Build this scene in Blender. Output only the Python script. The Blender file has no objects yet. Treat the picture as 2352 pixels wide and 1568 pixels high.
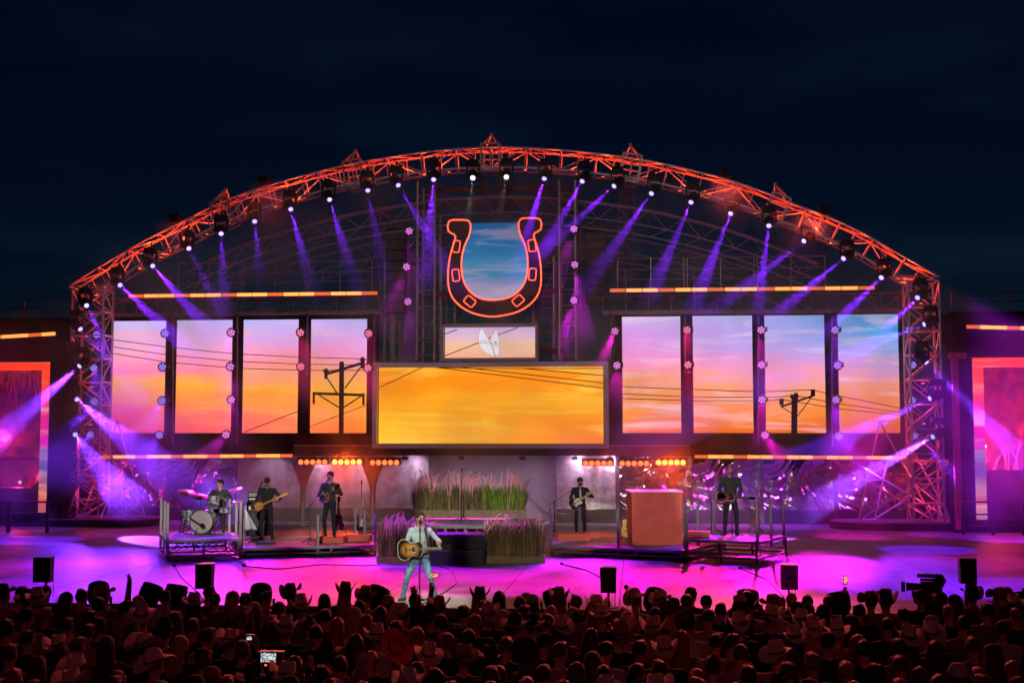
import bpy, bmesh, math, random
import numpy as np
from mathutils import Vector, Matrix, Euler
C = bpy.context.scene
COL = C.collection
R = math.radians
PI = math.pi
random.seed(7)
# ------------------------------------------------------------------ camera
YAW = R(-5.5); PITCH = R(4.39); CAM = Vector((5.2, 0, 3.2)); F = 2940.0
cam_d = bpy.data.cameras.new('camera'); cam = bpy.data.objects.new('camera', cam_d); COL.objects.link(cam)
cam.location = CAM
cam.rotation_euler = Euler((PI/2 + PITCH, 0, -YAW), 'XYZ')
cam_d.sensor_width = 36; cam_d.lens = F/2352*36; cam_d.clip_end = 2000
C.camera = cam
MW = Matrix.Translation(CAM) @ cam.rotation_euler.to_matrix().to_4x4()
def ray(px, py):
    d = MW.to_3x3() @ Vector(((px-1176)/F, (784-py)/F, -1))
    return d
def at(px, py, Y):                      # the world point on the plane y = Y seen at a photo position
    d = ray(px, py); t = (Y-CAM.y)/d.y
    return CAM + d*t
def onz(px, py, z=0.0):                 # the world point at height z seen at a photo position
    d = ray(px, py); t = (z-CAM.z)/d.z
    return CAM + d*t
# ------------------------------------------------------------------ render settings
C.render.engine = 'CYCLES'
cy = C.cycles
cy.use_denoising = True
try: cy.denoiser = 'OPENIMAGEDENOISE'
except Exception: pass
cy.max_bounces = 5; cy.diffuse_bounces = 2; cy.glossy_bounces = 3; cy.volume_bounces = 0
cy.transparent_max_bounces = 8; cy.sample_clamp_indirect = 4; cy.sample_clamp_direct = 0
cy.use_adaptive_sampling = True; cy.adaptive_threshold = 0.008
cy.caustics_reflective = False; cy.caustics_refractive = False
C.view_settings.view_transform = 'Standard'
try: C.view_settings.look = 'None'
except Exception: pass
C.view_settings.exposure = 0.0; C.view_settings.gamma = 1
# ------------------------------------------------------------------ night sky
W = bpy.data.worlds.new('World'); C.world = W; W.use_nodes = True
nt = W.node_tree; nt.nodes.clear()
wo = nt.nodes.new('ShaderNodeOutputWorld'); bg = nt.nodes.new('ShaderNodeBackground')
sky = nt.nodes.new('ShaderNodeTexSky'); sky.sky_type = 'NISHITA'; sky.sun_disc = False
sky.sun_elevation = R(-4); sky.sun_rotation = 0; sky.altitude = 1000
mul = nt.nodes.new('ShaderNodeMix'); mul.data_type = 'RGBA'; mul.blend_type = 'MULTIPLY'; mul.inputs[0].default_value = 1
tc = nt.nodes.new('ShaderNodeTexCoord'); mp = nt.nodes.new('ShaderNodeMapping'); mp.inputs['Scale'].default_value = (1.2, 1.2, 5)
ns = nt.nodes.new('ShaderNodeTexNoise'); ns.inputs['Scale'].default_value = 3.2; ns.inputs['Detail'].default_value = 5
cr = nt.nodes.new('ShaderNodeValToRGB'); cr.color_ramp.elements[0].position = .45; cr.color_ramp.elements[1].position = .8
cr.color_ramp.elements[0].color = (.04, .19, .55, 1); cr.color_ramp.elements[1].color = (.2, .5, 1.0, 1)
nt.links.new(tc.outputs['Generated'], mp.inputs[0]); nt.links.new(mp.outputs[0], ns.inputs[0]); nt.links.new(ns.outputs[0], cr.inputs[0])
nt.links.new(sky.outputs[0], mul.inputs[6]); nt.links.new(cr.outputs[0], mul.inputs[7])
nt.links.new(mul.outputs[2], bg.inputs[0]); nt.links.new(bg.outputs[0], wo.inputs[0])
bg.inputs[1].default_value = 0.15
# ------------------------------------------------------------------ helpers
def lin(c):
    if isinstance(c, str): c = tuple(int(c[i:i+2], 16)/255 for i in (0, 2, 4))
    return tuple((x/12.92 if x <= .04045 else ((x+.055)/1.055)**2.4) for x in c[:3]) + (1,)
def mat(name, col, rough=.6, metal=0, spec=None, noise=0, nscale=20, bump=0, bscale=60, emit=None, es=0):
    m = bpy.data.materials.new(name); m.use_nodes = True; t = m.node_tree; b = t.nodes['Principled BSDF']
    c = lin(col) if isinstance(col, str) else tuple(col)+(1,)
    b.inputs['Base Color'].default_value = c; b.inputs['Roughness'].default_value = rough; b.inputs['Metallic'].default_value = metal
    if spec is not None: b.inputs['Specular IOR Level'].default_value = spec
    if noise or bump:
        g = t.nodes.new('ShaderNodeTexCoord')
    if noise:
        n = t.nodes.new('ShaderNodeTexNoise'); n.inputs['Scale'].default_value = nscale; n.inputs['Detail'].default_value = 4
        t.links.new(g.outputs['Object'], n.inputs[0])
        r = t.nodes.new('ShaderNodeValToRGB'); r.color_ramp.elements[0].position = .3; r.color_ramp.elements[1].position = .7
        r.color_ramp.elements[0].color = tuple(max(0, x*(1-noise)) for x in c[:3])+(1,)
        r.color_ramp.elements[1].color = tuple(min(1, x*(1+noise)) for x in c[:3])+(1,)
        t.links.new(n.outputs[0], r.inputs[0]); t.links.new(r.outputs[0], b.inputs['Base Color'])
    if bump:
        n2 = t.nodes.new('ShaderNodeTexNoise'); n2.inputs['Scale'].default_value = bscale; n2.inputs['Detail'].default_value = 3
        t.links.new(g.outputs['Object'], n2.inputs[0])
        bp = t.nodes.new('ShaderNodeBump'); bp.inputs['Strength'].default_value = bump; bp.inputs['Distance'].default_value = .02
        t.links.new(n2.outputs[0], bp.inputs['Height']); t.links.new(bp.outputs[0], b.inputs['Normal'])
    if emit is not None:
        b.inputs['Emission Color'].default_value = lin(emit) if isinstance(emit, str) else tuple(emit)+(1,)
        b.inputs['Emission Strength'].default_value = es
    return m
class MB:
    def __init__(s): s.v = []; s.f = []; s.m = []
    def add(s, vs, fs, mi=0):
        o = len(s.v); s.v += [tuple(v) for v in vs]; s.f += [tuple(i+o for i in f) for f in fs]; s.m += [mi]*len(fs); return s
    def box(s, c, d, rot=None, mi=0):
        x, y, z = d[0]/2, d[1]/2, d[2]/2
        P = [Vector((a*x, b*y, e*z)) for a in (-1, 1) for b in (-1, 1) for e in (-1, 1)]
        if rot is not None:
            Mx = rot if isinstance(rot, Matrix) else Euler(rot).to_matrix()
            P = [Mx @ p for p in P]
        c = Vector(c)
        return s.add([p+c for p in P], [(0, 1, 3, 2), (4, 6, 7, 5), (0, 4, 5, 1), (2, 3, 7, 6), (0, 2, 6, 4), (1, 5, 7, 3)], mi)
    def bar(s, a, b, w, h=None, mi=0):
        a, b = Vector(a), Vector(b); d = b-a
        q = d.to_track_quat('Z', 'Y').to_matrix()
        return s.box((a+b)/2, (w, h or w, d.length), q, mi)
    def tube(s, a, b, r, r2=None, n=6, mi=0, cap=True):
        a, b = Vector(a), Vector(b); d = b-a
        if d.length < 1e-6: return s
        q = d.to_track_quat('Z', 'Y').to_matrix(); r2 = r if r2 is None else r2
        A = []; B = []
        for i in range(n):
            t = 2*PI*i/n; u = q @ Vector((math.cos(t), math.sin(t), 0)); A.append(a+u*r); B.append(b+u*r2)
        fs = [(i, (i+1) % n, n+(i+1) % n, n+i) for i in range(n)]
        if cap: fs += [tuple(range(n-1, -1, -1)), tuple(range(n, 2*n))]
        return s.add(A+B, fs, mi)
    def path(s, pts, r, n=6, mi=0, closed=False):
        pts = [Vector(p) for p in pts]; N = len(pts); V = []; prev = None
        for i, p in enumerate(pts):
            if closed: t = pts[(i+1) % N]-pts[i-1]
            else: t = pts[min(i+1, N-1)]-pts[max(i-1, 0)]
            t.normalize()
            up = prev if prev is not None else (Vector((0, 0, 1)) if abs(t.z) < .9 else Vector((0, 1, 0)))
            u = (up - t*up.dot(t)).normalized(); prev = u; w = t.cross(u)
            rr = r[i] if isinstance(r, (list, tuple)) else r
            for k in range(n):
                a = 2*PI*k/n; V.append(p+(u*math.cos(a)+w*math.sin(a))*rr)
        fs = []
        for i in range(N if closed else N-1):
            j = (i+1) % N
            for k in range(n): fs.append((i*n+k, i*n+(k+1) % n, j*n+(k+1) % n, j*n+k))
        if not closed: fs += [tuple(range(n-1, -1, -1)), tuple((N-1)*n+k for k in range(n))]
        return s.add(V, fs, mi)
    def lathe(s, prof, o=(0, 0, 0), M=None, n=16, mi=0):     # prof: (radius, height) along local z
        o = Vector(o); V = []
        for r, h in prof:
            for k in range(n):
                a = 2*PI*k/n; p = Vector((r*math.cos(a), r*math.sin(a), h)); V.append((M @ p if M is not None else p)+o)
        fs = []
        for i in range(len(prof)-1):
            for k in range(n): fs.append((i*n+k, i*n+(k+1) % n, (i+1)*n+(k+1) % n, (i+1)*n+k))
        if prof[0][0] > 1e-4: fs.append(tuple(range(n-1, -1, -1)))
        if prof[-1][0] > 1e-4: fs.append(tuple((len(prof)-1)*n+k for k in range(n)))
        return s.add(V, fs, mi)
    def prism(s, poly, thick, M=None, o=(0, 0, 0), mi=0, bevel=0, face_mi=None):   # poly in local x,z ; thickness along local y (centred)
        o = Vector(o); n = len(poly); tr = lambda p: (M @ Vector(p) if M is not None else Vector(p))+o
        h = thick/2
        A = [tr((x, -h, z)) for x, z in poly]; B = [tr((x, h, z)) for x, z in poly]
        s.add(A+B, [(i, (i+1) % n, n+(i+1) % n, n+i) for i in range(n)], mi)
        s.add(A, [tuple(range(n-1, -1, -1))], mi if face_mi is None else face_mi)
        s.add(B, [tuple(range(n))], mi)
        return s
    def sphere(s, c, r, n=10, m=7, mi=0, M=None, sc=(1, 1, 1)):
        prof = []
        V = []; c = Vector(c)
        for i in range(m+1):
            t = -PI/2+PI*i/m
            for k in range(n):
                a = 2*PI*k/n; p = Vector((math.cos(t)*math.cos(a)*r*sc[0], math.cos(t)*math.sin(a)*r*sc[1], math.sin(t)*r*sc[2]))
                V.append((M @ p if M is not None else p)+c)
        return s.add(V, [(i*n+k, i*n+(k+1) % n, (i+1)*n+(k+1) % n, (i+1)*n+k) for i in range(m) for k in range(n)], mi)
    def mesh(s, name, mats, off=None, smooth=False):
        me = bpy.data.meshes.new(name)
        v = s.v if off is None else [(x-off[0], y-off[1], z-off[2]) for x, y, z in s.v]
        me.from_pydata(v, [], s.f)
        for m in (mats if isinstance(mats, (list, tuple)) else [mats]): me.materials.append(m)
        if any(s.m): me.polygons.foreach_set('material_index', s.m)
        if smooth:
            me.polygons.foreach_set('use_smooth', [True]*len(s.f))
            try: me.set_sharp_from_angle(angle=R(45))
            except Exception: pass
        me.update(); return me
def tag(o, label=None, cat=None, group=None, kind=None):
    if label: o['label'] = label
    if cat: o['category'] = cat
    if group: o['group'] = group
    if kind: o['kind'] = kind
    return o
def thing(name, label, cat, loc=(0, 0, 0), rotz=0, group=None):
    o = bpy.data.objects.new(name, None); o.empty_display_size = .2; COL.objects.link(o)
    o.location = loc; o.rotation_euler = (0, 0, rotz); return tag(o, label, cat, group)
def obj(name, mb, mats, parent=None, world=False, smooth=False, label=None):
    off = None
    if world and parent is not None:
        r = parent
        while r.parent: r = r.parent
        off = r.location
    o = bpy.data.objects.new(name, mb.mesh(name, mats, off, smooth)); COL.objects.link(o)
    if parent is not None: o.parent = parent
    if label: o['label'] = label
    return o
def copy_tree(o, parent=None):
    c = o.copy(); COL.objects.link(c)
    if parent is not None: c.parent = parent
    for ch in list(o.children): copy_tree(ch, c)
    return c
def spot(name, loc, target, color, power, angle, blend=.3, r=.06, parent=None):
    d = bpy.data.lights.new(name, 'SPOT'); d.energy = power; d.color = color; d.spot_size = R(angle); d.spot_blend = blend; d.shadow_soft_size = r
    o = bpy.data.objects.new(name, d); COL.objects.link(o)
    loc = Vector(loc); q = (Vector(target)-loc).to_track_quat('-Z', 'Y')
    if parent is not None: o.parent = parent; loc = loc-parent.location
    o.location = loc; o.rotation_euler = q.to_euler(); return o
def point(name, loc, color, power, r=.05, parent=None):
    d = bpy.data.lights.new(name, 'POINT'); d.energy = power; d.color = color; d.shadow_soft_size = r
    o = bpy.data.objects.new(name, d); COL.objects.link(o)
    loc = Vector(loc)
    if parent is not None: o.parent = parent; loc = loc-parent.location
    o.location = loc; return o
# ------------------------------------------------------------------ materials
ALU = mat('brushed_aluminium', (.55, .55, .56), .32, 1)
STEEL = mat('dark_steel', (.12, .11, .11), .4, .6)
RUST = mat('weathered_steel', (.32, .22, .2), .5, .7, noise=.3, nscale=3)
BLACK = mat('black_paint', (.012, .012, .013), .45)
BLACKM = mat('black_matte', (.005, .005, .006), .9, spec=.15)
PLASTIC = mat('black_plastic', (.02, .02, .022), .38, bump=.2, bscale=200)
CHROME = mat('chrome', (.8, .8, .82), .12, 1)
CORAL = mat('coral_paint', (.78, .13, .09), .6, noise=.08, nscale=3, spec=.3)
WOOD = mat('dark_wood', (.16, .075, .035), .5, noise=.35, nscale=8)
ONES = ['', 'first', 'second', 'third', 'fourth', 'fifth', 'sixth', 'seventh', 'eighth', 'ninth', 'tenth', 'eleventh', 'twelfth', 'thirteenth', 'fourteenth', 'fifteenth', 'sixteenth', 'seventeenth', 'eighteenth', 'nineteenth']
def ordn(n):
    if n < 20: return ONES[n]
    t, u = divmod(n, 10); T = {2: 'twent', 3: 'thirt', 4: 'fort'}[t]
    return T+'ieth' if u == 0 else T+'y-'+ONES[u]
HAZE_D=0.0
SMOKE_D=0.075
AUD=2.0
FLW=4.2
CROWD_FILL=0.27
PUFF_D=0.2
STL=0.65
# ================================================================== SETTING
def floor_mat():
    m = bpy.data.materials.new('stage_floor_boards'); m.use_nodes = True; t = m.node_tree; b = t.nodes['Principled BSDF']
    tc = t.nodes.new('ShaderNodeTexCoord'); mp = t.nodes.new('ShaderNodeMapping'); mp.inputs['Scale'].default_value = (.5, 4.5, 1)
    n = t.nodes.new('ShaderNodeTexNoise'); n.inputs['Scale'].default_value = 2.2; n.inputs['Detail'].default_value = 8; n.inputs['Roughness'].default_value = .7
    t.links.new(tc.outputs['Object'], mp.inputs[0]); t.links.new(mp.outputs[0], n.inputs[0])
    r = t.nodes.new('ShaderNodeValToRGB'); r.color_ramp.elements[0].position = .32; r.color_ramp.elements[1].position = .68
    r.color_ramp.elements[0].color = (.09, .09, .095, 1); r.color_ramp.elements[1].color = (.42, .415, .41, 1)
    t.links.new(n.outputs[0], r.inputs[0])
    n3 = t.nodes.new('ShaderNodeTexNoise'); n3.inputs['Scale'].default_value = .35; n3.inputs['Detail'].default_value = 4
    t.links.new(tc.outputs['Object'], n3.inputs[0])
    r3 = t.nodes.new('ShaderNodeValToRGB'); r3.color_ramp.elements[0].position = .35; r3.color_ramp.elements[0].color = (.6, .6, .6, 1); r3.color_ramp.elements[1].position = .65
    t.links.new(n3.outputs[0], r3.inputs[0])
    mx = t.nodes.new('ShaderNodeMix'); mx.data_type = 'RGBA'; mx.blend_type = 'MULTIPLY'; mx.inputs[0].default_value = 1
    t.links.new(r.outputs[0], mx.inputs[6]); t.links.new(r3.outputs[0], mx.inputs[7]); t.links.new(mx.outputs[2], b.inputs['Base Color'])
    rr = t.nodes.new('ShaderNodeMapRange'); rr.inputs['To Min'].default_value = .34; rr.inputs['To Max'].default_value = .62
    t.links.new(n.outputs[0], rr.inputs[0]); t.links.new(rr.outputs[0], b.inputs['Roughness'])
    bp = t.nodes.new('ShaderNodeBump'); bp.inputs['Strength'].default_value = .35; bp.inputs['Distance'].default_value = .01
    t.links.new(n.outputs[0], bp.inputs['Height']); t.links.new(bp.outputs[0], b.inputs['Normal'])
    return m
FLOOR = floor_mat()
SY0 = onz(1176, 1397).y
def quad(mb, x0, y0, x1, y1, z, mi=0): return mb.add([(x0, y0, z), (x1, y0, z), (x1, y1, z), (x0, y1, z)], [(0, 1, 2, 3)], mi)
tag(obj('ground', quad(MB(), -400, -200, 400, 900, -1.5), mat('dirt_ground', (.07, .06, .05), .9, noise=.3, nscale=2)), kind='structure')
mb = MB().box((0, (SY0+90)/2, -.1), (120, 90-SY0, .2))
tag(obj('stage_floor', mb, FLOOR), kind='structure')
mb = MB().box((0, SY0+.06, -.66), (120, .1, 1.04))
tag(obj('stage_apron', mb, BLACKM), kind='structure')
tag(obj('stage_ledge', MB().box((0, SY0-.33, -.72), (120, .66, .98)), BLACKM), kind='structure')
# seams between the deck panels
seam = MB()
for x in [k*2.44-29.3 for k in range(25)]:
    seam.add([(x-.008, SY0, .003), (x+.008, SY0, .003), (x+.008, 56, .003), (x-.008, 56, .003)], [(0, 1, 2, 3)])
for y in [SY0+2.6+k*4.88 for k in range(7)]:
    seam.add([(-30, y-.008, .006), (30, y-.008, .006), (30, y+.008, .006), (-30, y+.008, .006)], [(0, 1, 2, 3)])
tag(obj('floor_seams', seam, BLACKM), kind='structure')
hill = MB()
N = 60
for i in range(N+1):
    x = -260+520*i/N
    h = 3.2+1.2*math.sin(i*.7)+.8*math.sin(i*1.9)
    hill.v += [(x, 180, -1.2), (x, 186, h), (x, 260, h+1)]
for i in range(N):
    a = i*3; hill.f += [(a, a+3, a+4, a+1), (a+1, a+4, a+5, a+2)]; hill.m += [0, 0]
tag(obj('hills', hill, mat('dark_hillside', (.02, .025, .02), .9)), kind='structure')

# ------------------------------------------------------------------ LED screen pictures
def picture(name, z0, z1, left, right=None, x0=0, x1=1, es=1.0, streak=.5, cloud=('ffd0d8', .6)):
    m = bpy.data.materials.new(name); m.use_nodes = True; t = m.node_tree; t.nodes.clear()
    out = t.nodes.new('ShaderNodeOutputMaterial'); em = t.nodes.new('ShaderNodeEmission'); em.inputs[1].default_value = es
    g = t.nodes.new('ShaderNodeNewGeometry'); sp = t.nodes.new('ShaderNodeSeparateXYZ'); t.links.new(g.outputs['Position'], sp.inputs[0])
    mp = t.nodes.new('ShaderNodeMapping'); mp.inputs['Scale'].default_value = (.22, 0, 1.5); mp.inputs['Rotation'].default_value = (0, R(6), 0)
    t.links.new(g.outputs['Position'], mp.inputs[0])
    n = t.nodes.new('ShaderNodeTexNoise'); n.inputs['Scale'].default_value = .9; n.inputs['Detail'].default_value = 6; n.inputs['Roughness'].default_value = .6; n.inputs['Distortion'].default_value = .6
    t.links.new(mp.outputs[0], n.inputs[0])
    mr = t.nodes.new('ShaderNodeMapRange'); mr.inputs['From Min'].default_value = z0; mr.inputs['From Max'].default_value = z1; mr.clamp = False
    t.links.new(sp.outputs[2], mr.inputs[0])
    ma = t.nodes.new('ShaderNodeMath'); ma.operation = 'MULTIPLY_ADD'; ma.inputs[1].default_value = streak; ma.inputs[2].default_value = -streak*.5
    t.links.new(n.outputs[0], ma.inputs[0])
    ad = t.nodes.new('ShaderNodeMath'); ad.operation = 'ADD'; t.links.new(mr.outputs[0], ad.inputs[0]); t.links.new(ma.outputs[0], ad.inputs[1])
    def ramp(stops):
        r = t.nodes.new('ShaderNodeValToRGB'); e = r.color_ramp.elements
        while len(e) > 1: e.remove(e[-1])
        e[0].position = stops[0][0]; e[0].color = lin(stops[0][1])
        for p, c in stops[1:]:
            q = e.new(p); q.color = lin(c)
        t.links.new(ad.outputs[0], r.inputs[0]); return r
    a = ramp(left); last = a.outputs[0]
    if right:
        b = ramp(right); mrx = t.nodes.new('ShaderNodeMapRange'); mrx.inputs['From Min'].default_value = x0; mrx.inputs['From Max'].default_value = x1
        t.links.new(sp.outputs[0], mrx.inputs[0])
        mx = t.nodes.new('ShaderNodeMix'); mx.data_type = 'RGBA'; t.links.new(mrx.outputs[0], mx.inputs[0]); t.links.new(a.outputs[0], mx.inputs[6]); t.links.new(b.outputs[0], mx.inputs[7]); last = mx.outputs[2]
    mp2 = t.nodes.new('ShaderNodeMapping'); mp2.inputs['Scale'].default_value = (.16, 0, 1.25); mp2.inputs['Rotation'].default_value = (0, R(-5), 0); mp2.inputs['Location'].default_value = (3, 0, 7)
    t.links.new(g.outputs['Position'], mp2.inputs[0]); n4 = t.nodes.new('ShaderNodeTexNoise'); n4.inputs['Scale'].default_value = 1.5; n4.inputs['Detail'].default_value = 7; n4.inputs['Roughness'].default_value = .62; n4.inputs['Distortion'].default_value = .9
    t.links.new(mp2.outputs[0], n4.inputs[0]); m4 = t.nodes.new('ShaderNodeMapRange'); m4.inputs['From Min'].default_value = .5; m4.inputs['From Max'].default_value = .72; m4.inputs['To Max'].default_value = cloud[1]
    t.links.new(n4.outputs[0], m4.inputs[0]); x4 = t.nodes.new('ShaderNodeMix'); x4.data_type = 'RGBA'; t.links.new(m4.outputs[0], x4.inputs[0]); t.links.new(last, x4.inputs[6]); x4.inputs[7].default_value = lin(cloud[0]); last = x4.outputs[2]
    # fine grain of the LED tiles
    n2 = t.nodes.new('ShaderNodeTexNoise'); n2.inputs['Scale'].default_value = 38; n2.inputs['Detail'].default_value = 2
    t.links.new(g.outputs['Position'], n2.inputs[0])
    mg = t.nodes.new('ShaderNodeMapRange'); mg.inputs['From Min'].default_value = .3; mg.inputs['From Max'].default_value = .7; mg.inputs['To Min'].default_value = .9; mg.inputs['To Max'].default_value = 1.08
    t.links.new(n2.outputs[0], mg.inputs[0])
    mm = t.nodes.new('ShaderNodeMix'); mm.data_type = 'RGBA'; mm.blend_type = 'MULTIPLY'; mm.inputs[0].default_value = 1
    t.links.new(last, mm.inputs[6]); t.links.new(mg.outputs[0], mm.inputs[7])
    t.links.new(mm.outputs[2], em.inputs[0]); t.links.new(em.outputs[0], out.inputs[0]); return m
SCY = 48.4          # plane of the tall screens
zb = at(300, 994, SCY).z; zt = at(300, 737, SCY).z
xa = at(260, 860, SCY).x; xb = at(840, 860, SCY).x; xc = at(1430, 860, SCY).x; xd = at(2065, 860, SCY).x
PIC_L = picture('sunset_picture_pink', zb, zt, [(0, 'ff3c7c'), (.16, 'ff5080'), (.3, 'ff7a50'), (.42, 'ffa838'), (.54, 'ff7cae'), (.7, 'fa9cb8'), (.85, 'dca8dc'), (1, 'c4b4ec')],
                [(0, 'ff7c2c'), (.2, 'ff9430'), (.4, 'ffb030'), (.52, 'ffa070'), (.66, 'f894c8'), (.82, 'd4a4ec'), (1, 'b0acf0')], xa, xb, 1.18, .42, ('ffb070', .4))
PIC_R = picture('sunset_picture_blue', zb, zt, [(0, 'ff7220'), (.2, 'ff9440'), (.42, 'ffa070'), (.62, 'ff90cc'), (.82, 'e8a0f4'), (1, 'd8c0f4')],
                [(0, 'f86c14'), (.2, 'ff8c38'), (.38, 'f49c78'), (.54, 'dc98c8'), (.7, '88a0e0'), (.86, '309cd8'), (1, '0c80c0')], xc, xd, 1.15, .42, ('ffd8ec', .65))
zb2 = at(1100, 1018, 47.8).z; zt2 = at(1100, 843, 47.8).z
PIC_C = picture('sunset_picture_gold', zb2, zt2, [(0, 'ffc040'), (.35, 'ffb428'), (.6, 'ff9c18'), (.8, 'ff8c14'), (1, 'ff9820')], [(0, 'ff7c2c'), (.3, 'ff8c28'), (.55, 'ffa828'), (.8, 'ff9018'), (1, 'ffa024')],
                at(900, 930, 47.8).x, at(1380, 930, 47.8).x, 1.1, .9, ('ffd048', .8))
PIC_S = picture('pale_sunset_picture', at(1100, 822, 47.8).z, at(1100, 752, 47.8).z, [(0, 'ffb090'), (.4, 'ffc8a0'), (.7, 'ecc0dc'), (1, 'd8b8e8')], es=.95, streak=.4)
PIC_H = picture('blue_sky_picture', at(1140, 690, 48.1).z, at(1140, 512, 48.1).z, [(0, 'c0b8e0'), (.25, 'b0a8d8'), (.4, '4e9ccc'), (.6, '2484bc'), (.8, '1674b4'), (1, '1262a0')], es=.8, streak=.55)
INK = mat('dark_picture_ink', (.012, .009, .012), 1, spec=0)
INKP = mat('dark_slate_picture_ink', (.02, .022, .05), 1, spec=0)
def screen(px0, px1, py0, py1, Y, pic, label, group=None, name='led_screen', frame=None, fw=0, fm=None, bot=None, depth=.12):
    b0 = bot or (px0, px1)
    p = [at(px0, py0, Y), at(px1, py0, Y), at(b0[1], py1, Y), at(b0[0], py1, Y)]
    x0 = (p[0].x+p[3].x)/2; x1 = (p[1].x+p[2].x)/2; z1 = (p[0].z+p[1].z)/2; z0 = (p[2].z+p[3].z)/2
    t = thing(name, label, 'screen', ((x0+x1)/2, Y, z0), 0, group)
    obj('cabinet', MB().box(((x0+x1)/2, Y+.01+depth/2, (z0+z1)/2), (x1-x0+.004, depth, z1-z0+.004)), BLACKM, t, True)
    obj('display', MB().add([(x0, Y, z0), (x1, Y, z0), (x1, Y, z1), (x0, Y, z1)], [(0, 1, 2, 3)]), pic, t, True)
    return t, (x0, x1, z0, z1)
G1 = 'tall sunset screens'
scr = []
Ls = [((257, 382), (250, 376), 737), ((407, 534), (402, 530), 735), ((561, 688), (555, 681), 734), ((716, 843), (711, 841), 733)]
Rs = [((1428, 1562), (1431, 1565), 727), ((1590, 1727), (1594, 1731), 725), ((1757, 1894), (1758, 1896), 724), ((1923, 2062), (1929, 2068), 722)]
lab = ['tall screen with pink and orange sunset at the far left of the stage', 'second tall sunset screen from the left with three dark wires across', 'third tall sunset screen from the left with a slanting guy wire low down',
       'tall sunset screen showing a utility pole left of the wide golden screen', 'tall lilac and orange screen just right of the wide golden screen', 'second tall screen from the right group showing lilac sky over orange',
       'tall blue and orange screen showing the short utility pole', 'tall screen with the bluest sky at the far right of the arch']
for i, ((a, b), bt, y) in enumerate(Ls+Rs):
    scr.append(screen(a, b, y, 994, SCY, PIC_L if i < 4 else PIC_R, lab[i], G1, 'tall_screen', bot=bt))
# pictured wires and utility poles (flat artwork of the screens, a few mm thick)
def clipline(s, p, q, w, Y, name='pictured_wire', ink=INK):
    t, (x0, x1, z0, z1) = s
    a = at(p[0], p[1], Y); b = at(q[0], q[1], Y)
    ax, az, bx, bz = a.x, a.z, b.x, b.z
    t0, t1 = 0, 1; dx, dz = bx-ax, bz-az
    for (pp, qq) in ((-dx, ax-x0), (dx, x1-ax), (-dz, az-z0), (dz, z1-az)):
        if abs(pp) < 1e-9:
            if qq < 0: return None
            continue
        r = qq/pp
        if pp < 0: t0 = max(t0, r)
        else: t1 = min(t1, r)
    if t0 >= t1: return None
    A = (ax+dx*t0, az+dz*t0); B = (ax+dx*t1, az+dz*t1)
    L = math.hypot(B[0]-A[0], B[1]-A[1]); nx, nz = -(B[1]-A[1])/L*w/2, (B[0]-A[0])/L*w/2
    return [(A[0]-nx, A[1]-nz), (B[0]-nx, B[1]-nz), (B[0]+nx, B[1]+nz), (A[0]+nx, A[1]+nz)]
def wires(idx, lines, Y, w=.028, ss=None):
    s = (ss or scr)[idx]; mb = MB()
    for pts in lines:
        for p, q in zip(pts, pts[1:]):
            pl = clipline(s, p, q, w, Y)
            if pl: mb.prism(pl, .006, o=(0, Y-.008, 0))
    if mb.v: obj('pictured_wires', mb, INK, s[0], True)
WL = [[(257, 780), (380, 796), (534, 812), (688, 820), (842, 824)], [(257, 796), (380, 814), (534, 829), (688, 836), (842, 838)], [(257, 811), (380, 831), (534, 845), (688, 850), (842, 850)]]
for i in range(4): wires(i, WL, SCY)
wires(2, [[(560, 992), (690, 942)]], SCY); wires(3, [[(711, 980), (775, 955)], [(842, 930), (760, 960)]], SCY, .02)
WR = [[(1428, 888), (1562, 893), (1700, 898), (1760, 899), (1867, 895), (1923, 908), (2068, 937)], [(1428, 904), (1600, 912), (1760, 912), (1830, 909), (1923, 926), (2068, 947)], [(1428, 915), (1600, 920), (1760, 920), (1795, 917), (1850, 926), (1923, 938), (2068, 953)]]
for i in range(4, 8): wires(i, WR, SCY)
def pole_art(idx, parts):
    s = scr[idx]; mb = MB()
    for p, q, w in parts:
        pl = clipline(s, p, q, w, SCY)
        if pl: mb.prism(pl, .006, o=(0, SCY-.017, 0))
    obj('pictured_pole', mb, INKP, s[0], True)
pole_art(3, [((784, 996), (785, 838), .19), ((718, 903), (838, 907), .10), ((745, 860), (838, 832), .11), ((730, 905), (778, 935), .05), ((832, 908), (790, 935), .05), ((748, 862), (776, 905), .05), ((832, 838), (792, 892), .05),
             ((721, 900), (721, 927), .09), ((835, 903), (835, 930), .09), ((749, 846), (749, 870), .13), ((833, 820), (833, 846), .13), ((785, 830), (785, 842), .18), ((742, 853), (756, 853), .06), ((826, 827), (840, 827), .06)])
pole_art(6, [((1824, 996), (1825, 912), .22), ((1824, 916), (1825, 906), .30), ((1793, 934), (1866, 909), .07), ((1795, 930), (1795, 915), .16), ((1867, 910), (1867, 894), .16), ((1828, 908), (1828, 902), .14), ((1795, 934), (1820, 950), .035), ((1864, 912), (1832, 955), .035)])
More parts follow.
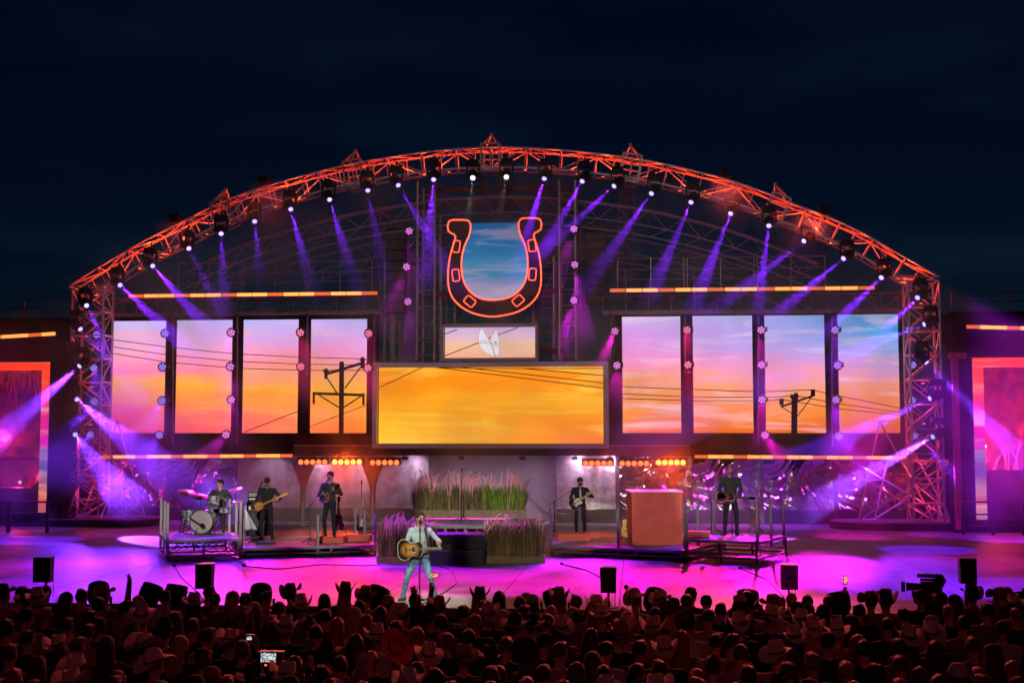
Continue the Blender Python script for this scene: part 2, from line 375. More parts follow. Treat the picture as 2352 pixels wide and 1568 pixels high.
# wide golden screen with its metal frame
cs = screen(870, 1386, 843, 1018, 47.8, PIC_C, 'wide golden sunset screen in a silver frame at the centre of the stage', None, 'wide_screen')
wires(0, [[(872, 889), (972, 843)], [(975, 840), (1120, 858), (1386, 891)], [(1386, 846), (1100, 846), (975, 843)], [(1060, 843), (1386, 879)], [(1200, 846), (1386, 862)]], 47.8, .03, [cs])
def frame_around(s, Y, w, m, name='frame', grow=.12, wt=None, dep=.3):
    t, (x0, x1, z0, z1) = s; mb = MB()
    X0, X1, Z0, Z1 = x0-grow, x1+grow, z0-grow*.9, z1+grow*.9
    for (a, b, c, d) in (((X0, Z0), (X1, Z0), (X1-w, Z0+w), (X0+w, Z0+w)), ((X1, Z0), (X1, Z1), (X1-w, Z1-w), (X1-w, Z0+w)), ((X1, Z1), (X0, Z1), (X0+w, Z1-w), (X1-w, Z1-w)), ((X0, Z1), (X0, Z0), (X0+w, Z0+w), (X0+w, Z1-w))):
        mb.prism([a, b, c, d], dep, o=(0, Y-dep/2+.05, 0))
    return obj(name, mb, m, t, True)
SILVER = mat('silver_frame_metal', (.62, .6, .62), .42, .35, noise=.15, nscale=1.2)
frame_around(cs, 47.8, .17, SILVER, grow=.20)
ss_ = screen(1022, 1229, 752, 822, 47.8, PIC_S, 'small pale screen with white leaf emblem under the horseshoe', None, 'small_screen')
frame_around(ss_, 47.8, .12, mat('bronze_frame_metal', (.3, .24, .22), .4, .8), grow=.14)
wires(0, [[(1022, 817), (1110, 783)], [(1022, 767), (1050, 757)], [(1120, 778), (1190, 752)]], 47.8, .03, [ss_])
# crystal leaf emblem on the small screen
CRY = mat('crystal_white', (.8, .8, .84), .35, emit=(.85, .85, .9), es=.95, noise=.3, nscale=40)
def petal(pts): return [(at(x, y, 47.75).x, at(x, y, 47.75).z) for x, y in pts]
lf = MB(); ol = MB()
P1 = [(1106, 754), (1122, 779), (1128, 790), (1136, 818), (1118, 811), (1103, 796), (1099, 780), (1101, 765)]
P2 = [(1140, 756), (1146, 780), (1147, 812), (1140, 818), (1130, 790), (1126, 780)]
for i, Pp in enumerate((P1, P2)):
    pl = petal(Pp)[::-1]
    lf.prism(pl, .02, o=(0, 47.76-.02*i, 0)); cxx = sum(p[0] for p in pl)/len(pl); czz = sum(p[1] for p in pl)/len(pl)
    ol.prism([(cxx+(x-cxx)*1.05, czz+(z-czz)*1.03) for x, z in pl], .01, o=(0, 47.78-.005*i, 0))
obj('emblem_outline', ol, INK, ss_[0], True); em_ = obj('leaf_emblem', lf, CRY, ss_[0], True)
gem = MB()
for k in range(34):
    Pp = random.choice((P1, P2)); w = [random.random()**.6 for _ in Pp]; S = sum(w)
    x = sum(p[0]*a for p, a in zip(Pp, w))/S; y = sum(p[1]*a for p, a in zip(Pp, w))/S
    x = x*1+(random.choice(Pp)[0]-x)*random.uniform(0, .8); 
    q = at(x, y, 47.72); gem.box(q, (.035, .01, .025), (0, random.random()*3, 0))
obj('gem_specks', gem, mat('grey_crystal', (.2, .2, .24), .2), em_, True)

# ------------------------------------------------------------------ dark header wall, canopy fascia
hd = thing('screen_support_wall', 'dark support wall holding the tall screens above the stage back', 'wall', (0, 48.7, 3))
xl = at(232, 860, SCY).x; xr = at(2082, 860, SCY).x; zh0 = at(300, 1046, SCY).z; zh1 = at(300, 722, SCY).z
xcl = at(862, 860, SCY).x; xcr = at(1412, 860, SCY).x
mb = MB()
mb.box(((xl+xcl)/2, 48.9, (zh0+zh1)/2), (xcl-xl, .6, zh1-zh0)); mb.box(((xr+xcr)/2, 48.9, (zh0+zh1)/2), (xr-xcr, .6, zh1-zh0))
obj('backing', mb, BLACKM, hd, True)
mb = MB(); z9 = at(1100, 1045, 48.3).z; z8 = at(1100, 1024, 48.3).z
xq0 = at(680, 1035, 48).x; xq1 = at(1585, 1035, 48).x
mb.box(((xq0+xq1)/2, 48.15, (z8+z9)/2), (xq1-xq0, .9, z8-z9))
obj('canopy_fascia', mb, mat('dark_red_fascia', (.05, .03, .03), .5, .3), hd, True)
mb = MB().box(((xq0+xq1)/2, 47.66, z8+.02), (xq1-xq0, .05, .05)); obj('fascia_trim', mb, RUST, hd, True)
mb = MB().box((0, 48.8, (at(1100, 830, 48.8).z+at(1100, 1024, 48.8).z)/2), (xcr-xcl-.01, .3, 3)); obj('centre_backing', mb, BLACKM, hd, True)

# ------------------------------------------------------------------ back walls of the stage
def foil():
    m = bpy.data.materials.new('crinkled_mirror_foil'); m.use_nodes = True; t = m.node_tree; b = t.nodes['Principled BSDF']
    b.inputs['Base Color'].default_value = (.6, .56, .62, 1); b.inputs['Metallic'].default_value = 1; b.inputs['Roughness'].default_value = .13
    g = t.nodes.new('ShaderNodeTexCoord'); n = t.nodes.new('ShaderNodeTexNoise'); n.inputs['Scale'].default_value = .55; n.inputs['Detail'].default_value = 2.5; n.inputs['Distortion'].default_value = 1.2
    t.links.new(g.outputs['Object'], n.inputs[0])
    n2 = t.nodes.new('ShaderNodeTexNoise'); n2.inputs['Scale'].default_value = 5; n2.inputs['Detail'].default_value = 3; t.links.new(g.outputs['Object'], n2.inputs[0])
    b1 = t.nodes.new('ShaderNodeBump'); b1.inputs['Strength'].default_value = 1; b1.inputs['Distance'].default_value = .75; t.links.new(n.outputs[0], b1.inputs['Height'])
    b2 = t.nodes.new('ShaderNodeBump'); b2.inputs['Strength'].default_value = .5; b2.inputs['Distance'].default_value = .05; t.links.new(n2.outputs[0], b2.inputs['Height'])
    t.links.new(b1.outputs[0], b2.inputs['Normal']); t.links.new(b2.outputs[0], b.inputs['Normal']); return m
FOIL = foil()
SCUFF = mat('scuffed_metal_sheet', (.4, .38, .4), .42, .75, noise=.5, nscale=2.2, bump=.8, bscale=5)
FABRIC = mat('pale_fabric_wall', (.5, .49, .48), .8, noise=.1, nscale=1.5)
SKIRT = mat('dark_green_skirt_cloth', (.035, .04, .033), .8, noise=.2, nscale=4, bump=.8, bscale=3)
BW = 50.0
zf0 = at(500, 1165, BW).z; zf1 = zh0+.35
def wallpanel(name, label, px0, px1, m, Y=BW, za=None, zb=None, skirt=True, cat='wall', grp=None):
    x0 = at(px0, 1110, Y).x; x1 = at(px1, 1110, Y).x; za = zf0 if za is None else za; zb_ = zf1 if zb is None else zb
    t = thing(name, label, cat, ((x0+x1)/2, Y, 0), 0, grp)
    obj('panel', MB().box(((x0+x1)/2, Y+.05, (za+zb_)/2), (x1-x0-.01, .1, zb_-za)), m, t, True)
    if skirt:
        mb = MB(); nn = max(4, int((x1-x0)/.22)); v = []
        for i in range(nn+1):
            x = x0+(x1-x0)*i/nn; y = Y-.03-(.03*math.sin(i*1.9)+.02*math.sin(i*.8))
            v += [(x, y, 0.003), (x, y+.02, za+.02)]
        mb.add(v, [(2*i, 2*i+2, 2*i+3, 2*i+1) for i in range(nn)])
        obj('skirt', mb, SKIRT, t, True, True)
    return t
G2 = 'reflective foil wall panels'
for i, (a, b, l) in enumerate([(232, 386, 'dark mirror foil wall panel behind the left wire star'), (388, 543, 'dark mirror foil wall panel behind the drummer')]):
    wallpanel('foil_wall_panel', l, a, b, FOIL, grp=G2)
wallpanel('metal_wall_panel', 'grey metal wall panel behind the bass player', 545, 690, SCUFF)
wallpanel('metal_wall_panel', 'scuffed grey wall panel behind the mandolin player', 700, 850, SCUFF)
wallpanel('metal_wall_panel', 'scuffed wall panel behind the microphone and black guitar', 862, 985, SCUFF)
wallpanel('metal_wall_panel', 'shiny silver wall panel behind the guitarist in the cap', 1278, 1415, mat('bright_metal_sheet', (.7, .66, .68), .3, .8, noise=.5, nscale=2.5, bump=.8, bscale=6))
wallpanel('foil_wall_panel', 'mirror foil wall panel behind the coral box', 1420, 1590, FOIL, grp=G2)
for i, (a, b, l) in enumerate([(1592, 1745, 'dark mirror foil wall panel behind the resonator guitar player'), (1750, 1916, 'dark mirror foil wall panel right of the right riser'), (1920, 2090, 'dark mirror foil wall panel behind the right wire star')]):
    wallpanel('foil_wall_panel', l, a, b, FOIL, grp=G2)
bd = wallpanel('sliding_door', 'pale grey sliding door wall behind the tall grass', 980, 1278, FABRIC, 51.5, .03, zf1+.1, False, 'door')
mb = MB()
for a, b in (((983, 1060), (983, 1195)), ((1275, 1060), (1275, 1195)), ((1130, 1060), (1130, 1195)), ((1140, 1075), (1270, 1190)), ((990, 1190), (1125, 1075)), ((983, 1194), (1275, 1194)), ((983, 1062), (1275, 1062))):
    mb.bar(at(*a, 51.44), at(*b, 51.44), .07, .04)
obj('brace', mb, mat('pale_grey_frame', (.45, .44, .44), .6), bd, True)
# black returns at the sides of the back wall
for px0, px1, l in ((120, 232, 'black drape wall at the left end of the stage back'), (2090, 2190, 'black drape wall at the right end of the stage back')):
    wallpanel('black_wall', l, px0, px1, BLACKM, 50.6, .0, at(300, 880, 50.6).z, False)
# wall columns
G3 = 'slim dark posts standing along the back wall'
def vpost(px, py0, py1, Y, w, m, name, label, grp, cat='post', foot=True):
    a = at(px, py0, Y); b = Vector((a.x, a.y, 0)) if py1 is None else at(px, py1, Y)
    t = thing(name, label, cat, (a.x, Y, b.z), 0, grp)
    obj('shaft', MB().bar(b, a, w, w), m, t, True)
    if foot: obj('foot_plate', MB().box((a.x, Y, b.z+.012), (w*2.2, w*2.2, .02)), m, t, True)
    return t
for px, l in ((387, 'behind the drum riser'), (1418, 'behind the guitarist in the cap'), (1748, 'behind the resonator guitar player'), (1918, 'left of the right wire star')):
    vpost(px, 1046, None, 49.7, .16, STEEL, 'wall_post', 'slim dark square post '+l, G3)
for px, l in ((697, 'between the bass player and the mandolin player'), (856, 'beside the black electric guitar')):
    t = vpost(px, 1100, None, 47.6, .11, RUST, 'flared_post', 'brown post with flared head '+l, 'brown posts with flared heads')
    a = at(px, 1118, 47.6); b = at(px, 1046, 47.6)
    mb = MB(); V = [];
    for z, w, d in ((a.z-.1, .08, .06), (a.z+.1, .12, .08), (b.z-.2, .46, .14), (b.z, .5, .16)):
        V += [(a.x-w, a.y-d, z), (a.x+w, a.y-d, z), (a.x+w, a.y+d, z), (a.x-w, a.y+d, z)]
    mb.add(V, [(4*i+k, 4*i+(k+1) % 4, 4*i+4+(k+1) % 4, 4*i+4+k) for i in range(3) for k in range(4)]+[(12, 13, 14, 15)])
    obj('flared_head', mb, RUST, t, True)
# ================================================================== ARCH TRUSS
AY = 47.0
OUT = [(158, 657), (212, 622), (267, 591), (318, 557), (398, 521), (478, 477), (540, 451), (606, 429), (696, 403), (785, 381), (850, 368), (921, 357), (1011, 345), (1107, 338), (1180, 338), (1241, 341), (1340, 349), (1427, 359), (1536, 378), (1572, 388), (1665, 410), (1761, 442), (1809, 465), (1896, 495), (1985, 535), (2069, 586), (2158, 636)]
def sample(pts, n):
    L = [0]
    for a, b in zip(pts, pts[1:]): L.append(L[-1]+(b-a).length)
    out = []
    for i in range(n+1):
        s = L[-1]*i/n; k = 0
        while k < len(pts)-2 and L[k+1] < s: k += 1
        u = (s-L[k])/(L[k+1]-L[k]); out.append(pts[k].lerp(pts[k+1], u))
    return out
# least-squares smooth arc through the points
def smooth(pts, it=6):
    for _ in range(it):
        pts = [pts[0]]+[(pts[i-1]+pts[i]*2+pts[i+1])/4 for i in range(1, len(pts)-1)]+[pts[-1]]
    return pts
arc = smooth(sample([at(x, y, AY) for x, y in OUT], 104))
TR_D = .78      # truss depth in y
TR_H = .74
def inner(i, h):
    t = (arc[min(i+1, 104)]-arc[max(i-1, 0)]).normalized(); n = Vector((t.z, 0, -t.x))
    if n.z > 0: n = -n
    return arc[i]+n*h
TRUSS = mat('truss_aluminium', (.82, .8, .8), .35, .3)
def joined(*ks): pass
arch = thing('arch_truss', 'great curved lighting truss glowing red over the whole stage', 'truss', (0, AY, arc[52].z))
ch = {}
for nm, h, dy in (('a', 0, 0), ('b', 0, TR_D), ('c', TR_H, 0), ('d', TR_H, TR_D)):
    ch[nm] = [inner(i, h)+Vector((0, dy, 0)) for i in range(105)]
mb = MB()
for k in 'abcd': mb.path(ch[k], .04, 6)
obj('chords', mb, TRUSS, arch, True)
mb = MB(); r = .026
st = 4
for i in range(0, 104, st):
    j = i+st//2; k = i+st
    P = lambda n, q: ch[n][q]
    mb.tube(P('a', i), P('c', i), r); mb.tube(P('b', i), P('d', i), r); mb.tube(P('a', i), P('b', i), r); mb.tube(P('c', i), P('d', i), r)
    if (i//st) % 2 == 0:
        mb.tube(P('a', i), P('c', k), r); mb.tube(P('b', i), P('d', k), r); mb.tube(P('a', i), P('b', k), r); mb.tube(P('c', i), P('d', k), r)
    else:
        mb.tube(P('c', i), P('a', k), r); mb.tube(P('d', i), P('b', k), r); mb.tube(P('b', i), P('a', k), r); mb.tube(P('d', i), P('c', k), r)
    mb.tube(P('a', j), P('c', j), r*.8); mb.tube(P('b', j), P('d', j), r*.8)
obj('lacing', mb, TRUSS, arch, True)
# corner blocks with pyramids on top
SLEEVE = mat('sleeve_block_metal', (.45, .4, .42), .4, .8)
for px in (500, 806, 1131, 1461, 1787):
    i = min(range(105), key=lambda q: abs(arc[q].x-at(px, 400, AY).x))
    p0 = arc[i]; t = (arc[i+1]-arc[i-1]).normalized(); n = Vector((-t.z, 0, t.x))
    ang = math.atan2(t.z, t.x); M = Matrix.Rotation(-ang, 3, 'Y')
    c = p0-n*(TR_H/2)+Vector((0, TR_D/2, 0)); s = MB()
    w = .34; 
    for sx in (-1, 1):
        for sy in (-1, 1):
            s.bar(c+M @ Vector((sx*w, sy*.48, -.5)), c+M @ Vector((sx*w, sy*.48, .5)), .07)
    for sz in (-.5, .5):
        for sy in (-1, 1): s.bar(c+M @ Vector((-w, sy*.48, sz)), c+M @ Vector((w, sy*.48, sz)), .07)
        for sx in (-1, 1): s.bar(c+M @ Vector((sx*w, -.48, sz)), c+M @ Vector((sx*w, .48, sz)), .07)
    for q in (-.2, 0.05, .28): s.bar(c+M @ Vector((-w, .3, q)), c+M @ Vector((w, .3, q)), .05)
    b = obj('sleeve_block', s, SLEEVE, arch, True)
    s = MB(); top = c+Vector((0, 0, .98))
    for sx in (-1, 1):
        for sy in (-1, 1): s.tube(c+M @ Vector((sx*w*.8, sy*.4, .5)), top, .03)
    s.bar(c+M @ Vector((0, -.4, .5)), top, .03); s.box(top, (.1, .1, .05))
    obj('pyramid', s, TRUSS, b, True)
# towers of the arch
def tower(px0, px1, ptop, label):
    xa_, xb_ = at(px0, 900, AY).x, at(px1, 900, AY).x; zt_ = at(px0, ptop, AY).z
    t = thing('arch_tower', label, 'truss tower', ((xa_+xb_)/2, AY, 0), 0, 'square truss towers carrying the arch')
    s = MB(); w = xb_-xa_; P = lambda x, y, z: (xa_+x*w, AY+y*.95, z)
    for x in (0, 1):
        for y in (0, 1): obj('upright', MB().tube(P(x, y, 0.02), P(x, y, zt_), .045), TRUSS, t, True)
    n = 10; h = zt_/n
    for k in range(n):
        z = k*h+.03; z2 = z+h; m = k % 2
        for y in (0, 1):
            s.tube(P(0, y, z2), P(1, y, z2), .028); s.tube(P(m, y, z), P(1-m, y, z2), .028); s.tube(P(m, y, z2), P(.5, y, z+h*.5), .02)
        for x in (0, 1):
            s.tube(P(x, 0, z2), P(x, 1, z2), .028); s.tube(P(x, m, z), P(x, 1-m, z2), .028)
    obj('lacing', s, TRUSS, t, True)
    obj('base_plate', MB().box(((xa_+xb_)/2, AY+.47, .03), (w+.3, 1.3, .05)), STEEL, t, True)
    return t, xa_, xb_, zt_
twL = tower(160, 232, 664, 'square truss tower with red light at the left foot of the arch')
twR = tower(2092, 2163, 646, 'square truss tower with red light at the right foot of the arch')
# red battens inside arch & towers: small lamps with a lens each
REDC = (1, .042, .007)
REDL = mat('red_lamp_lens', (.4, .02, .01), .3, emit=(1, .12, .04), es=4)
def redlamp(p, pw, where, up=None):
    t = thing('red_truss_lamp', 'small red uplight, '+where, 'lamp', p, 0, 'small red lamps inside the arch truss')
    obj('housing', MB().box((0, 0, -.05), (.14, .14, .05)), BLACK, t)
    obj('lens', MB().box((0, 0, -.015), (.1, .1, .02)), REDL, t)
    if up is None: point('red_glow', Vector(p)+Vector((0, 0, .09)), REDC, pw, .06, t)
    else: spot('red_glow', Vector(p)+Vector((0, 0, .02)), Vector(p)+up, REDC, pw, 168, .3, .06, t)
LN = 0; lrnd = random.Random(4)
for i in range(2, 104, 3):
    p = (ch['c'][i]+ch['d'][i])/2+Vector((0, 0, -.03))
    LN += 1; redlamp(p, 112*lrnd.choice((.35, .7, 1, 1.5)), ordn(LN)+' from left inside the arch truss', (ch['a'][i]-ch['c'][i]).normalized())
for tw in (twL, twR):
    for k in range(6): redlamp(((tw[1]+tw[2])/2, AY+.5, .9+k*1.45), 10, '%s from the floor inside the %s arch tower' % (ordn(k+1), 'left' if tw is twL else 'right'))
# ------------------------------------------------------------------ rear arches of pale tube
def rear_arch(Y, dpy, sc, label, tube_r=.03, seg=60, xr=(0, 104), depth=.9):
    cxp = 1150
    pts = []
    for i in range(xr[0], xr[1]+1, 2):
        a = arc[i]; pts.append(Vector((a.x*sc, Y, a.z*sc-dpy)))
    t = thing('rear_arch_truss', label, 'truss', (0, Y, pts[len(pts)//2].z))
    s = MB(); s2 = MB()
    low = [p+Vector((0, 0, -.62)) for p in pts]; low2 = [p+Vector((0, .12, -1.0)) for p in pts]; bk = [p+Vector((0, .6, .05)) for p in pts]
    for q in (pts, low, low2, bk): s.path(q, tube_r, 5)
    for i in range(0, len(pts)-1, 2):
        j = min(i+1, len(pts)-1); k = min(i+2, len(pts)-1)
        s2.tube(pts[i], low[j], .018); s2.tube(low[j], pts[k], .018); s2.tube(low[j], low2[i], .014); s2.tube(bk[j], pts[i], .014)
    obj('tubes', s, PALE, t, True); obj('lacing', s2, PALE, t, True)
    return t
PALE = mat('pale_steel_tube', (.62, .54, .5), .4, .5)
rear_arch(48.6, 1.55, 1.0, 'pale thin truss arch just behind the red arch', xr=(14, 90))
rear_arch(51.5, 2.6, 1.02, 'second faint truss arch deeper behind the stage', xr=(14, 90), tube_r=.025)
# slanting masts
def mast(px0, py0, px1, py1, Y, label, dx=.0, w=.42):
    a, b = at(px0, py0, Y), at(px1, py1, Y)
    t = thing('support_mast', label, 'mast', b, 0, 'lattice masts behind the arch'); s = MB()
    for o in ((-w/2, 0), (w/2, 0), (0, .4)): s.tube(a+Vector((o[0], o[1], 0)), b+Vector((o[0], o[1], 0)), .035)
    n = 9
    for k in range(n):
        u0, u1 = k/n, (k+1)/n; P = lambda u, x: a.lerp(b, u)+Vector((x, 0, 0))
        s.tube(P(u0, -w/2), P(u0, w/2), .02); s.tube(P(u0, -w/2 if k % 2 else w/2), P(u1, w/2 if k % 2 else -w/2), .016)
    obj('lattice', s, RUST, t, True)
mast(848, 430, 888, 680, 49.2, 'leaning lattice mast left of the horseshoe')
mast(880, 445, 905, 690, 50.0, 'upright lattice mast beside the left black column')
mast(1440, 425, 1432, 660, 49.2, 'leaning lattice mast right of the horseshoe', w=.6)
mast(1105, 400, 1110, 500, 49.6, 'short lattice mast above the left arm of the horseshoe')
mast(1160, 400, 1160, 500, 49.6, 'short lattice mast above the middle of the horseshoe')
# ------------------------------------------------------------------ flat trusses and catwalk rails above the screens
def deck_truss(px0, px1, pyt, pyb, label, n):
    Y = 48.0; a = at(px0, pyt[0], Y); b = at(px1, pyt[1], Y); z1 = (a.z+b.z)/2; c = at(px0, pyb[0], Y); d = at(px1, pyb[1], Y); z0 = (c.z+d.z)/2
    t = thing('catwalk_truss', label, 'truss', ((a.x+b.x)/2, Y, z0), 0, 'flat catwalk trusses above the tall screens')
    s = MB()
    for y in (Y, Y+1.2): s.tube((a.x, y, z1), (b.x, y, z1), .035); s.box(((a.x+b.x)/2, y, z0), (b.x-a.x, .08, .14))
    obj('rails', s, RUST, t, True); s = MB(); w = (b.x-a.x)/n
    for k in range(n+1):
        x = a.x+k*w
        for y in (Y, Y+1.2):
            s.tube((x, y, z0), (x, y, z1), .028)
            if k < n: s.tube((x, y, z1 if k % 2 else z0), (x+w, y, z0 if k % 2 else z1), .022)
        s.tube((x, Y, z0), (x, Y+1.2, z0), .03)
    obj('braces', s, RUST, t, True)
    s = MB()
    for k in range(int((b.x-a.x)/1.2)): s.box((a.x+.6+k*1.2, Y+.6, z0+.09), (1.16, 1.1, .03))
    obj('walkway', s, STEEL, t, True)
    return t
deck_truss(238, 872, (685, 681), (721, 719), 'flat catwalk truss above the four left tall screens', 13)
deck_truss(1385, 2078, (680, 673), (717, 714), 'flat catwalk truss above the four right tall screens', 13)
def railing(px0, px1, pyt, pyb, label, n):
    Y = 48.9; a = at(px0, pyt, Y); b = at(px1, pyt, Y); z0 = at(px0, pyb, Y).z
    t = thing('catwalk_railing', label, 'railing', ((a.x+b.x)/2, Y, z0), 0, 'catwalk guard rails above the screens'); w = (b.x-a.x)/n
    r_ = MB(); ups = []
    for k in range(n):
        x0 = a.x+k*w+.06; x1 = a.x+(k+1)*w-.06
        for u in (0, .33, .62): 
            z = a.z+(z0-a.z)*u; r_.tube((x0, Y, z), (x1, Y, z), .02)
        for x in (x0, (x0+x1)/2, x1): ups.append(((x, Y, z0), (x, Y, a.z), .022))
        r_.tube((x0+.3, Y+1.0, a.z-.3), (x1-.3, Y+1.0, a.z-.3), .018); ups.append(((x0+.3, Y+1.0, a.z-.3), (x0+.3, Y+1, z0), .018))
    obj('rails', r_, PALE, t, True)
    for u in ups: obj('upright', MB().tube(*u), PALE, t, True)
railing(407, 858, 605, 678, 'pale guard rail above the left screens', 3)
railing(1415, 1898, 594, 672, 'pale guard rail above the right screens', 3)
# ------------------------------------------------------------------ scaffold towers beside the horseshoe
def scaffold(pxs, py0, py1, Y, label, rung, step=.62, depth=1.4, m=None, r=.032):
    xs = [at(p, 700, Y).x for p in pxs]; z1 = at(pxs[0], py0, Y).z; z0 = at(pxs[0], py1, Y).z
    t = thing('scaffold_tower', label, 'scaffold', ((xs[0]+xs[-1])/2, Y, z0), 0, 'scaffold towers behind the horseshoe')
    s = MB(); q = MB()
    for x in xs:
        for y in (Y, Y+depth): s.tube((x, y, z0), (x, y, z1), r*1.6)
    z = z0+.2; k = 0
    while z < z1:
        for y in (Y, Y+depth): q.tube((xs[0], y, z), (xs[-1], y, z), r*.8)
        for x in xs: q.tube((x, Y, z), (x, Y+depth, z), r*.7)
        if k % 4 == 0: q.tube((xs[0], Y+depth, z), (xs[-1], Y+depth, min(z1, z+step*4)), r*.6)
        z += step; k += 1
    obj('standards', s, m or PALE, t, True); obj('rungs', q, m or PALE, t, True); return t
scaffold((958, 998), 415, 826, 48.6, 'tall scaffold ladder tower left of the horseshoe', 1)
scaffold((1285, 1322), 415, 826, 48.6, 'tall scaffold ladder tower right of the horseshoe', 1)
scaffold((1013, 1045), 590, 826, 49.4, 'low scaffold bay behind the left side of the horseshoe', 1, .45)
scaffold((1225, 1272), 590, 826, 49.4, 'low scaffold bay behind the right side of the horseshoe', 1, .45)
scaffold((884, 905), 560, 826, 49.6, 'narrow scaffold bay beside the leftmost black column', 1, .7)
# beam across the top
t = thing('header_beam', 'dark red header beam hanging above the horseshoe', 'beam', (0, 48.7, at(1150, 466, 48.7).z)); s = MB()
s.box((at(1143, 466, 48.7).x, 48.7, at(1143, 466, 48.7).z), (at(1305, 466, 48.7).x-at(985, 466, 48.7).x, .2, .22)); s.box((at(1143, 445, 48.9).x, 49.1, at(1143, 432, 48.9).z), (at(1310, 466, 48.7).x-at(975, 466, 48.7).x, .2, .2))
for px in (985, 1300): s.box((at(px, 450, 48.7).x, 48.9, at(px, 450, 48.7).z), (.18, .5, .7))
obj('girder', s, mat('dark_red_beam', (.1, .03, .03), .5, .4), t, True)
# black loudspeaker line columns
for px, py0, py1, l in ((912, 505, 720, 'tall black loudspeaker column left of the horseshoe'), (1368, 512, 700, 'tall black loudspeaker column right of the horseshoe')):
    a = at(px, py0, 49.0); b = at(px, py1, 49.0); t = thing('speaker_column', l, 'loudspeaker', b, 0, 'hanging black loudspeaker columns'); n = 9; h = (a.z-b.z)/n
    for k in range(n):
        s = MB().box((a.x, 49.0+.01*k, b.z+h*(k+.5)), (.76, .6, h-.03)); c_ = obj('cabinet', s, BLACKM, t, True)
        obj('grille', MB().box((a.x, 48.69+.01*k, b.z+h*(k+.5)), (.7, .02, h-.08)), PLASTIC, c_, True)
# red boards
for px, py, w, l in ((1015, 676, .9, 'red board left of the horseshoe'), (1258, 668, 1.2, 'red board right of the horseshoe'), (1258, 806, 1.3, 'red board right of the small screen')):
    p = at(px, py, 49.2); tag(obj('red_board', MB().box(p, (w, .05, .2)), mat('red_board_paint', (.25, .02, .02), .5)), l, 'board', 'red boards on the scaffold')
# ------------------------------------------------------------------ horseshoe sign
HY = 47.4
hs_scr = screen(1062, 1212, 512, 697, 48.1, PIC_H, 'blue cloudy sky screen seen inside the horseshoe', None, 'sky_screen')
OUTL = [(1028, 505), (1028, 532), (1034, 536), (1045, 537), (1048, 543), (1044, 553), (1034, 585), (1029, 620), (1029, 655), (1033, 675), (1047, 695), (1069, 712), (1093, 722), (1121, 727), (1135, 728)]
INL = [(1135, 691), (1113, 689), (1090, 680), (1072, 662), (1062, 640), (1059, 620), (1060, 590), (1066, 565), (1076, 545), (1082, 530), (1082, 512), (1078, 505)]
def mir(p): return (2*1136-p[0], p[1]-(4 if p[1] < 600 else 2))
OUTR = [mir(p) for p in OUTL[::-1][1:]]; INR = [mir(p) for p in INL[::-1][:-1]]
def w3(p, Y=HY): q = at(p[0], p[1], Y); return (q.x, q.z)
hs = thing('horseshoe_sign', 'giant dark horseshoe with glowing red neon outline', 'sign', at(1136, 728, HY))
outer = OUTL+OUTR; innr = INL[::-1]+INR[::-1]
# face as strips between outer and inner outlines
def resamp(pts, n):
    return sample([Vector((p[0], 0, p[1])) for p in pts], n)
def crv(pts):
    v = [Vector((p[0], 0, p[1])) for p in pts]; return v
# pair the two halves
faceb = MB(); n = 40
def half(o, i_):
    A = resamp([w3(p) for p in o[3:]], n); B = resamp([w3(p) for p in i_[::-1][1:]], n)
    ys = (HY-.12, HY+.12); V = []
    for a, b in zip(A, B):
        V += [(a.x, ys[0], a.z), (b.x, ys[0], b.z), (a.x, ys[1], a.z), (b.x, ys[1], b.z)]
    fs = []
    for k in range(n):
        c = 4*k; d = c+4; fs += [(c, c+1, d+1, d), (c+2, d+2, d+3, c+3), (c, d, d+2, c+2), (c+1, c+3, d+3, d+1)]
    faceb.add(V, fs)
half(OUTL, INL); 
OR2 = [mir(p) for p in OUTL]; IR2 = [mir(p) for p in INL]
half(OR2, IR2)
# heel blocks
for S in (OUTL, OR2):
    f = (lambda p: p) if S is OUTL else mir
    pl = [w3(p if S is OUTL else mir(p)) for p in ((1028, 503), (1028, 532), (1035, 537), (1060, 540), (1082, 530), (1082, 510), (1076, 503))]
    if S is not OUTL: pl = pl[::-1]
    faceb.prism(pl[::-1], .236, o=(0, HY, 0))
obj('horseshoe_face', faceb, mat('dark_horseshoe_face', (.05, .035, .04), .45, .3, noise=.3, nscale=2), hs, True)
NEON = mat('neon_red_tube', (.8, .1, .05), .4, emit=(1, .085, .035), es=3.6)
loop = [w3(p, HY-.15) for p in (OUTL+[mir(p) for p in OUTL[::-1][1:]]+[mir(p) for p in INL[::-1]]+INL[1:])]
pts = [Vector((x, HY-.15, z)) for x, z in loop]
dense = []
for i, p in enumerate(pts):
    q = pts[(i+1) % len(pts)]; m_ = max(1, int((q-p).length/.18))
    for k in range(m_): dense.append(p.lerp(q, k/m_))
dense = [(dense[i-1]+dense[i]*2+dense[(i+1) % len(dense)])/4 for i in range(len(dense))]
obj('neon_tube', MB().path(dense, .026, 6, closed=True), NEON, hs, True)
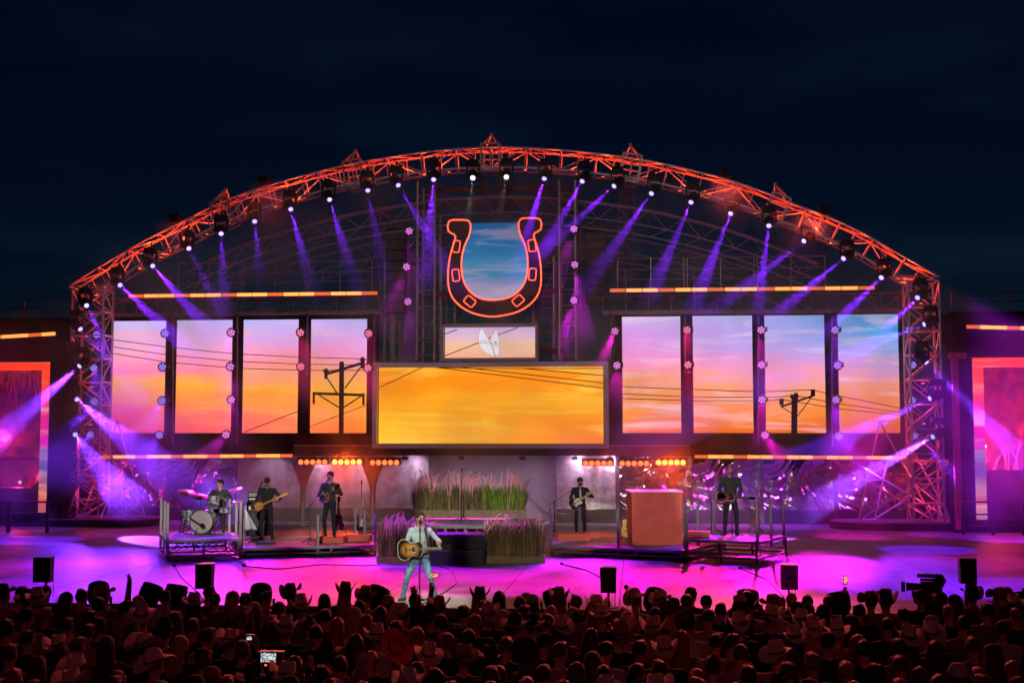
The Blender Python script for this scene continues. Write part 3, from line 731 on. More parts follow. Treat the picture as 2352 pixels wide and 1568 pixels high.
for (px, py, rot) in ((1048, 566, 8), (1047, 632, -6), (1079, 692, -40), (1222, 564, -8), (1223, 630, 6), (1190, 690, 40)):
    c = at(px, py, HY-.14); a = R(rot); hw, hh = .13, .22
    if abs(rot) > 30: hw, hh = .15, .2; 
    pl = []
    for cx_, cz_, a0 in ((hw-.06, hh-.06, 0), (-hw+.06, hh-.06, 90), (-hw+.06, -hh+.06, 180), (hw-.06, -hh+.06, 270)):
        for k in range(4): pl.append((cx_+.06*math.cos(R(a0+30*k)), cz_+.06*math.sin(R(a0+30*k))))
    ca, sa = math.cos(-a), math.sin(-a); 
    if abs(rot) > 30: ca, sa = math.cos(-a+PI/2*0), math.sin(-a)
    if abs(rot) > 30:
        th = R(50) if rot < 0 else R(-50); ca, sa = math.cos(th), math.sin(th)
    pp = [Vector((c.x+x*ca-z*sa, c.y, c.z+x*sa+z*ca)) for x, z in pl]
    h_ = obj('nail_hole', MB().path(pp, .018, 5, closed=True), NEON, hs, True)
    s = MB()
    for k in range(4):
        z = -.12+.08*k; s.sphere((c.x-z*sa, c.y-.0, c.z+z*ca), .022, 6, 4)
    obj('studs', s, CHROME, h_, True)
    
# ================================================================== LIGHT FIXTURES
def lensmat(name, c, es, dark=.02): return mat(name, tuple(dark for _ in range(3)), .3, emit=c, es=es)
VIO = (.22, .012, 1); VIOLENS = lensmat('violet_lens', (.35, .28, 1), 3.0); WHLENS = lensmat('white_lens', (.9, 1, .85), 3)
HEADB = mat('moving_head_black', (.008, .008, .009), .5, spec=.3)
FL = 1290
POOLS = []
def moving_head(px, py, slope, col=VIO, lens=VIOLENS, pw=3000, ang=6.5, where='', fy=FL, up=None, sidem=False, tgt=None, Y=None, hidden=False):
    L = at(px, py, Y or AY-.45)
    T = tgt if tgt is not None else onz(px+slope*(fy-py), fy)
    d = (T-L).normalized()
    base = L-d*.42+Vector((0, 0, .05))
    t = thing('moving_head_light', 'black moving head light '+where, 'stage light', L, 0, 'moving head lights hung under the arch')
    q = d.to_track_quat('Z', 'Y').to_matrix()
    c = L-d*.28
    s = MB().box(c+Vector((0, 0, .48)), (.42, .3, .2)); s.tube(c+Vector((0, 0, .55)), c+Vector((0, .1, .78)), .03)
    obj('base', s, HEADB, t, True)
    s = MB()
    for sx in (-1, 1): s.box(c+Vector((sx*.235, 0, .2)), (.05, .16, .52))
    s.box(c+Vector((0, 0, .37)), (.48, .14, .05))
    obj('yoke', s, HEADB, t, True)
    s = MB().lathe([(.0, -.30), (.13, -.28), (.18, -.18), (.19, 0), (.16, .12), (.15, .27), (.0, .265)], c, q, 14)
    s.lathe([(.195, -.06), (.2, -.02), (.195, .02)], c, q, 14)
    obj('head', s, HEADB, t, True, True)
    obj('lens', MB().lathe([(.0, .285), (.085, .28), (.09, .27)], c, q, 14), lens, t, True)
    spot('beam_lamp', L+d*.12, T, col, pw, ang, .35, .05, t)
    return t
order = ['first','second','third','fourth','fifth','sixth','seventh','eighth','ninth','tenth','eleventh','twelfth','thirteenth','fourteenth','fifteenth','sixteenth','seventeenth','eighteenth','nineteenth','twentieth','twenty-first','twenty-second','twenty-third','twenty-fourth']
ARCHL = [(199, 702, .5, .5), (276, 655, 1.05, 2.2), (351, 611, .89, 1.2), (434, 571, .5, .3), (508, 537, .05, .5), (585, 509, .1, .25), (668, 481, .27, .6), (757, 459, .3, .6), (845, 438, .2, .25),
         (915, 426, .6, .6), (996, 413, -.09, 1.4), (1086, 409, None, .25), (1163, 407, None, .2), (1250, 411, -.31, 1.1), (1337, 417, -.57, 1), (1410, 428, -1.1, 1), (1496, 445, -.7, .8), (1587, 465, -.44, 1),
         (1678, 491, -.4, 1.1), (1766, 519, -.13, 1), (1846, 554, -1.3, .9), (1937, 594, -1.2, 1.4), (2024, 638, -1.03, 1.1), (2107, 684, -1.0, 1.3)]
SINGER = onz(964, 1382)
KB = 30000
for i, (px, py, sl, pw) in enumerate(ARCHL):
    w = 'under the arch, %s from the left' % order[i]
    if sl is None: moving_head(px, py, 0, (.75, 1, .7), WHLENS, 9000*pw, 4.5, w+', shining pale white', tgt=SINGER+Vector((.1 if i == 11 else .4, 0, 0)))
    else: moving_head(px, py, sl, VIO, VIOLENS, KB*pw, 7, w)
TL = [(185, 756, .9, .3, 1240), (182, 841, -1.15, 2.2, 1240), (177, 917, 1.22, 1.7, 1240), (173, 998, .77, 3.0, 1240)]
BV = (.2, .035, 1)
for i, (px, py, sl, pw, fy) in enumerate(TL):
    moving_head(px, py, sl, BV, VIOLENS, KB*pw*1.1, 14 if i else 8, 'on the left tower, %s from the top' % order[i], fy=fy)
TR = [(2122, 745, -2.5, .8, 1240), (2129, 833, 1.0, 1.8, 1240), (2135, 915, -2.1, 1.4, 1240), (2142, 1003, -1.75, 3.6, 1240)]
for i, (px, py, sl, pw, fy) in enumerate(TR):
    moving_head(px, py, sl, BV if i < 3 else (.3, .06, 1), VIOLENS, KB*pw, 11, 'on the right tower, %s from the top' % order[i], fy=fy)
# black boxes (speakers) above the arch
for px, py, l in ((606, 416, 'left of the top'), (403, 503, 'far down the left slope'), (1667, 398, 'right of the top'), (1894, 484, 'far down the right slope')):
    p = at(px, py, AY+.3); t = thing('arch_box', 'small black box standing on the arch, '+l, 'box', p, 0, 'black boxes standing on top of the arch')
    s = MB().box((0, 0, 0), (.36, .34, .36), (0, -.1, 0)); obj('case', s, HEADB, t); obj('clamp', MB().tube((0, 0, -.18), (0, 0, -.36), .04), HEADB, t)
# ---- round wash lights with seven cells
def hexcells(r):
    P = [(0, 0)]+[(r*math.cos(PI/3*k+.3), r*math.sin(PI/3*k+.3)) for k in range(6)]
    return P
WL_MATS = {}
def wash(px, py, ci, colr, sl, pw, ang, where, Y=47.35, fy=FL, tgtx=None):
    L = at(px, py, Y)
    T = onz(px+sl*(fy-py), fy)
    fdir = (CAM+Vector((0, 0, -2))-L).normalized(); bd = (T-L).normalized()
    d = (fdir*.85+bd*.55).normalized()           # the lens looks partly toward the house
    q = d.to_track_quat('Z', 'Y').to_matrix()
    t = thing('wash_light', 'round honeycomb wash light '+where, 'stage light', L, 0, 'round seven-cell wash lights')
    c = L-d*.16
    s = MB().lathe([(.0, -.20), (.1, -.19), (.155, -.12), (.175, .02), (.18, .15), (.165, .16), (.155, .135), (.0, .13)], c, q, 16)
    obj('body', s, HEADB, t, True, True)
    s = MB()
    for x, y in hexcells(.098):
        s.lathe([(.044, 0), (.03, .012), (0, .015)], c+q @ Vector((x, y, .138)), q, 6)
    if ci not in WL_MATS:
        WL_MATS[ci] = lensmat('wash_cell_'+ci, tuple(min(1, x*.75+.22) for x in colr), 1.35)
    obj('cells', s, WL_MATS[ci], t, True)
    s = MB(); s.box(c+Vector((.21, .04, 0)), (.03, .08, .2)); s.box(c+Vector((.21, .15, 0)), (.05, .2, .05)); obj('bracket', s, HEADB, t, True)
    if pw > 0: spot('wash_lamp', L+bd*.12, T, colr, pw, ang, .5, .09, t)
    return t
CC = {'blue': (.16, .022, 1), 'violet': (.42, .012, 1), 'magenta': (1, .003, .62), 'rose': (1, .006, .22), 'pink': (.85, .004, .9)}
KW = 2300
def poles(name_, px, py0, py1, where, Y=47.9):
    a, b = at(px, py0, Y), at(px, py1, Y); t = thing('light_pole', 'thin vertical pipe carrying wash lights '+where, 'pole', b, 0, 'vertical pipes carrying the wash lights')
    obj('pipe', MB().tube(b, a, .03, n=8), RUST, t, True); obj('clamp', MB().box(a, (.12, .14, .1)), HEADB, t, True)
colsW = [
 ('at the far left edge of the screens', 'blue', [(222, 769, .4, 1.2, 16), (215, 845, .3, 1.2, 18), (216, 922, -.9, 2.2, 20), (208, 998, -.8, 2.2, 20)], 240, 12),
 ('between the first and second tall screens', 'blue', [(379, 766, -.55, 3.0, 11), (373, 843, -.2, .6, 16), (372, 920, -.5, 1.5, 12), (366, 999, -.7, 1.8, 14)], 397, 12),
 ('between the second and third tall screens', 'magenta', [(531, 764, -.3, 1.2, 13), (529, 842, -.1, 1, 16), (531, 918, .1, 1, 16), (519, 998, -.8, 1.3, 13)], 545, 14),
 ('between the third and fourth tall screens', 'rose', [(690, 764, .1, .8, 16), (691, 842, .1, .9, 18)], 706, 12),
 ('left of the golden screen', 'rose', [(847, 766, .1, .6, 16), (845, 845, .1, .9, 18)], 860, 12),
 ('on the scaffold left of the horseshoe', 'pink', [(940, 531, .05, .7, 10), (934, 613, -.42, 1.0, 10), (937, 693, .08, 1.0, 10)], 938, 8),
 ('on the scaffold right of the horseshoe', 'pink', [(1318, 526, -.3, 1.2, 9), (1320, 608, .12, 3.2, 9), (1318, 690, -.28, 3.2, 9)], 1333, 8),
 ('right of the golden screen', 'magenta', [(1412, 761, -.45, 3.4, 9), (1417, 839, .0, 1.4, 14)], 1402, 12),
 ('between the first two right tall screens', 'rose', [(1578, 758, .0, 2.4, 10), (1580, 838, .2, 1.2, 14)], 1574, 12),
 ('between the middle two right tall screens', 'magenta', [(1748, 758, .0, 2.4, 9), (1749, 838, .35, 1.2, 12), (1750, 918, .0, 2.4, 10), (1757, 999, .7, 1.8, 12)], 1742, 14),
 ('between the last two right tall screens', 'violet', [(1918, 758, 0, 1.6, 9), (1924, 839, .55, 1.0, 12), (1920, 918, .0, 2.4, 9), (1927, 1001, .8, 2.8, 11)], 1911, 14),
 ('at the far right edge of the screens', 'blue', [(2089, 758, .02, 2.4, 9), (2097, 839, 1.0, 3.2, 11), (2095, 920, .1, 1.4, 11), (2101, 1001, 1.05, 3.0, 13)], 2080, 12)]
for where, ck, lst, pxp, _ in colsW:
    for k, (px, py, sl, pw, ang) in enumerate(lst):
        c_ = CC[ck]
        if ck == 'magenta' and where.startswith('between the second'): c_ = (.85, .02, .75)
        wash(px, py, ck, c_, sl, KW*pw, ang+2, where+', '+('top', 'second from the top', 'third from the top', 'lowest')[k], Y=47.35 if 'scaffold' not in where else 47.9, fy=1300 if abs(sl) < .9 else 1230)
    Yp = 47.9 if 'scaffold' not in where else 48.3
    poles('p', pxp, 724 if 'scaffold' not in where else 480, lst[-1][1]+22, where, Yp)
# ---- blinder bars, five lamps each
BULB = lensmat('amber_bulb', (1, .17, .03), 9); BULB2 = lensmat('amber_bulb_dim', (1, .15, .04), 2.6)
def blinder(x0, x1, y, bright, where):
    Y = 47.3; a, b = at(x0, y, Y), at(x1, y, Y); c = (a+b)/2
    t = thing('blinder_bar', 'bar of five round amber lamps '+where, 'stage light', c, 0, 'bars of five amber lamps under the canopy')
    obj('housing', MB().box(c+Vector((0, .16, .05)), ((b-a).length+.3, .18, .28)), HEADB, t, True)
    for k in range(5):
        p = a.lerp(b, k/4); q = Vector((0, -1, -.12)).to_track_quat('Z', 'Y').to_matrix()
        r_ = obj('lamp_cup', MB().lathe([(.05, -.08), (.1, .0), (.108, .02), (.095, .01), (.04, -.06)], p+Vector((0, .06, 0)), q, 14), CHROME, t, True)
        obj('bulb', MB().lathe([(.085, -.01), (.06, .012), (0, .02)], p+Vector((0, .05, 0)), q, 12), BULB if bright else BULB2, r_, True)
    spot('amber_lamp', c+Vector((0, -.1, 0)), onz((x0+x1)/2, 1330), (1, .07, .010), (1000 if bright else 170), 110, .8, .15, t)
blinder(690, 745, 1061, False, 'under the canopy, leftmost'); blinder(768, 824, 1061, True, 'burning brightest on the left'); blinder(855, 910, 1062, False, 'left, nearest the tall grass')
blinder(1345, 1401, 1064, False, 'right, nearest the grey door'); blinder(1429, 1485, 1064, False, 'right, in the middle of three'); blinder(1513, 1569, 1062, True, 'burning brightest on the right above the coral box')
# ---- long LED battens
LEDW = {}
def batten(x0, y0, x1, y1, where, Y=47.4, nseg=8, dim=0):
    a, b = at(x0, y0, Y), at(x1, y1, Y); t = thing('led_batten', 'long glowing orange light batten '+where, 'stage light', (a+b)/2, 0, 'long orange light battens')
    obj('rail', MB().bar(a+Vector((0, .07, -.01)), b+Vector((0, .07, -.01)), .06, .16), BLACK, t, True)
    s = MB(); s2 = MB(); d = (b-a)
    for k in range(nseg*2):
        u0, u1 = k/(nseg*2), (k+1)/(nseg*2)
        obj('led_segment', MB().bar(a+d*(u0+.002), a+d*(u1-.002), .05, .12), LEDB if k % 3 else LEDD, t, True)
    return t
LEDB = lensmat('amber_led', (1, .28, .06), 2.4); LEDD = lensmat('dim_amber_led', (1, .16, .04), 1.0)
batten(295, 680, 868, 673, 'above the left tall screens'); batten(1400, 667, 2010, 661, 'above the right tall screens')
batten(228, 1049, 672, 1046, 'under the left tall screens'); batten(1595, 1048, 2083, 1051, 'under the right tall screens')
# ------------------------------------------------------------------ side portals
def portal(px_in, px_far, pyt, pyb, band, sgn, label, Y=46.5):
    # sgn -1 left of frame, +1 right ; px_in = inner edge (towards the stage)
    a = at(px_in, pyt, Y); b = at(px_in, pyb, Y); far = a.x+sgn*7.5; wb = abs(at(px_in+band, pyt, Y).x-a.x)
    zt_, zb_ = a.z, b.z
    t = thing('side_portal', label, 'stage wall', (a.x, Y, 0))
    topw = at(px_in, pyt-48, Y).z
    PM = picture('portal_picture', zb_, zt_, [(0, 'a04a68'), (.12, 'd05a38'), (.3, '60508a'), (.42, '80609a'), (.46, 'ff20c0'), (.7, 'ff3080'), (.8, 'ff4430'), (1, 'ff3c1c')], es=1.3, streak=.10)
    s = MB(); x0 = a.x
    s.box((x0+sgn*wb/2, Y, (zt_+zb_)/2), (wb, .3, zt_-zb_)); s.box((x0+sgn*(wb+(7.5-wb)/2), Y, zt_-wb*.42), (7.5-wb, .3, wb*.84))
    obj('picture_frame', s, PM, t, True)
    s = MB(); s.box((x0-sgn*.3, Y+.4, topw/2), (.6, 1.2, topw)); s.box((x0+sgn*3.75, Y+.45, (topw+zt_)/2+.02), (7.5, 1.2, topw-zt_)); s.box((x0+sgn*3.75, Y+.2, zb_/2-.03), (7.5, .8, zb_-.06))
    obj('dark_surround', s, BLACKM, t, True)
    s = MB().box((x0+sgn*3.9, Y+2.2, (zt_+zb_)/2), (8.2, .1, zt_-zb_)); obj('foil_backing', s, FOILR, t, True)
    s = MB()
    rnd = random.Random(3 if sgn < 0 else 5)
    for k in range(90):
        x = x0+sgn*(wb+.1+rnd.random()*6.5)
        if sgn < 0: z = zt_-wb*.8; dz = -rnd.uniform(.3, 1.6)
        else: z = zb_+(zt_-zb_)*.30; dz = rnd.uniform(.3, 1.1)
        y = Y+rnd.uniform(.5, 1.8); c1 = rnd.uniform(-.3, .3)
        s.path([(x, y, z), (x+c1*.3, y, z+dz*.5), (x+c1, y, z+dz)], [.022, .016, .006], 4)
    obj('grass_plumes', s, PLUME, t, True)
    if sgn > 0:
        obj('dark_planter', MB().box((x0+sgn*3.9, Y+1.2, zb_+(zt_-zb_)*.15), (7, 1.3, (zt_-zb_)*.3)), BLACKM, t, True)
    else:
        s = MB()
        s.box((x0-3, Y+1.0, zb_+(zt_-zb_)*.36), (6, .5, .1)); s.bar((x0-1.9, Y+.6, zb_), (x0-wb-.05, Y+.6, zb_+1.4), .14); s.box((x0-3.2, Y+1, zb_+.5), (5.5, .8, .9))
        obj('dark_shelves', s, mat('shelf_paint', (.1, .05, .09), .5), t, True)
    for k, (u, w) in enumerate(((.33, .45), (1.4, .2), (3.2, .5))):
        L = Vector((x0+sgn*(wb+u), Y+1.2, zb_+(zt_-zb_)*w)); l_ = obj('inner_lamp', MB().sphere(L, .07, 8, 6), lensmat('pink_white_lamp', (1, .55, .5), 5 if k < 2 and sgn > 0 else .8), t, True)
        point('inner_glow', L+Vector((0, -.15, 0)), (1, .04, .13), 520 if sgn > 0 else 110, .1, t)
    return t, x0, topw
FOILR = mat('red_foil', (.6, .2, .3), .25, .8, noise=.95, nscale=3.5, bump=1, bscale=2.5)
PLUME = mat('pale_plume', (.75, .42, .5), .6)
pl_, xl0, tl0 = portal(121, 0, 832, 1180, -20, -1, 'left side portal with orange and magenta glowing frame and hanging grasses')
pr_, xr0, tr0 = portal(2229, 2352, 822, 1192, 26, 1, 'right side portal with coral to pink glowing frame and pink grasses')
batten(-120, 781, 127, 766, 'over the left side portal', 46, 4); batten(2220, 750, 2470, 757, 'over the right side portal', 46, 4)
# dark roof blocks behind the portals
for x, z, l in ((xl0-3.6, tl0, 'dark roof block over the left side portal'), (xr0+3.6, tr0, 'dark roof block over the right side portal')):
    t = thing('roof_block', l, 'roof', (x, 48.5, z)); obj('fascia', MB().box((0, .2, .5), (8, 2.6, .98)), BLACKM, t)
    s = MB(); 
    for k in range(5): s.tube((-4+k*2, -1.2, 1), (-4+k*2, -1.2, 1.7), .03)
    for z2 in (1.35, 1.68): s.tube((-4, -1.2, z2), (4, -1.2, z2), .02)
    obj('railing', s, STEEL, t)
# red inner post at right
p = at(2197, 1010, 46.2); t = thing('red_pillar', 'narrow coral red pillar beside the right side portal', 'pillar', (p.x, 46.2, 0)); s = MB(); zz = at(2197, 822, 46.2).z
s.box((0, 0, zz/2), (.2, .25, zz)); s.box((.1, 0, zz+.08), (.55, .3, .2)); obj('shaft', s, mat('coral_pillar', (.6, .12, .12), .5), t)
obj('foot', MB().box((0, 0, .05), (.34, .4, .1)), BLACKM, t)
# railings in front of the portals
def rail(px0, px1, py, zt_, label, n=3):
    a, b = onz(px0, py), onz(px1, py); t = thing('stage_railing', label, 'railing', (a+b)/2, 0, 'railings in front of the side portals'); s = MB(); q = MB()
    for z in (zt_, zt_*.62, zt_*.25): s.tube(a+Vector((0, 0, z)), b+Vector((0, 0, z)), .035)
    for k in range(n+1): p = a.lerp(b, k/n); obj('upright', MB().box(p+Vector((0, 0, zt_/2)), (.1, .1, zt_)), STEEL, t, True)
    obj('rails', s, STEEL, t, True)
rail(2212, 2420, 1227, 1.1, 'low dark railing in front of the right side portal'); rail(-70, 108, 1222, 1.05, 'low dark railing in front of the left side portal', 2)
# ------------------------------------------------------------------ wire star sculptures on oval plinths
STARM = mat('star_tube_steel', (.8, .7, .75), .35, .4)
def star(pts, off, base_px, label, plinth_label):
    c = onz(*base_px); Y = c.y
    pl = thing('oval_plinth', plinth_label, 'plinth', (c.x, c.y, 0), 0, 'dark plinths under the wire stars')
    poly = [((2.15 if abs(math.cos(a)) > .3 else 2.15)*math.copysign(abs(math.cos(a))**.55, math.cos(a)), 1.35*math.copysign(abs(math.sin(a))**.7, math.sin(a))) for a in [2*PI*k/40 for k in range(40)]]
    s = MB(); V = [(x, y, .0) for x, y in poly]+[(x*1.03, y*1.03, .26) for x, y in poly]; nn = 40
    s.add(V, [(i, (i+1) % nn, nn+(i+1) % nn, nn+i) for i in range(nn)]+[tuple(range(nn, 2*nn))]); obj('top_slab', s, mat('plum_plinth_top', (.22, .1, .12), .55), pl)
    s = MB(); V = [(x*1.045, y*1.045, .0) for x, y in poly]+[(x*1.045, y*1.045, .24) for x, y in poly]
    s.add(V, [(i, (i+1) % nn, nn+(i+1) % nn, nn+i) for i in range(nn)]); obj('black_skirt', s, BLACKM, pl)
    t = thing('wire_star', label, 'sculpture', (c.x, c.y, .26), 0, 'five-pointed wire stars on plinths')
    A = [at(x, y, Y-.3) for x, y in pts]; B = [at(x+off[0], y+off[1], Y+.75) for x, y in pts]
    for Q in (A, B):
        for k in (3, 4):                       # feet stand on the plinth
            Q[k].z = .28
    s = MB(); r = .038
    for Q in (A, B):
        for i, j in ((0, 3), (0, 4), (1, 2), (1, 4), (2, 3)): s.tube(Q[i], Q[j], r)
    obj('star_outline', s, STARM, t, True)
    for i in range(5): obj('cross_bar', MB().tube(A[i], B[i], r), STARM, t, True)
    def X(Q, i, j, k, l):
        p, d, q, e = Q[i], Q[j]-Q[i], Q[k], Q[l]-Q[k]; den = d.x*e.z-d.z*e.x
        u = ((q.x-p.x)*e.z-(q.z-p.z)*e.x)/den; return p+d*u
    for ijkl in ((0, 3, 1, 2), (0, 4, 1, 2), (0, 3, 1, 4), (0, 4, 2, 3), (1, 4, 2, 3)): obj('cross_bar', MB().tube(X(A, *ijkl), X(B, *ijkl), r*.8), STARM, t, True)
    # small clear film panels in the tips
    s = MB(); q = 1 if pts[2][0] > 1500 else 0
    tip = 2 if q else 1
    a0 = A[tip]; b0 = B[tip]; ea = a0.lerp(A[3 if q else 4], .17); eb = b0.lerp(B[3 if q else 4], .17)
    s.add([a0, b0, eb, ea], [(0, 1, 2, 3)])
    obj('film_panel', s, mat('silver_film', (.8, .8, .85), .2, .9), t, True)
star([(2020, 967), (1905, 1053), (2183, 1060), (1978, 1212), (2128, 1212)][:1]+[(1912, 1056), (2183, 1060), (1972, 1212), (2146, 1212)], (38, -2), (2052, 1212), 'tall wire frame star at the right side of the stage', 'dark oval plinth under the right wire star')
star([(234, 968), (112, 1054), (384, 1056), (152, 1203), (296, 1203)], (36, -2), (240, 1204), 'tall wire frame star in violet haze at the left side of the stage', 'dark oval plinth under the left wire star')
# ------------------------------------------------------------------ loudspeakers on poles along the stage lip
def pole_speaker(px0, px1, py0, py1, label, tilt=0):
    Y = onz(1176, 1392).y; Y = onz(px0, 1394).y
    a, b = at(px0, py0, Y), at(px1, py1, Y); w = abs(b.x-a.x); h = a.z-b.z; c = (a+b)/2
    t = thing('pole_speaker', label, 'loudspeaker', (c.x, Y, 0), 0, 'black loudspeakers on poles at the stage lip')
    s = MB(); W = w/2; V = []
    for z in (-h/2, h/2):
        for x, y in ((-W, -.12), (W, -.12), (W, .06), (W*.62, .2), (-W*.62, .2), (-W, .06)): V.append((x*(1 if z > 0 else .96), y, z))
    n = 6; s.add([Vector(v)+c-Vector((0, .1, 0)) for v in V], [(i, (i+1) % n, n+(i+1) % n, n+i) for i in range(n)]+[tuple(range(n-1, -1, -1)), tuple(range(n, 2*n))])
    o_ = obj('cabinet', s, PLASTIC, t, True)
    obj('handle', MB().box(c+Vector((0, -.235, .02)), (.1, .015, .03)), BLACK, o_, True)
    s = MB(); s.tube((c.x, Y, 0.0), (c.x, Y, b.z-.18), .03, n=8); s.tube((c.x, Y, b.z-.2), (c.x, Y, b.z+.02), .02, n=8); s.box((c.x, Y, b.z-.22), (.07, .07, .1)); obj('pole', s, BLACK, t, True)
    obj('base_plate', MB().lathe([(.2, 0), (.2, .02), (0, .025)], (c.x, Y, 0), None, 14), BLACK, t, True)
    obj('cable', MB().path([(c.x+w*.4, Y+.02, b.z), (c.x+w*.42, Y, b.z-.3), (c.x+.06, Y-.02, .3), (c.x+.05, Y, .02)], .007, 4), BLACK, t, True)
pole_speaker(88, 126, 1277, 1334, 'black pole speaker farthest left on the stage lip'); pole_speaker(457, 494, 1292, 1349, 'black pole speaker in front of the drum riser')
pole_speaker(1379, 1416, 1300, 1358, 'black pole speaker right of the singer near the stage middle'); pole_speaker(1791, 1831, 1294, 1351, 'black pole speaker in front of the right riser corner')
pole_speaker(2198, 2238, 1280, 1337, 'black pole speaker farthest right on the stage lip')
# floor moving heads along the lip, seen from behind
for i, px in enumerate((195, 320, 383, 588, 863, 1277, 1503, 1711, 1914, 2122, 2300)):
    p = onz(px, 1400); p = Vector((p.x, SY0-.36, -.22))
    t = thing('floor_light', 'large black light on its yoke at the stage lip, %s from the left' % order[i], 'stage light', p, 0, 'large black lights along the stage lip')
    obj('base', MB().box((0, 0, .1), (.4, .34, .2)), HEADB, t)
    s = MB()
    s.path([(-.26, 0, .4), (-.25, 0, .24), (-.1, 0, .2), (.1, 0, .2), (.25, 0, .24), (.26, 0, .4)], .025, 6)
    obj('yoke', s, HEADB, t)
    a = (-.3, .25, .1, -.15, .3)[i % 5]; q = (Matrix.Rotation(a, 3, 'Y') @ Matrix.Rotation(R(-35+10*(i % 3)), 3, 'X'))
    obj('head', MB().lathe([(.0, -.2), (.13, -.19), (.2, -.1), (.215, .08), (.2, .2), (.0, .2)], (0, 0, .43), q, 16), HEADB, t, smooth=True)
# small camera on a thin stand (right of the middle pole speaker)
p = onz(1441, 1400); t = thing('small_mic', 'thin microphone on a stand poking up at the stage lip', 'microphone', p); a = at(1440, 1348, p.y)
obj('stand', MB().tube((0, 0, 0), (-.02, 0, a.z-.05), .012), BLACK, t); obj('capsule', MB().sphere((-.02, 0, a.z), .05, 8, 6), CHROME, t)
# ------------------------------------------------------------------ front key lights from the grandstand roof behind the camera
def key(target, pos, col, pw, ang, bl=.2, r=.15):
    return spot('house_or_fill_spot', pos, target, col, pw, ang, bl, r)  # used for the house spots and for the added fills
WHT = (.9, 1.0, .86)
key(SINGER+Vector((0, 0, .9)), (-6.5, 8, 17), WHT, 11000, 5.0, .12)
key(SINGER+Vector((0, 0, .9)), (15, 8, 17), WHT, 9000, 5.0, .12)
key(SINGER+Vector((0, 0, 1.0)), (3, 1, 10), WHT, 9000, 4.4, .3)
for px, py, pw in ((478, 1200, 1.0), (615, 1200, 1.1), (757, 1195, 1.1), (1333, 1200, 1.1), (1520, 1210, .85), (1680, 1190, 1.1)):
    p = onz(px, 1235, .3); key(p+Vector((0, 0, .8)), (p.x*.3+3, 1, 9), (1, .97, .8), 19000*pw, 5.2, .35)
key(onz(1085, 1190, .83)+Vector((0, 0, .45)), (4, 1, 9), (1, .97, .75), 38000, 5.5, .4)
# unseen wash lamps added under the canopy to light the back wall
for k, (px, pw) in enumerate(((590, .5), (700, .8), (800, 1), (930, .9), (1060, 1), (1200, 1), (1320, .8), (1400, .9), (1500, .7), (1700, .5))):
    p = at(px, 1052, 48.35); t = thing('added_wash_lamp', 'small pale lamp under the canopy edge, %s from the left' % order[k], 'stage light', p, 0, 'small wash lamps under the canopy')
    obj('housing', MB().box((0, 0, 0), (.22, .14, .12)), HEADB, t); obj('bracket', MB().box((0, 0, .1), (.05, .05, .1)), HEADB, t)
    spot('wall_fill', p+Vector((0, .1, -.08)), at(px, 1180, 50.5), (1, .62, .95), 105*pw, 120, .9, .08, t)

# coloured house spots making the pools on the stage floor
VI = (.15, .012, 1); MG = (1, .0, .6); RO = (1, .0, .16); PU = (.40, .0, 1)
for px, py, c_, pw, ang in ((60, 1240, VI, 2.8, 11), (210, 1292, PU, 2.4, 11), (400, 1238, RO, 1.0, 9), (330, 1345, VI, 1.0, 12), (80, 1350, PU, 1.7, 13), (560, 1335, MG, .9, 11), (720, 1310, RO, 1.0, 10), (900, 1305, PU, .7, 10), (1100, 1345, MG, 1.5, 13),
                            (1300, 1345, MG, 1.7, 13), (1480, 1345, RO, .9, 11), (1650, 1345, MG, 1.1, 12), (1900, 1290, PU, 2.4, 9), (1850, 1365, MG, .8, 12), (2130, 1262, VI, 2.6, 9), (2080, 1350, VI, 2.0, 12), (2300, 1350, VI, 2.2, 13), (2320, 1238, PU, 2.6, 9), (1750, 1235, MG, .7, 8), (1700, 1380, MG, 1.2, 11), (1960, 1232, MG, 1.4, 8), (2180, 1228, PU, 1.6, 9)):
    p = onz(px, py); key(p, (p.x*.9, p.y-9, 18), c_, 5200*pw*FLW, ang, .45)

key(onz(930, 1260, .4), (1, 1, 9), (1, .95, .6), 9000, 4.5, .4); key(onz(1180, 1260, .4), (6, 1, 9), (1, .95, .6), 11000, 4.5, .4)  # warm spots added to lift the lower planters out of silhouette
# dim pink fill added behind the camera, just reaching the crowd's backs
key(Vector((3.2, 17.5, -.5)), (9, -6, 13), (.95, .17, .28), 2600*CROWD_FILL, 52, .7, .6)

for k, (px, c_) in enumerate(((280, (.3, .03, 1)), (450, (.5, .02, 1)), (1640, (.8, .02, .9)), (1830, (.4, .03, 1)), (2010, (.25, .04, 1)))):  # unseen violet lamps added to wash the foil wall
    p = at(px, 1054, 48.7); t = thing('added_wash_lamp', 'small violet lamp above the foil wall, %s from the left' % order[k], 'stage light', p, 0, 'small violet wash lamps over the foil walls')
    obj('housing', MB().box((0, 0, 0), (.22, .14, .12)), HEADB, t); obj('bracket', MB().box((0, 0, .1), (.05, .05, .1)), HEADB, t)
    spot('wall_fill', p+Vector((0, 0, -.1)), at(px, 1200, 49.2), c_, 420, 140, .9, .1, t)
for k, (px, py, c_, pw) in enumerate(((40, 1215, VI, 1.6), (330, 1222, MG, 1.3), (1990, 1228, MG, 1.4), (2300, 1215, PU, 1.8), (1180, 1228, MG, .4), (60, 1300, MG, 1), (2250, 1290, MG, 1))):
    p = onz(px, py); key(p, (p.x*.9, p.y-10, 18), c_, 5200*pw*FLW*.6, 14, .8)

# broad dim fill added to pick out the pale steel behind the arch
for x in (-9, 1, 11): key(Vector((x, 49, 8.5)), (x*.4+3, 0, 13), (1, .82, .8), 5200*STL, 24, .9, .4)
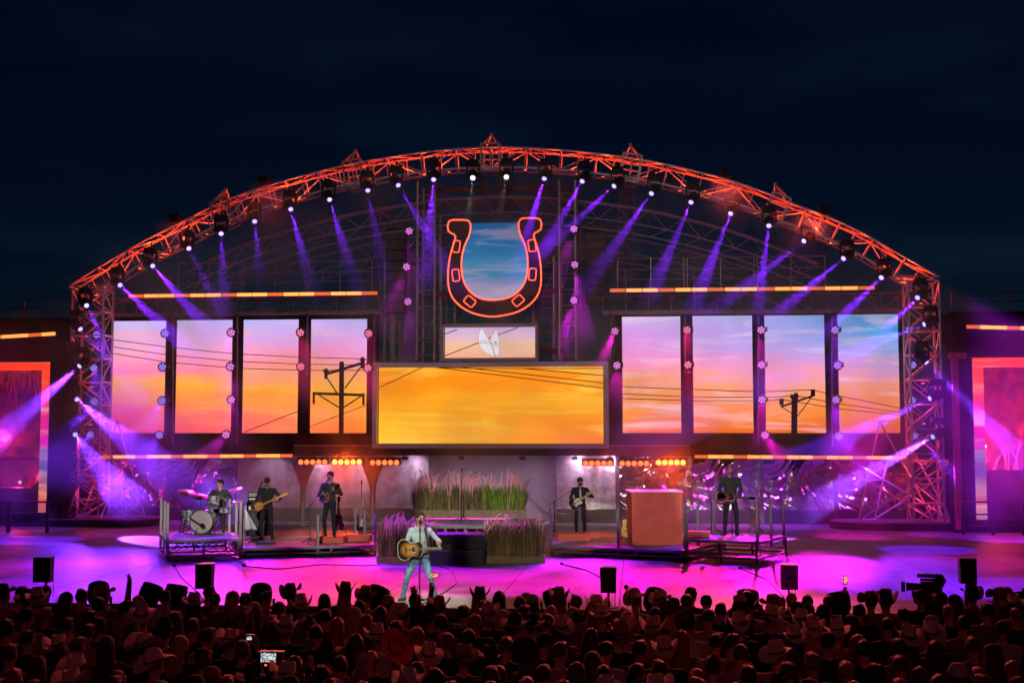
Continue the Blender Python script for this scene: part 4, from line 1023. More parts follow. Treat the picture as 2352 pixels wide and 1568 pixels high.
# ================================================================== RISERS, PLANTERS, STEPS
CARPET = mat('riser_carpet', (.32, .3, .31), .75, noise=.2, nscale=6, bump=.3, bscale=40)
G5 = 'rolling stage risers'
CAST = mat('caster_rubber', (.03, .03, .03), .5)
def riser(fl, fr, z, depth, label, posts, legs=2, lace=True):
    a, b = onz(*fl), onz(*fr); u = (b-a).normalized(); v = Vector((-u.y, u.x, 0)); Wd = (b-a).length
    ang = math.atan2(u.y, u.x)
    t = thing('stage_riser', label, 'stage riser', a, ang, G5)
    obj('deck', MB().box((Wd/2, depth/2, z-.03), (Wd-.06, depth-.06, .055)), CARPET, t)
    s = MB()
    for y in (0, depth):
        s.box((Wd/2, y, z-.03), (Wd, .05, .07)); s.box((Wd/2, y, max(.1, z-.30 if z < .4 else z-.33)), (Wd, .035, .035))
        if z > .4: s.box((Wd/2, y, .12), (Wd, .05, .05))
    for x in (0, Wd): s.box((x, depth/2, z-.03), (.05, depth-.06, .07)); s.box((x, depth/2, .12), (.05, depth, .045))
    obj('frame', s, ALU2, t); s = MB(); zt_, zb_ = z-.06, (.13 if z > .4 else .05)
    n = max(2, int(Wd/.55))
    for k in range(n):
        x0, x1 = Wd*k/n, Wd*(k+1)/n
        for y in (0, depth): s.tube((x0, y, zt_ if k % 2 else zb_), (x1, y, zb_ if k % 2 else zt_), .009)
    n = max(2, int(depth/.6))
    for k in range(n):
        y0, y1 = depth*k/n, depth*(k+1)/n
        for x in (0, Wd): s.tube((x, y0, zt_ if k % 2 else zb_), (x, y1, zb_ if k % 2 else zt_), .009)
    obj('lacing', s, ALU2, t)
    for k in range(legs+1):
        for y in (0, depth):
            x = .03+(Wd-.06)*k/legs
            l_ = obj('leg', MB().box((x, y, (z+.10)/2+.02), (.055, .055, z-.10)), ALU2, t)
            s = MB(); M = Matrix.Rotation(PI/2, 3, 'Y')
            s.lathe([(.0, -.022), (.06, -.02), (.065, 0), (.06, .02), (.0, .022)], (x+.03, y-.02, .066), M, 12)
            obj('caster', s, CAST, l_)
    for (x, y, h) in posts:
        p = obj('post', MB().box((x*Wd, y*depth, z+h/2-.12), (.065, .065, h+.24)), ALU2 if x < .98 or True else BLACK, t)
        obj('cap', MB().box((x*Wd, y*depth, z+h+.005), (.075, .075, .02)), BLACK, p)
    ps = sorted(posts, key=lambda q: (q[0], q[1]))
    s = MB()
    for i in range(len(ps)-1):
        p, q = ps[i], ps[i+1]
        if p[0] == q[0]:
            A = Vector((p[0]*Wd, p[1]*depth, z+p[2]-.04)); B = Vector((q[0]*Wd, q[1]*depth, z+q[2]-.04))
            obj('chain', MB().path([A.lerp(B, k/8)-Vector((0, 0, .12*math.sin(PI*k/8))) for k in range(9)], .012, 5), CHROME, t)
    return t, a, u, v, Wd, depth, z
ALU2 = mat('riser_aluminium', (.33, .31, .3), .4, .7)
rD = riser((383, 1289), (551, 1284), .56, 3.2, 'tall drum riser on casters at the left', [(0.0, 0, .98), (0.0, .35, .98), (0.0, .8, .98), (1, 0, 1.0), (1, .3, .95), (1, .8, .95)], 2)
rL = riser((556, 1281), (861, 1273), .27, 3.6, 'long low left riser under the bass and mandolin players', [(.0, .0, .9), (1, 0, .9), (.56, 0, .86), (1, .45, .92), (1, .9, .92)], 3)
rR = riser((1264, 1274), (1567, 1288), .27, 3.6, 'long low right riser under the coral box and capped guitarist', [(0, 0, .98), (0, .55, .98), (.53, 0, 1.0), (1, .1, .95)], 3)
rT = riser((1573, 1287), (1741, 1295), .57, 2.6, 'tall right riser on casters under the resonator player', [(0, 0, .98), (0, .4, .98), (0, .9, .98), (1, .0, .98), (1, .45, .95), (1, .9, .95)], 2)
# cables heaped under the drum riser
t = thing('cable_bundle', 'black cables looping under the drum riser', 'cable', onz(430, 1275)); s = MB()
for k in range(4):
    s.path([(-.7+.45*j*.5, .5+.12*k+.1*math.sin(j+k), .05+.3*abs(math.sin(j*.9+k))) for j in range(7)], .014, 5)
obj('cables', s, BLACK, t); obj('plug', MB().box((-.7, .5, .03), (.1, .05, .05)), BLACK, t)
# coral boxes
def coral(px0, px1, py0, py1, z, dpt, label, name='coral_box', base=None, rz=0):
    a, b = onz(px0, py1, z), onz(px1, py1, z); ym = (a.y+b.y)/2
    tp = at(px0, py0, ym).z
    t = thing(name, label, 'box', ((a.x+b.x)/2, ym, z), math.atan2(b.y-a.y, b.x-a.x)+rz, None)
    Wd = (b-a).length; h = tp-z
    obj('front', MB().box((0, dpt/2, h/2), (Wd, dpt, h-.012)), CORAL, t)
    obj('top_board', MB().box((0, dpt/2, h), (Wd+.03, dpt+.03, .03)), CORAL, t)
    return t, Wd, h
cb, cw, chh = coral(1452, 1568, 1131, 1252, .27, 1.6, 'tall coral red keyboard box on the right riser', 'keyboard_box')
obj('top_trim', MB().box((0, .8, chh+.025), (cw+.06, 1.66, .025)), mat('pale_pink_trim', (.8, .5, .5), .35), cb)
coral(1281, 1354, 1226, 1242, .27, .7, 'small coral red box in front of the capped guitarist')
coral(733, 786, 1232, 1246, .27, .55, 'small coral red box the mandolin player stands behind'); coral(792, 850, 1229, 1243, .27, .55, 'small coral red box in front of the black guitar')
coral(1578, 1630, 1221, 1236, .57, .35, 'small coral red box on the tall right riser')
# ---- tall grass planters
def blade_mesh(w, d, h, n, hv, seed, plume=False, curl=.12):
    rnd = random.Random(seed); s = MB()
    for _ in range(n):
        x, y = rnd.uniform(-w/2, w/2), rnd.uniform(-d/2, d/2); hh = h*rnd.uniform(1-hv, 1); c1, c2 = rnd.gauss(0, curl*(1.6 if rnd.random() < .2 else 1)), rnd.gauss(0, curl*.6); hh *= 1+.10*math.sin(x*7+seed)+.06*math.sin(x*17)
        a = rnd.uniform(0, PI); bw = rnd.uniform(.006, .012)
        dx, dy = math.cos(a)*bw, math.sin(a)*bw
        P = [(x, y, 0), (x+c1*.25, y+c2*.25, hh*.5), (x+c1, y+c2, hh)]
        V = [(P[0][0]-dx, P[0][1]-dy, 0), (P[0][0]+dx, P[0][1]+dy, 0), (P[1][0]+dx, P[1][1]+dy, P[1][2]), (P[1][0]-dx, P[1][1]-dy, P[1][2]), P[2]]
        s.add(V, [(0, 1, 2, 3), (3, 2, 4)], rnd.choice((0, 0, 1, 2)))
    return s
GR1 = mat('green_grass_blade', (.17, .32, .03), .6); GR2 = mat('dry_grass_blade', (.2, .13, .05), .6); GR3 = mat('dark_grass_blade', (.04, .06, .018), .6)
def planter(px0, px1, pyb, pybox, pyg, pyp, z, dpt, label, seed, green=0):
    a, b = onz(px0, pyb, z), onz(px1, pyb, z); ym = (a.y+b.y)/2; Wd = (b-a).length
    zb_ = at(px0, pybox, ym).z-z; zg = at(px0, pyg, ym).z-z; zp = at(px0, pyp, ym).z-z
    t = thing('grass_planter', label, 'planter', ((a.x+b.x)/2, ym+dpt/2, z), math.atan2(b.y-a.y, b.x-a.x), 'long wooden planters of tall grass')
    s = MB()
    s.box((0, -dpt/2, zb_/2), (Wd, .04, zb_)); s.box((0, dpt/2, zb_/2), (Wd, .04, zb_)); s.box((-Wd/2+.02, 0, zb_/2), (.04, dpt-.04, zb_-.01)); s.box((Wd/2-.02, 0, zb_/2), (.04, dpt-.04, zb_-.01))
    s.box((-Wd*.1, -dpt/2-.022, zb_/2), (.03, .01, zb_-.02)); obj('trough', s, WOOD, t)
    obj('soil', MB().box((0, 0, zb_-.06), (Wd-.1, dpt-.06, .04)), mat('soil_brown', (.03, .02, .015), .95), t)
    mats = [GR1, GR2, GR3] if green else [GR2, GR3, GR2]
    g = blade_mesh(Wd-.1, dpt-.08, zg-zb_+.15, int(Wd*1500), .55, seed)
    g.v = [(x, y, zz+zb_-.05) for x, y, zz in g.v]
    if green:                                   # greener tufts toward the right end, browner at the left
        o_ = obj('grass_blades', g, [GR1, GR2, GR3], t)
        for i, poly in enumerate(o_.data.polygons):
            if poly.center.x < Wd*.12+.25*math.sin(poly.center.x*9) and poly.material_index == 0: poly.material_index = 1 if (i % 3) else 2
    else: obj('grass_blades', g, mats, t)
    rnd = random.Random(seed+9); s = MB()
    for _ in range(int(Wd*30)):
        x, y = rnd.uniform(-Wd/2, Wd/2), rnd.uniform(-dpt/2, dpt/2); c1 = rnd.gauss(.02, .10); c2 = rnd.gauss(0, .05); z0 = zg-rnd.uniform(.1, .4)*1; L = rnd.uniform(.18, .34)*((zp-zg)/.2 if zp-zg > .2 else 1)
        z0 = zg+rnd.uniform(-.3, .02); s.tube((x-c1*.2, y, zb_), (x, y, z0), .003, n=3)
        s.path([(x, y, z0), (x+c1*.3, y+c2, z0+L*.4), (x+c1*.8, y+c2, z0+L*.75), (x+c1*1.7, y+c2, z0+L*.95)], [.009, .014, .013, .004], 5)
    obj('seed_plumes', s, PLUME2, t)
    obj('base_light_strip', MB().box((Wd*.05, -dpt/2+.08, .012), (Wd*.8, .03, .02)), lensmat('pink_strip', (1, .25, .25), 1.2), t)
    return t
PLUME2 = mat('magenta_lit_plume', (.85, .30, .42), .55)  # pale plumes; the magenta stage light is put into this pink
planter(944, 1207, 1188, 1170, 1116, 1090, .83, .55, 'long upper planter of green grass with pink plumes', 11, 1)
planter(862, 992, 1292, 1277, 1208, 1186, 0, .7, 'lower left planter of brown grass beside the singer', 21)
planter(1111, 1249, 1292, 1276, 1202, 1186, 0, .7, 'lower right planter of brown grass with pink plumes', 31)
# ---- centre platform
a, b = onz(925, 1206, .83), onz(1212, 1206, .83); ym = (a.y+b.y)/2; Wd = (b-a).length
t = thing('centre_platform', 'centre platform with purple lit deck behind the singer', 'platform', ((a.x+b.x)/2, ym, 0), 0)
obj('deck', MB().box((0, 1.7, .8), (Wd, 3.4, .06)), mat('platform_deck', (.3, .28, .3), .5), t)
s = MB(); s.box((0, 0, .79), (Wd+.04, .05, .09)); s.box((0, .05, .42), (Wd, .05, .05)); obj('front_rail', s, STEEL, t)
for k in range(7):
    x = -Wd/2+.05+(Wd-.1)*k/6; l_ = obj('leg', MB().box((x, .06, .38), (.07, .07, .74)), STEEL, t)
s = MB()
for k in range(12):
    x = -Wd/2+Wd*k/12; s.bar((x, .12, .74), (x+Wd/12, .12, .1), .04)
obj('braces', s, STEEL, t)
obj('red_backing', MB().box((0, .9, .37), (Wd, .04, .72)), mat('dull_red_panel', (.45, .13, .08), .6), t)
obj('light_strip', MB().box((-.4, 2.72, .85), (Wd*.75, .04, .03)), lensmat('magenta_strip', (1, .03, .7), 1.3), t)
for k, (y1, y0, pf, lab_) in enumerate(((1296, 1262, 0, 'lower'), (1262, 1236, .55, 'upper'))):
    p, q = onz(988, 1296), onz(1113, 1296); w = q.x-p.x
    t = thing('stair_block', '%s dark carpeted step block leading up to the centre platform' % lab_, 'step', ((p.x+q.x)/2, p.y+pf, 0), 0, 'dark carpeted step blocks'); h = .37*(k+1)
    CARP = mat('dark_step_carpet', (.02, .018, .03), .85)
    obj('tread_block', MB().box((0, .35, h/2), (w-(.01*k), .9 if k == 0 else 1.0, h)), CARP, t); s = MB()
    for x in (0, ): s.box((x, -.105 if k == 0 else -.155, h/2), (.012, .01, h-.02))
    s.box((0, -.108 if k == 0 else -.158, h-.02), (w-.02, .012, .03)); obj('nosing', s, BLACK, t)
# mic on stand on the platform
def mic_stand(p, h, label, boom=None, base='tripod', group='microphone stands', mic=True, rz=0):
    t = thing('mic_stand', label, 'microphone stand', p, rz, group); s = MB()
    obj('pole', MB().tube((0, 0, .05), (0, 0, h if not boom else h*.72), .012, n=8).tube((0, 0, .05), (0, 0, h*.5), .017, n=8), CHROMED, t)
    s = MB()
    if base == 'tripod':
        for k in range(3):
            a = 2*PI*k/3+.5; s.tube((0, 0, .16), (.34*math.cos(a), .34*math.sin(a), .012), .012)
            s.sphere((.34*math.cos(a), .34*math.sin(a), .015), .018, 6, 4)
    else: s.lathe([(.15, 0), (.15, .015), (.03, .03), (.0, .03)], (0, 0, 0), None, 20)
    obj('base', s, BLACK, t)
    top = Vector((0, 0, h))
    if boom:
        q = Vector((0, 0, h*.72)); top = Vector(boom); s = MB().tube(q-(top-q)*.25, top, .009, n=6); s.box(q, (.04, .04, .06)); obj('boom_arm', s, BLACK, t)
    if mic:
        d = Vector((0.02, -.1, .06)) if not boom else (top-Vector((0, 0, h*.72))).normalized()*.1
        s = MB().tube(top-d*.2, top+d*1.1, .014, .02, 8); m_ = obj('microphone', s, BLACK, t); obj('grille', MB().sphere(top+d*1.45, .032, 10, 7), GRILLE, m_)
    return t
CHROMED = mat('dark_chrome', (.25, .25, .26), .25, .9); GRILLE = mat('mic_grille', (.06, .06, .065), .45, .5)
p = onz(1060, 1199, .83); mic_stand(p, 1.45, 'straight microphone stand on the centre platform in front of the grass')
# ================================================================== GUITARS AND AMPS
def outline(prof, n=8):
    # prof: list of (x along length, half width); mirrored, smoothed
    up = [Vector((x, 0, w)) for x, w in prof]
    d = []
    for i in range(len(up)-1):
        p0, p1, p2, p3 = up[max(i-1, 0)], up[i], up[i+1], up[min(i+2, len(up)-1)]
        for k in range(n):
            u = k/n; d.append(.5*((2*p1)+(p2-p0)*u+(2*p0-5*p1+4*p2-p3)*u*u+(3*p1-p0-3*p2+p3)*u**3))
    d.append(up[-1]); top = [(p.x, max(p.z, 0)) for p in d]
    return top+[(x, -z) for x, z in top[::-1][1:-1]]
AC = [(-.25, 0), (-.245, .09), (-.21, .165), (-.14, .2), (-.07, .19), (.0, .14), (.05, .125), (.11, .135), (.17, .145), (.22, .12), (.245, .06), (.25, 0)]
def burst(name, inner_, outer_, rad=.22):
    m = bpy.data.materials.new(name); m.use_nodes = True; t = m.node_tree; b = t.nodes['Principled BSDF']; b.inputs['Roughness'].default_value = .18
    g = t.nodes.new('ShaderNodeTexCoord'); mp = t.nodes.new('ShaderNodeMapping'); mp.inputs['Scale'].default_value = (1/(rad*1.25), 0, 1/rad)
    ln = t.nodes.new('ShaderNodeVectorMath'); ln.operation = 'LENGTH'; r = t.nodes.new('ShaderNodeValToRGB')
    t.links.new(g.outputs['Object'], mp.inputs[0]); t.links.new(mp.outputs[0], ln.inputs[0]); t.links.new(ln.outputs['Value'], r.inputs[0]); t.links.new(r.outputs[0], b.inputs['Base Color'])
    e = r.color_ramp.elements; e[0].position = .08; e[0].color = inner_+(1,); e[1].position = .8; e[1].color = outer_+(1,)
    q = e.new(.45); q.color = tuple((i*2+o)/3 for i, o in zip(inner_, outer_))+(1,)
    return m
SUNB = burst('sunburst_top', (.75, .3, .06), (.035, .01, .006)); SUNB2 = burst('amber_burst_top', (.8, .38, .08), (.1, .03, .01), .18); REDB = burst('red_burst_top', (.6, .12, .04), (.06, .01, .01), .15)
CREAM = mat('cream_binding', (.75, .7, .55), .35); MAPLE = mat('maple_neck', (.7, .38, .1), .3); ROSE = mat('rosewood_board', (.08, .04, .025), .4); NATUR = mat('natural_spruce', (.75, .45, .14), .25); MAHOG = mat('mahogany_red', (.25, .05, .03), .25)
WHITEG = mat('white_pickguard', (.75, .75, .68), .35); BLKG = mat('gloss_black_body', (.012, .012, .015), .12)
def gM(ang, yaw=0, tilt=0): return (Matrix.Rotation(yaw, 3, 'Z') @ Matrix.Rotation(tilt, 3, 'X') @ Matrix.Rotation(-ang, 3, 'Y'))
def acoustic(c, ang, label, top=SUNB, side=MAHOG, binding=CREAM, yaw=0, tilt=0, sc=1.0, kind='acoustic_guitar', prof=AC, th=.11, neck=.38, cat='guitar', resonator=False, fret=ROSE, cut=False):
    t = thing(kind, label, cat, c); t.rotation_euler = gM(ang, yaw, tilt).to_euler(); t.scale = (sc, sc, sc)
    pl = outline(prof)[::-1]
    obj('body', MB().prism(pl, th), side, t)
    obj('soundboard', MB().prism([(x*.97, z*.97) for x, z in pl], .012, o=(0, -th/2-.006, 0)), top, t)
    ring = [Vector((x*1.005, -th/2-.004, z*1.005)) for x, z in pl]
    obj('binding', MB().path(ring, .0065, 4, closed=True), binding, t)
    L = max(p[0] for p in prof)
    if resonator:
        obj('cone_plate', MB().lathe([(.11, 0), (.105, .012), (.05, .018), (0, .016)], (-.08, -th/2-.012, 0), Matrix.Rotation(PI/2, 3, 'X'), 24), CHROME, t)
    else:
        h_ = obj('soundhole', MB().lathe([(.05, 0), (0, .001)], (.07, -th/2-.0135, 0), Matrix.Rotation(PI/2, 3, 'X'), 20), BLACK, t)
        obj('rosette', MB().path([Vector((.07+.058*math.cos(a*PI/10), -th/2-.013, .058*math.sin(a*PI/10))) for a in range(20)], .005, 4, closed=True), CREAM, h_)
    obj('bridge', MB().box((-.09, -th/2-.016, 0), (.03, .012, .14 if not resonator else .06)), ROSE, t)
    s = MB().box((L+neck/2-.09, -th/2-.012, 0), (neck+.18, .022, .05)); n_ = obj('neck', s, fret, t)
    s = MB()
    for k in range(12): s.box((L-.05+neck*(1-.94**k)*1.9, -th/2-.025, 0), (.004, .003, .048))
    obj('frets', s, CHROME, n_)
    hd_ = obj('headstock', MB().prism([(L+neck, -.025), (L+neck+.03, -.04), (L+neck+.17, -.042), (L+neck+.18, 0), (L+neck+.17, .042), (L+neck+.03, .04), (L+neck, .025)], .018, o=(0, -th/2-.0, 0)), BLKG, t)
    for k in range(3):
        for sgn in (-1, 1): obj('tuning_peg', MB().box((L+neck+.045+k*.045, -th/2, sgn*.055), (.014, .014, .03)), CHROME, hd_)
    s = MB()
    for k in range(6): s.box(((L+neck-.09)/2, -th/2-.028, -.018+.0072*k), (L+neck+.09, .0015, .0015))
    obj('strings', s, CHROME, t)
    return t
def electric(c, ang, label, body, guard, yaw=0, tilt=0, neckm=MAPLE, sc=1.0, bass=False, kind='electric_guitar'):
    t = thing(kind, label, 'bass guitar' if bass else 'guitar', c); t.rotation_euler = gM(ang, yaw, tilt).to_euler(); t.scale = (sc, sc, sc)
    pl = [(-.23, 0), (-.225, .09), (-.18, .15), (-.1, .165), (-.02, .125), (.05, .115), (.12, .15), (.19, .17 if bass else .14), (.2, .12), (.15, .07), (.13, .03), (.13, -.03), (.15, -.06), (.18, -.09), (.21, -.13), (.17, -.16), (.1, -.14), (.03, -.11), (-.03, -.12), (-.1, -.16), (-.18, -.15), (-.225, -.09)]
    obj('body', MB().prism(pl, .045), body, t)
    if guard: obj('pickguard', MB().prism([(-.05, .09), (.05, .1), (.13, .09), (.13, -.03), (.16, -.1), (.1, -.12), (.0, -.09), (-.1, -.12), (-.09, -.02)], .006, o=(0, -.027, 0)), guard, t)
    L = .66 if bass else .52
    n_ = obj('neck', MB().box((.1+L/2, -.022, 0), (L, .03, .05)), neckm, t); s = MB()
    for k in range(14): s.box((.14+L*(1-.94**k)*1.45, -.039, 0), (.004, .003, .046))
    obj('frets', s, CHROMED, n_)
    hd_ = obj('headstock', MB().prism([(.1+L, -.025), (.13+L, -.045), (.2+L, -.04), (.27+L, -.02), (.28+L, .02), (.25+L, .035), (.14+L, .03), (.1+L, .025)], .02, o=(0, -.016, 0)), neckm, t)
    for k in range(4 if bass else 6): obj('tuning_peg', MB().box((.13+L+.13*k/(4 if bass else 6), -.016, -.055 if bass else -.055), (.014, .014, .028)), CHROME, hd_)
    for x in (-.04, .04): obj('pickup', MB().box((x, -.034, 0), (.025, .012, .08)), BLACK if guard else CHROME, t)
    obj('bridge', MB().box((-.13, -.03, 0), (.05, .014, .08)), CHROME, t)
    s = MB()
    for k in range(4 if bass else 6): s.box((.22, -.043, -.018+.0075*k), (.8, .0015, .0015))
    obj('strings', s, CHROME, t)
    return t
def gstand(c, label):
    t = thing('guitar_stand', label, 'stand', c, 0, 'black guitar stands'); s = MB()
    for k in range(3): a = 2*PI*k/3+.5; s.tube((0, .05, .3), (.26*math.cos(a), .05+.26*math.sin(a), .01), .012)
    obj('legs', s, BLACK, t); obj('upright', MB().tube((0, .08, .25), (0, .12, .78), .014).box((0, .04, .32), (.3, .06, .03)), BLACK, t); return t
zL = .27
p = onz(826, 1225, zL); electric((p.x, p.y, zL+.33), R(82), 'black and cream electric guitar resting on a stand', BLKG, WHITEG); gstand((p.x, p.y+.03, zL), 'black stand holding the black electric guitar')
p = onz(770, 1228, zL); acoustic((p.x, p.y+.4, zL+.36), R(90), 'dark red acoustic guitar standing behind the mandolin player', MAHOG, MAHOG, tilt=-.12); gstand((p.x, p.y+.48, zL), 'black stand behind the mandolin player')
p = onz(1437, 1243, zL); acoustic((p.x, p.y+.25, zL+.36), R(78), 'natural wood acoustic guitar on a stand left of the coral box', NATUR, MAHOG, yaw=.5, tilt=-.1); gstand((p.x+.05, p.y+.33, zL), 'black stand holding the natural wood guitar')
p = onz(824, 1222, zL); mic_stand((p.x-.05, p.y+.6, zL), 1.52, 'straight microphone stand behind the black electric guitar')
# bass amplifier
p = onz(588, 1232, zL); t = thing('bass_amplifier', 'tall black bass amplifier stack behind the bass player', 'amplifier', (p.x, p.y+.35, zL))
obj('speaker_cabinet', MB().box((0, 0, .53), (.66, .45, 1.02)), BLACKM, t); h_ = obj('amplifier_head', MB().box((0, 0, 1.2), (.64, .4, .3)), BLACK, t)
obj('grille_cloth', MB().box((0, -.23, .5), (.58, .01, .9)), mat('grille_cloth', (.05, .06, .045), .8, noise=.3, nscale=60), t)
s = MB()
for z in (.03, 1.03): s.box((0, -.24, z), (.68, .02, .025))
for x in (-.33, .33): s.box((x, -.24, .53), (.02, .02, 1.02))
obj('trim', s, CHROMED, t); obj('control_panel', MB().box((0, -.205, 1.26), (.58, .012, .1)), mat('pale_panel', (.35, .37, .32), .5), h_); s = MB()
for k in range(7): s.lathe([(.014, 0), (.014, .02), (0, .02)], (-.24+.08*k, -.21, 1.26), Matrix.Rotation(PI/2, 3, 'X'), 8)
obj('knobs', s, BLACK, h_); obj('badge', MB().box((-.22, -.238, .86), (.1, .006, .1)), WHITEG, t); obj('name_plate', MB().box((-.18, -.207, 1.13), (.2, .006, .04)), WHITEG, h_)
# towel on the drum riser post
p = onz(560, 1232, .56); t = thing('towel', 'white towel hanging from the drum riser corner post', 'towel', (p.x, p.y, .56)); s = MB(); V = []
for i in range(9):
    for j in range(7):
        u, v_ = i/8, j/6; w = .08+.22*u; V.append((-.1+v_*w*1.6, .04*math.sin(j*1.7+i*.3)+.02*i/8, .82-.62*u+.03*math.sin(j*2)))
s.add(V, [(i*7+j, i*7+j+1, i*7+j+8, i*7+j+7) for i in range(8) for j in range(6)]); o_ = obj('cloth', s, mat('towel_white', (.75, .74, .76), .85, bump=.4, bscale=90), t, smooth=True)
md = o_.modifiers.new('thickness', 'SOLIDIFY'); md.thickness = .012; obj('fold', MB().box((-.04, .03, .8), (.16, .1, .05)), mat('towel_white_fold', (.75, .74, .76), .85), t)
# ---- drum kit
def stripes():
    m = bpy.data.materials.new('pearl_drum_wrap'); m.use_nodes = True; t = m.node_tree; b = t.nodes['Principled BSDF']; b.inputs['Roughness'].default_value = .2
    g = t.nodes.new('ShaderNodeTexCoord'); mp = t.nodes.new('ShaderNodeMapping'); mp.inputs['Scale'].default_value = (14, 14, 5); mp.inputs['Rotation'].default_value = (0, R(25), 0)
    n = t.nodes.new('ShaderNodeTexNoise'); n.inputs['Scale'].default_value = 1.6; n.inputs['Distortion'].default_value = 2; r = t.nodes.new('ShaderNodeValToRGB')
    r.color_ramp.elements[0].position = .46; r.color_ramp.elements[0].color = (.02, .025, .06, 1); r.color_ramp.elements[1].position = .54; r.color_ramp.elements[1].color = (.6, .65, .7, 1)
    t.links.new(g.outputs['Object'], mp.inputs[0]); t.links.new(mp.outputs[0], n.inputs[0]); t.links.new(n.outputs[0], r.inputs[0]); t.links.new(r.outputs[0], b.inputs['Base Color']); return m
PEARL = stripes(); HEADM = mat('drum_head', (.62, .52, .52), .4)
def drum(c, r, h, M, label, name='tom_drum', legs=False, head=HEADM):
    t = thing(name, label, 'drum', c); s = MB().lathe([(r, -h/2), (r, h/2)], (0, 0, 0), M, 28); obj('shell', s, PEARL, t, smooth=True)
    s = MB()
    for z in (-h/2, h/2): obj('hoop', MB().path([M @ Vector((r*1.03*math.cos(2*PI*k/28), r*1.03*math.sin(2*PI*k/28), z)) for k in range(28)], .012, 6, closed=True), CHROME, t)
    s = MB()
    for k in range(8): a = 2*PI*k/8; s.box(M @ Vector((r*1.04*math.cos(a), r*1.04*math.sin(a), 0)), (.02, .02, h*.8) if abs((M @ Vector((0, 0, 1))).z) > .6 else (.02, h*.8, .02))
    obj('lugs', s, CHROME, t); obj('drum_head', MB().lathe([(r*.98, 0), (0, .003)], M @ Vector((0, 0, h/2)), M, 28), head, t); obj('bottom_head', MB().lathe([(r*.98, 0), (0, .003)], M @ Vector((0, 0, -h/2)), M, 28), head, t)
    if legs:
        for k in range(3): a = 2*PI*k/3+.3; obj('leg', MB().tube((r*1.06*math.cos(a), r*1.06*math.sin(a), -.05), (r*1.2*math.cos(a), r*1.2*math.sin(a), -c[2]+.565), .01), CHROME, t)
    return t
zD = .56; pb = onz(462, 1225, zD); bc = Vector((pb.x, pb.y, zD+.335))
MF = Matrix.Rotation(PI/2, 3, 'X') @ Matrix.Rotation(0.0, 3, 'Y')
t = drum(bc+Vector((0, .2, 0)), .325, .42, MF, 'large bass drum with pale pink head and a microphone across it', 'bass_drum')
for sx in (-1, 1): obj('spur', MB().tube((sx*.3, -.1, -.1), (sx*.42, -.25, -.33), .012), CHROME, t)
obj('small_mark', MB().prism([(-.04, -.01), (.04, -.01), (.04, .01), (-.04, .01)], .004, o=(0, -.216, -.24)), WHITEG, t)
mt = thing('boom_mic', 'black boom microphone lying across the bass drum head', 'microphone', bc+Vector((-.5, -.35, -.335))); s = MB().tube((.0, -.05, .02), (.12, 0, .62), .012); s.tube((.22, .02, .5), (.58, .05, .27), .016)
for k in range(3): s.tube((0, 0, .1), (.2*math.cos(2*k), .2*math.sin(2*k), .01), .01)
obj('stand', s, BLACK, mt); obj('mic_head', MB().sphere((.63, .05, .25), .065, 10, 8), BLACK, mt)
drum(bc+Vector((.22, .35, .53)), .17, .26, Matrix.Rotation(R(-28), 3, 'X'), 'striped rack tom tilted above the bass drum')
drum((pb.x-.52, pb.y+.45, zD+.43), .22, .40, Matrix.Rotation(R(-5), 3, 'X'), 'striped floor tom at the left of the bass drum', 'floor_tom', True)
drum((pb.x+.45, pb.y+.75, zD+.62), .18, .14, Matrix.Rotation(0, 3, 'X'), 'snare drum beside the drummer', 'snare_drum')
CYM = mat('bronze_cymbal', (.55, .35, .18), .25, .95)
def cymbal(px, py, dy, r, tx, ty, label, col=None):
    c = at(px, py, pb.y+dy); t = thing('cymbal_stand', label, 'cymbal', (c.x, c.y, zD), 0, 'cymbals on chrome stands'); h = c.z-zD
    M = Matrix.Rotation(tx, 3, 'X') @ Matrix.Rotation(ty, 3, 'Y')
    obj('cymbal', MB().lathe([(r, 0), (r*.5, .015), (r*.22, .02), (r*.18, .045), (0, .05)], (0, 0, h), M, 28), CYM, t, smooth=True)
    s = MB().tube((0, 0, h+.08), (.04, .02, h*.55), .01); s.tube((.04, .02, .1), (.04, .02, h*.6), .014); obj('upright', s, CHROME, t); s = MB()
    for k in range(3): a = 2*PI*k/3+.2; s.tube((.04, .02, .3), (.04+.28*math.cos(a), .02+.28*math.sin(a), .01), .012)
    obj('tripod', s, CHROME, t)
cymbal(428, 1131, .35, .26, R(14), R(14), 'leftmost cymbal tilted over the floor tom'); cymbal(459, 1140, .1, .26, R(16), R(10), 'wide cymbal tilted in front of the drummer')
cymbal(540, 1124, .45, .21, R(12), R(-10), 'high pink lit cymbal right of the drummer'); cymbal(545, 1151, .7, .18, R(3), R(2), 'low cymbal right of the drummer')
t = thing('drum_stool', 'round drum stool under the drummer', 'stool', (pb.x+.17, pb.y+1.15, zD)); obj('seat', MB().lathe([(.0, .44), (.17, .44), (.18, .5), (.15, .53), (0, .53)], n=18), BLACK, t); s = MB().tube((0, 0, .1), (0, 0, .44), .02)
for k in range(3): a = 2*PI*k/3; s.tube((0, 0, .2), (.25*math.cos(a), .25*math.sin(a), .01), .012)
obj('stand', s, CHROME, t)
